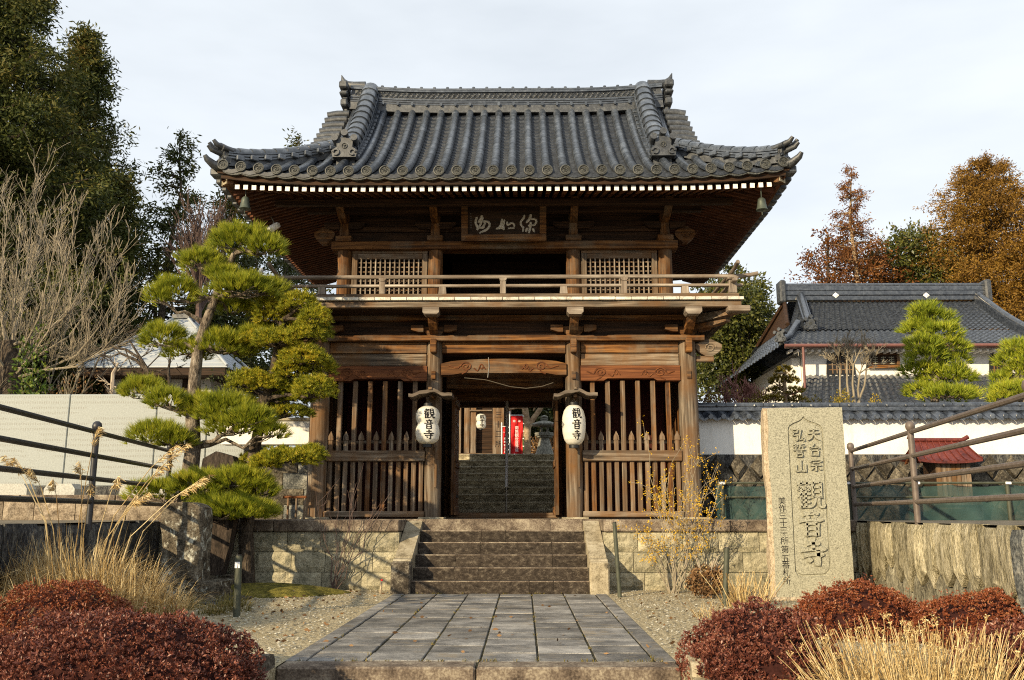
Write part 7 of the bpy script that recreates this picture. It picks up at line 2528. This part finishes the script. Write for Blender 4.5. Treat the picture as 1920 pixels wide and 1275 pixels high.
tag(place('short_grass', quads_mesh('short_grass', gv, M['grassg'])), kind='stuff')
# small weeds along the joints of the steps and path edge
wv = []
for i in range(90):
    x = rng.uniform(-1.3, 1.3); y = rng.choice([12.17, 6.675, 6.675])
    if i > 50: x, y = rng.choice([-1.23, -.82, -.41, 0, .41, .82, 1.23]), rng.uniform(6.7, 12.1)
    wv.append(blades(None, Vector((x, y, 0)), 7, .03, .02, .025, .005, 200 + i, .5))
tag(place('joint_weeds', quads_mesh('joint_weeds', np.concatenate(wv), M['grassg'])), kind='stuff')
# fallen leaves on the gravel
n = 260
p = np.stack([np.where(rng.random(n) < .5, rng.uniform(-3.4, -1.45, n), rng.uniform(1.45, 3.2, n)), rng.uniform(7.5, 12.6, n), np.full(n, .014)], 1)
d = unit(n); d[:, 2] *= .15
n2 = 46
p2 = np.stack([rng.uniform(-1.3, 1.3, n2), rng.uniform(6.6, 12.1, n2), np.full(n2, .012)], 1)
p = np.concatenate([p, p2]); d2 = unit(n2); d2[:, 2] *= .15; d = np.concatenate([d, d2])
tag(place('fallen_leaves', quads_mesh('fallen_leaves', leaf_quads(p, d, .05, .03), M['drybrush'])), kind='stuff')

# ------------------------------------------------------------------ bare and flowering shrubs
def shoots(base, tips, mat, r0, name, label, cat, seed, group=None, wob=.05, kids=0, minr=.003):
    t = empty(name, base, label, cat, group)
    rs_ = random.Random(seed)
    m = MB()
    ends = []
    for e in tips:
        e = Vector(e)
        pts = wander(Vector(base) + Vector((rs_.uniform(-.05, .05), rs_.uniform(-.05, .05), -.04)), e, 6, wob, rs_)
        branch_tubes(m, pts, r0 * rs_.uniform(.7, 1.1), minr, 5)
        ends += [(p, 0) for p in pts[3:]]
        for k in range(kids):
            i = rs_.randint(2, 5)
            o = pts[i].lerp(pts[i + 1] if i < 6 else pts[i], rs_.random())
            d = (pts[min(i + 1, 6)] - pts[i - 1]).normalized()
            q = o + (d + Vector((rs_.gauss(0, .55), rs_.gauss(0, .55), rs_.gauss(0, .3)))).normalized() * (e - Vector(base)).length * rs_.uniform(.12, .34)
            pp = wander(o, q, 3, .06, rs_)
            branch_tubes(m, pp, max(minr, r0 * .4), minr * .7, 4)
            ends += [(x, 1) for x in pp[1:]]
    m.build('stems', M[mat], t)
    return t, ends


yb = Vector((P(1262, 1108, 12.3).x, 12.3, 0))
tips = [P(u, v, 12.3 + random.Random(u).uniform(-.35, .3)) for u, v in ((1215, 985), (1203, 1000), (1190, 990), (1230, 930), (1242, 900), (1265, 915), (1255, 880), (1290, 870), (1300, 905), (1320, 925), (1335, 900), (1330, 960), (1350, 985), (1310, 860), (1218, 850), (1280, 960), (1345, 930))]
t, ends = shoots(yb, tips, 'twig_tan', .009, 'yellow_flowering_shrub', 'open shrub dotted with yellow blossom before the right platform wall', 'shrub', 8, kids=7)
r = random.Random(2)
fl = []
for q, k in ends:
    if q.z > .42 and r.random() < .8:
        for _ in range(2 + 2 * k):
            fl.append((q + Vector((r.gauss(0, .035), r.gauss(0, .035), r.gauss(0, .03))))[:])
fl = np.repeat(np.array(fl), 3, 0) + rng.normal(0, .008, (len(fl) * 3, 3))
place('blossom', quads_mesh('blossom', leaf_quads(fl, unit(len(fl)), .022, .015) - np.array(yb), M['yellow']), t, yb)
tb_ = Vector((P(622, 1105, 12.6).x, 12.6, 0))
tips = [P(u, v, 12.6 + random.Random(u).uniform(-.2, .2)) for u, v in ((592, 920), (605, 945), (635, 930), (660, 960), (668, 905), (675, 900), (705, 940), (735, 920), (722, 945), (640, 1000))]
shoots(tb_, tips, 'twig_purple', .008, 'bare_shrub', 'leafless reddish shrub of thin upright shoots before the left platform wall', 'shrub', 5, kids=3, minr=.0025)

# plum and pale bare tree on the upper terrace
b_ = Vector((P(1392, 762, 16.6).x, 16.6, GZ + .7))
t = empty('bare_plum', b_, 'leafless pinkish plum shrub above the white wall right of the gate', 'shrub')
m = MB(); rs_ = random.Random(12)
for k in range(9):
    grow(m, b_.copy(), Vector((rs_.gauss(0, .55), rs_.gauss(0, .4), .8)), .55, .020, 3, rs_, .75, .35, [4, 4, 4], 5, .006)
m.build('branches', M['twig_red'], t)
b_ = Vector((P(1592, 765, 17).x, 17, GZ))
t = empty('pale_bare_tree', b_, 'pale leafless multi-stemmed tree in front of the tiled house window', 'tree')
m = MB(); rs_ = random.Random(21)
for u, v in ((1575, 690), (1588, 680), (1600, 685), (1612, 700), (1625, 690)):
    e = P(u, v, 17)
    branch_tubes(m, wander(b_ + Vector((rs_.uniform(-.12, .12), 0, 0)), e, 5, .03, rs_), .035, .015, 6)
    for k in range(3):
        grow(m, e.copy(), Vector((rs_.gauss(0, .6) + (u - 1600) * .012, rs_.gauss(0, .3), 1)), .36, .014, 3, rs_, .75, .3, [3, 4, 4], 4, .004)
m.build('branches', M['twig_tan'], t)
# forked trunk and roots behind the far steps
b_ = Vector((P(985, 852, 24).x, 24, UZ))
t = empty('forked_tree', b_, 'pruned smooth-barked forked tree trunk beside the red banners', 'tree')
m = MB()
m.tube([b_, P(986, 830, 24), P(989, 800, 24), P(985, 770, 24), P(982, 745, 24), P(975, 700, 24)], [.16, .12, .10, .085, .08, .05], 9)
m.tube([P(989, 802, 24), P(1000, 785, 24), P(1012, 768, 24), P(1020, 750, 24), P(1030, 715, 24)], [.08, .07, .065, .06, .04], 8)
m.tube([P(988, 825, 24), P(975, 817, 23.8), P(966, 815, 23.8)], [.05, .04, .04], 7)
m.tube([P(982, 765, 24), P(970, 764, 24), P(955, 768, 24)], [.04, .035, .02], 7)
m.build('trunk', M['bark_tan'], t, smooth=60)
m = MB(); rs_ = random.Random(9)
for u, v in ((1000, 770), (1012, 768), (1018, 752)):
    grow(m, P(u, v, 24), Vector((.3, 0, .6)), .4, .02, 2, rs_, .8, .2, [4, 4], 4, .007)
m.build('twigs', M['bark_tan'], t)


def bush(name, base, rx, ry, rz_, mat, label, n, L, cat='shrub', group=None):
    base = Vector(base)
    t = empty(name, base, label, cat, group)
    u = unit(n); u[:, 2] = np.abs(u[:, 2])
    p = u * np.array([rx, ry, rz_]) * rng.uniform(.55, 1.04, (n, 1)) * (1 + .08 * np.sin(u[:, :1] * 7 + u[:, 1:2] * 5))
    place('foliage', quads_mesh('foliage', leaf_quads(p, u + unit(n) * .9, L, L * .5), M[mat]), t, base)
    m = MB()
    for k in range(5):
        a = k * 1.256
        m.tube([base, base + Vector((math.cos(a) * rx * .5, math.sin(a) * ry * .5, rz_ * .6))], [.03, .012], 5)
    m.build('stems', M['bark_dark'], t)
    return t


for i, (u, v, w, h, Y, mt, lb) in enumerate(((1578, 762, 34, 24, 16.3, 'hedge', 'clipped olive dome behind the granite monument top'), (1330, 762, 30, 26, 16.0, 'drybrush', 'brownish clipped hedge beside the gate behind the white wall'), (1420, 764, 40, 22, 16.2, 'hedge', 'low golden hedge under the bare plum'), (1640, 764, 24, 14, 16.3, 'hedge', 'smallest clipped dome between pale tree and garden pine'), (1528, 764, 22, 14, 16.4, 'hedge', 'low clipped dome just right of the cloud-clipped shrub'))):
    c = P(u, v, Y); c.z = GZ
    k = Y * 1.03 / FPX
    top = P(u, v - h, Y).z
    bush('garden_bush', c, w * k, w * k * .8, top - GZ, mt, lb, 5200, .045, 'bush', 'clipped bushes along the white wall')
c = Vector((P(1035, 850, 25).x, 25, UZ))
bush('dry_brush', c, 1.0, .5, .75, 'drybrush', 'dry brown brush behind the stone lantern', 3000, .09)
c = Vector((P(60, 760, 18.5).x, 18.5, TZ))
bush('green_shrub', Vector((P(62, 690, 19).x, 19, TZ)), .55, .5, P(62, 612, 19).z - TZ, 'bush_green', 'leafy green shrub growing among the bare branches above the slab wall', 2600, .10)
bush('dry_hedge', Vector((P(130, 750, 20).x, 20, TZ)), 1.8, .6, P(130, 712, 20).z - TZ, 'drybrush', 'dry brown hedge behind the slab wall under the bare tree', 6000, .09)
bush('dark_shrub', Vector((P(430, 750, 20.5).x, 20.5, TZ)), .9, .6, P(430, 690, 20.5).z - TZ, 'broad_dark', 'dark grayish shrub behind the pines right of the slab wall end', 5000, .08)

# big bare tree at the left
b_ = Vector((P(25, 740, 19.5).x, 19.5, TZ))
t = empty('bare_tree', b_, 'wide leafless tree with many upswept tan branches at the left edge', 'tree')
m = MB(); rs_ = random.Random(33)
MB().tube([b_, b_ + Vector((.05, 0, 1.0)), P(20, 690, 19.5), P(15, 640, 19.5)], [.30, .26, .22, .15], 9).build('trunk', M['bark_dark'], t, smooth=60)
tk = [b_ + Vector((.05, 0, .9)), P(22, 710, 19.5), P(20, 690, 19.5), P(16, 650, 19.5)]
for k, (u, v) in enumerate(((225, 585), (232, 545), (215, 505), (195, 470), (170, 450), (140, 430), (112, 415), (88, 400), (62, 395), (40, 385), (15, 375), (-5, 370), (-40, 380), (-80, 420), (232, 620), (205, 655), (-120, 480), (125, 500), (60, 470), (165, 545), (185, 605), (100, 540))):
    e = P(u, v, 19.5 + rs_.uniform(-1.6, 1.6))
    o = tk[k % 4]
    L_ = (e - o).length
    mid = o.lerp(e, .45) + Vector(((e.x - o.x) * .13, 0, -.10 * L_))
    pts = [o, o.lerp(mid, .5) + Vector((0, 0, -.02 * L_)), mid, mid.lerp(e, .5) + Vector((0, 0, -.02 * L_)), e]
    branch_tubes(m, pts, .034, .006, 5)
    for j in range(10):
        q = rs_.uniform(.18, .98) * 4
        i = min(int(q), 3)
        s_ = pts[i].lerp(pts[i + 1], q - i)
        d = ((pts[i + 1] - pts[i]).normalized() + Vector((rs_.gauss(0, .35), rs_.gauss(0, .35), rs_.gauss(.25, .25)))).normalized()
        grow(m, s_, d, L_ * rs_.uniform(.14, .30), .011, 2, rs_, .6, .22, [3, 4], 4, .0045, .22)
m.build('branches', M['twig_tan'], t)
b_ = Vector((P(215, 740, 19).x, 19, TZ))
t = empty('bare_sapling', b_, 'small leafless gray sapling in front of the pyramid-roofed hall', 'tree')
m = MB(); rs_ = random.Random(3)
m.tube([b_, P(212, 700, 19), P(222, 680, 19)], [.05, .04, .02], 6)
for k in range(9):
    grow(m, b_.lerp(P(222, 680, 19), rs_.uniform(.5, 1)), Vector((rs_.gauss(0, 1), rs_.gauss(0, .6), .5)), .4, .014, 1, rs_, .7, .2, [4], 4, .005)
m.build('branches', M['twig_pale'], t)
b_ = Vector((P(300, 740, 24).x, 24, TZ))
t = empty('leaning_bare_tree', b_, 'dark leafless leaning tree with drooping branches before the pyramid roof', 'tree')
m = MB(); rs_ = random.Random(6)
for pts in (((295, 735), (275, 690), (250, 650), (235, 625)), ((285, 720), (262, 672), (235, 655), (200, 650), (170, 655)), ((270, 690), (255, 675), (225, 662), (205, 670)), ((318, 740), (316, 690), (322, 660)))[:4]:
    pp = [P(u, v, 24) for u, v in pts]
    branch_tubes(m, pp, .055, .018, 5)
    for k in range(5):
        grow(m, pp[rs_.randint(1, len(pp) - 1)].copy(), Vector((rs_.gauss(0, 1), rs_.gauss(0, .5), rs_.gauss(0, .6))), .55, .02, 1, rs_, .7, .1, [4], 4, .008)
m.build('branches', M['bark_dark'], t)

# ------------------------------------------------------------------ background trees
def tree_at(u, vtop, Y, zb_):
    p_ = P(u, vtop, Y)
    return Vector((p_.x, Y, zb_)), p_.z - zb_


bt = 'background conifers'
b_, h = tree_at(60, -150, 31, TZ)
conifer('cedar_tree', (P(20, 0, 31).x, 31, TZ), h, 5.3, 'conifer', 41, 'huge dark cedar filling the upper left corner', bt, nb=200, spr=74, leafL=.25, low=.06, droop=.3, gap=.02)
b_, h = tree_at(-120, -60, 29, TZ)
conifer('cedar_tree', b_, h, 5.0, 'conifer', 42, 'dark cedar cut by the left edge of the picture', bt, nb=150, spr=60, leafL=.28, low=.06)
b_, h = tree_at(165, 60, 36, TZ)
conifer('cedar_tree', b_, h, 4.0, 'conifer', 43, 'dark cedar behind the bare tree, right shoulder of the left-hand mass', bt, nb=170, spr=56, leafL=.27, low=.05)
b_, h = tree_at(232, 330, 35, TZ)
conifer('cedar_tree', b_, h, 2.6, 'conifer', 47, 'lower dark cedar filling the gap between the left-hand mass and the open conifer', bt, nb=90, spr=44, leafL=.25, low=.05)
b_, h = tree_at(338, 250, 37, TZ)
conifer('cedar_tree', b_, h, 3.0, 'conifer', 44, 'slender open conifer with a pointed top against the sky left of the gate roof', bt, nb=64, spr=26, leafL=.28, low=.22, gap=.22, droop=.35)
b_, h = tree_at(445, 305, 40, TZ)
conifer('cedar_tree', b_, h, 2.6, 'conifer', 45, 'dark conifer partly hidden by the left roof corner', bt, nb=70, spr=34, leafL=.3, low=.1)
b_, h = tree_at(556, 258, 44, TZ)
conifer('cedar_tree', b_, h, 1.6, 'conifer', 46, 'conifer whose tip shows just above the left roof slope', bt, nb=50, spr=20, leafL=.3, low=.3)
b_ = Vector((P(375, 700, 33).x, 33, TZ))
t = empty('twiggy_tree', b_, 'purplish leafless tree with fine twigs behind the pine top', 'tree')
m = MB(); rs_ = random.Random(17)
m.tube([b_, P(372, 600, 33), P(374, 520, 33)], [.16, .12, .08], 7)
for k in range(34):
    o = P(374, rs_.uniform(500, 600), 33)
    grow(m, o, Vector((rs_.gauss(0, .42), rs_.gauss(0, .42), 1)), 1.6, .04, 3, rs_, .42, .4, [3, 4, 4], 4, .010)
m.build('branches', M['twig_purple'], t)


def blob(u, v, Y, r, ry=None):
    c = P(u, v, Y)
    k = Y * 1.02 / FPX
    return (c, (r * k, r * k, (ry or r) * k))


def bg_tree(u, Y, zb_, blobs, mat, label, seed, leafL=.2, dens=300, trunk_r=.16, name='evergreen_tree', group='background evergreens'):
    base = Vector((P(u, 700, Y).x, Y, zb_))
    rr = random.Random(seed)
    bl = [blob(a, b, Y + rr.uniform(-.9, .9), c, d) for a, b, c, d in blobs]
    top = P(u, min(b for _, b, _, _ in blobs), Y)
    clump_tree(name, base, (base.x, Y, top.z), bl, mat, label, seed, group, leafL, dens, trunk_r=trunk_r)


bg_tree(280, 39, TZ, [(262, 470, 40, 42), (300, 520, 46, 44), (255, 545, 40, 44), (330, 570, 44, 40), (300, 610, 50, 34), (255, 620, 40, 40), (350, 620, 40, 40), (390, 600, 40, 40)], 'broad_dark', 'dark evergreen between the bare tree and the black pine', 51)
bg_tree(470, 39.5, TZ, [(430, 480, 44, 44), (480, 520, 50, 50), (540, 500, 50, 46), (440, 580, 50, 50), (520, 600, 55, 60), (580, 560, 50, 60), (460, 680, 55, 50), (560, 690, 60, 50), (390, 690, 40, 50)], 'broad_dark', 'dark evergreen behind the two clipped conifers', 52)
bg_tree(140, 40, TZ, [(100, 560, 60, 60), (180, 560, 55, 55), (60, 640, 60, 60), (150, 660, 60, 50), (220, 640, 50, 50)], 'broad_dark', 'dark undergrowth tree behind the bare branches', 53)
bg_tree(1385, 37, UZ, [(1385, 525, 26, 24), (1350, 560, 34, 34), (1400, 570, 44, 36), (1425, 600, 30, 40), (1370, 620, 46, 40), (1335, 650, 40, 44), (1400, 660, 40, 40), (1345, 710, 46, 34), (1395, 705, 36, 30), (1320, 600, 30, 40), (1410, 545, 30, 30), (1430, 640, 26, 50), (1375, 580, 50, 50), (1360, 670, 60, 60), (1420, 700, 30, 50)], 'broad', 'olive-green evergreen between the gate balcony and the tiled house', 54, leafL=.17, dens=1500)
bg_tree(1355, 41, UZ, [(1370, 510, 20, 16), (1330, 540, 30, 24), (1340, 600, 60, 70), (1330, 690, 70, 70), (1400, 600, 50, 70), (1410, 700, 50, 60)], 'broad_dark', 'shaded evergreen behind the olive-green one beside the gate', 57, leafL=.2, dens=900)
bg_tree(1705, 44, UZ, [(1700, 460, 40, 34), (1740, 470, 44, 36), (1660, 490, 40, 34), (1715, 510, 60, 36), (1780, 500, 40, 40), (1650, 530, 50, 30), (1690, 490, 50, 50), (1750, 520, 60, 40), (1720, 450, 34, 30), (1690, 535, 70, 30), (1800, 480, 50, 50)], 'broad', 'green broadleaf tree between the two brown cedars', 55, leafL=.19, dens=900)
b_, h = tree_at(1592, 318, 42, UZ)
conifer('brown_cedar', b_, h, 2.9, 'conifer_rust', 61, 'thin red-brown cedar with a bare stem and open top right of the gate', 'brown cedars behind the tiled house', nb=70, spr=34, leafL=.17, low=.22, gap=.25, droop=.0, bark='bark_tan')
bg_tree(1570, 43, UZ, [(1530, 485, 30, 30), (1570, 505, 46, 34), (1525, 522, 40, 24), (1620, 490, 46, 40), (1540, 440, 18, 22), (1655, 505, 44, 36), (1580, 460, 30, 30), (1680, 525, 40, 24), (1600, 525, 60, 22)], 'conifer_rust', 'rust-brown low crown below the thin cedar', 62, leafL=.16, dens=620, group='brown trees behind the tiled house')
b_, h = tree_at(1838, 305, 43, UZ)
conifer('brown_cedar', b_, h, 4.7, 'conifer_orange', 63, 'broad dense orange-brown cedar above the tiled roof at the right', 'brown cedars behind the tiled house', nb=170, spr=76, leafL=.19, low=.12, gap=.0, droop=.1, shape=.62)
b_, h = tree_at(1935, 440, 41, UZ)
conifer('brown_cedar', b_, h, 3.4, 'conifer_orange', 64, 'orange-brown cedar at the right edge beyond the house ridge', 'brown cedars behind the tiled house', nb=120, spr=70, leafL=.18, low=.1, shape=.7)
bg_tree(1030, 34, UZ, [(1010, 760, 40, 40), (1050, 780, 40, 40), (1000, 810, 30, 30), (1040, 820, 40, 30), (1040, 720, 40, 40), (975, 740, 50, 40), (985, 775, 40, 34), (960, 790, 30, 40), (1070, 760, 40, 60), (1020, 790, 60, 50)], 'broad_dark', 'dark shaded tree behind the stone lantern', 56, leafL=.16, dens=1600)
# wooded hillside closing the view
hv, hd = [], []
for (xa, xb, y, zt_) in ((-60, -14, 52, 9), (16, 70, 60, 8)):
    n = 9000
    x = rng.uniform(xa, xb, n)
    top = zt_ * (.8 + .2 * np.sin(x * .6) + .1 * np.sin(x * 1.7))
    hv.append(np.stack([x, y + rng.normal(0, 1.2, n), UZ + top * np.sqrt(rng.random(n))], 1))
hv = np.concatenate(hv)
tag(place('far_woods', quads_mesh('far_woods', leaf_quads(hv, unit(len(hv)), .7, .4), M['broad_dark'])), kind='stuff')
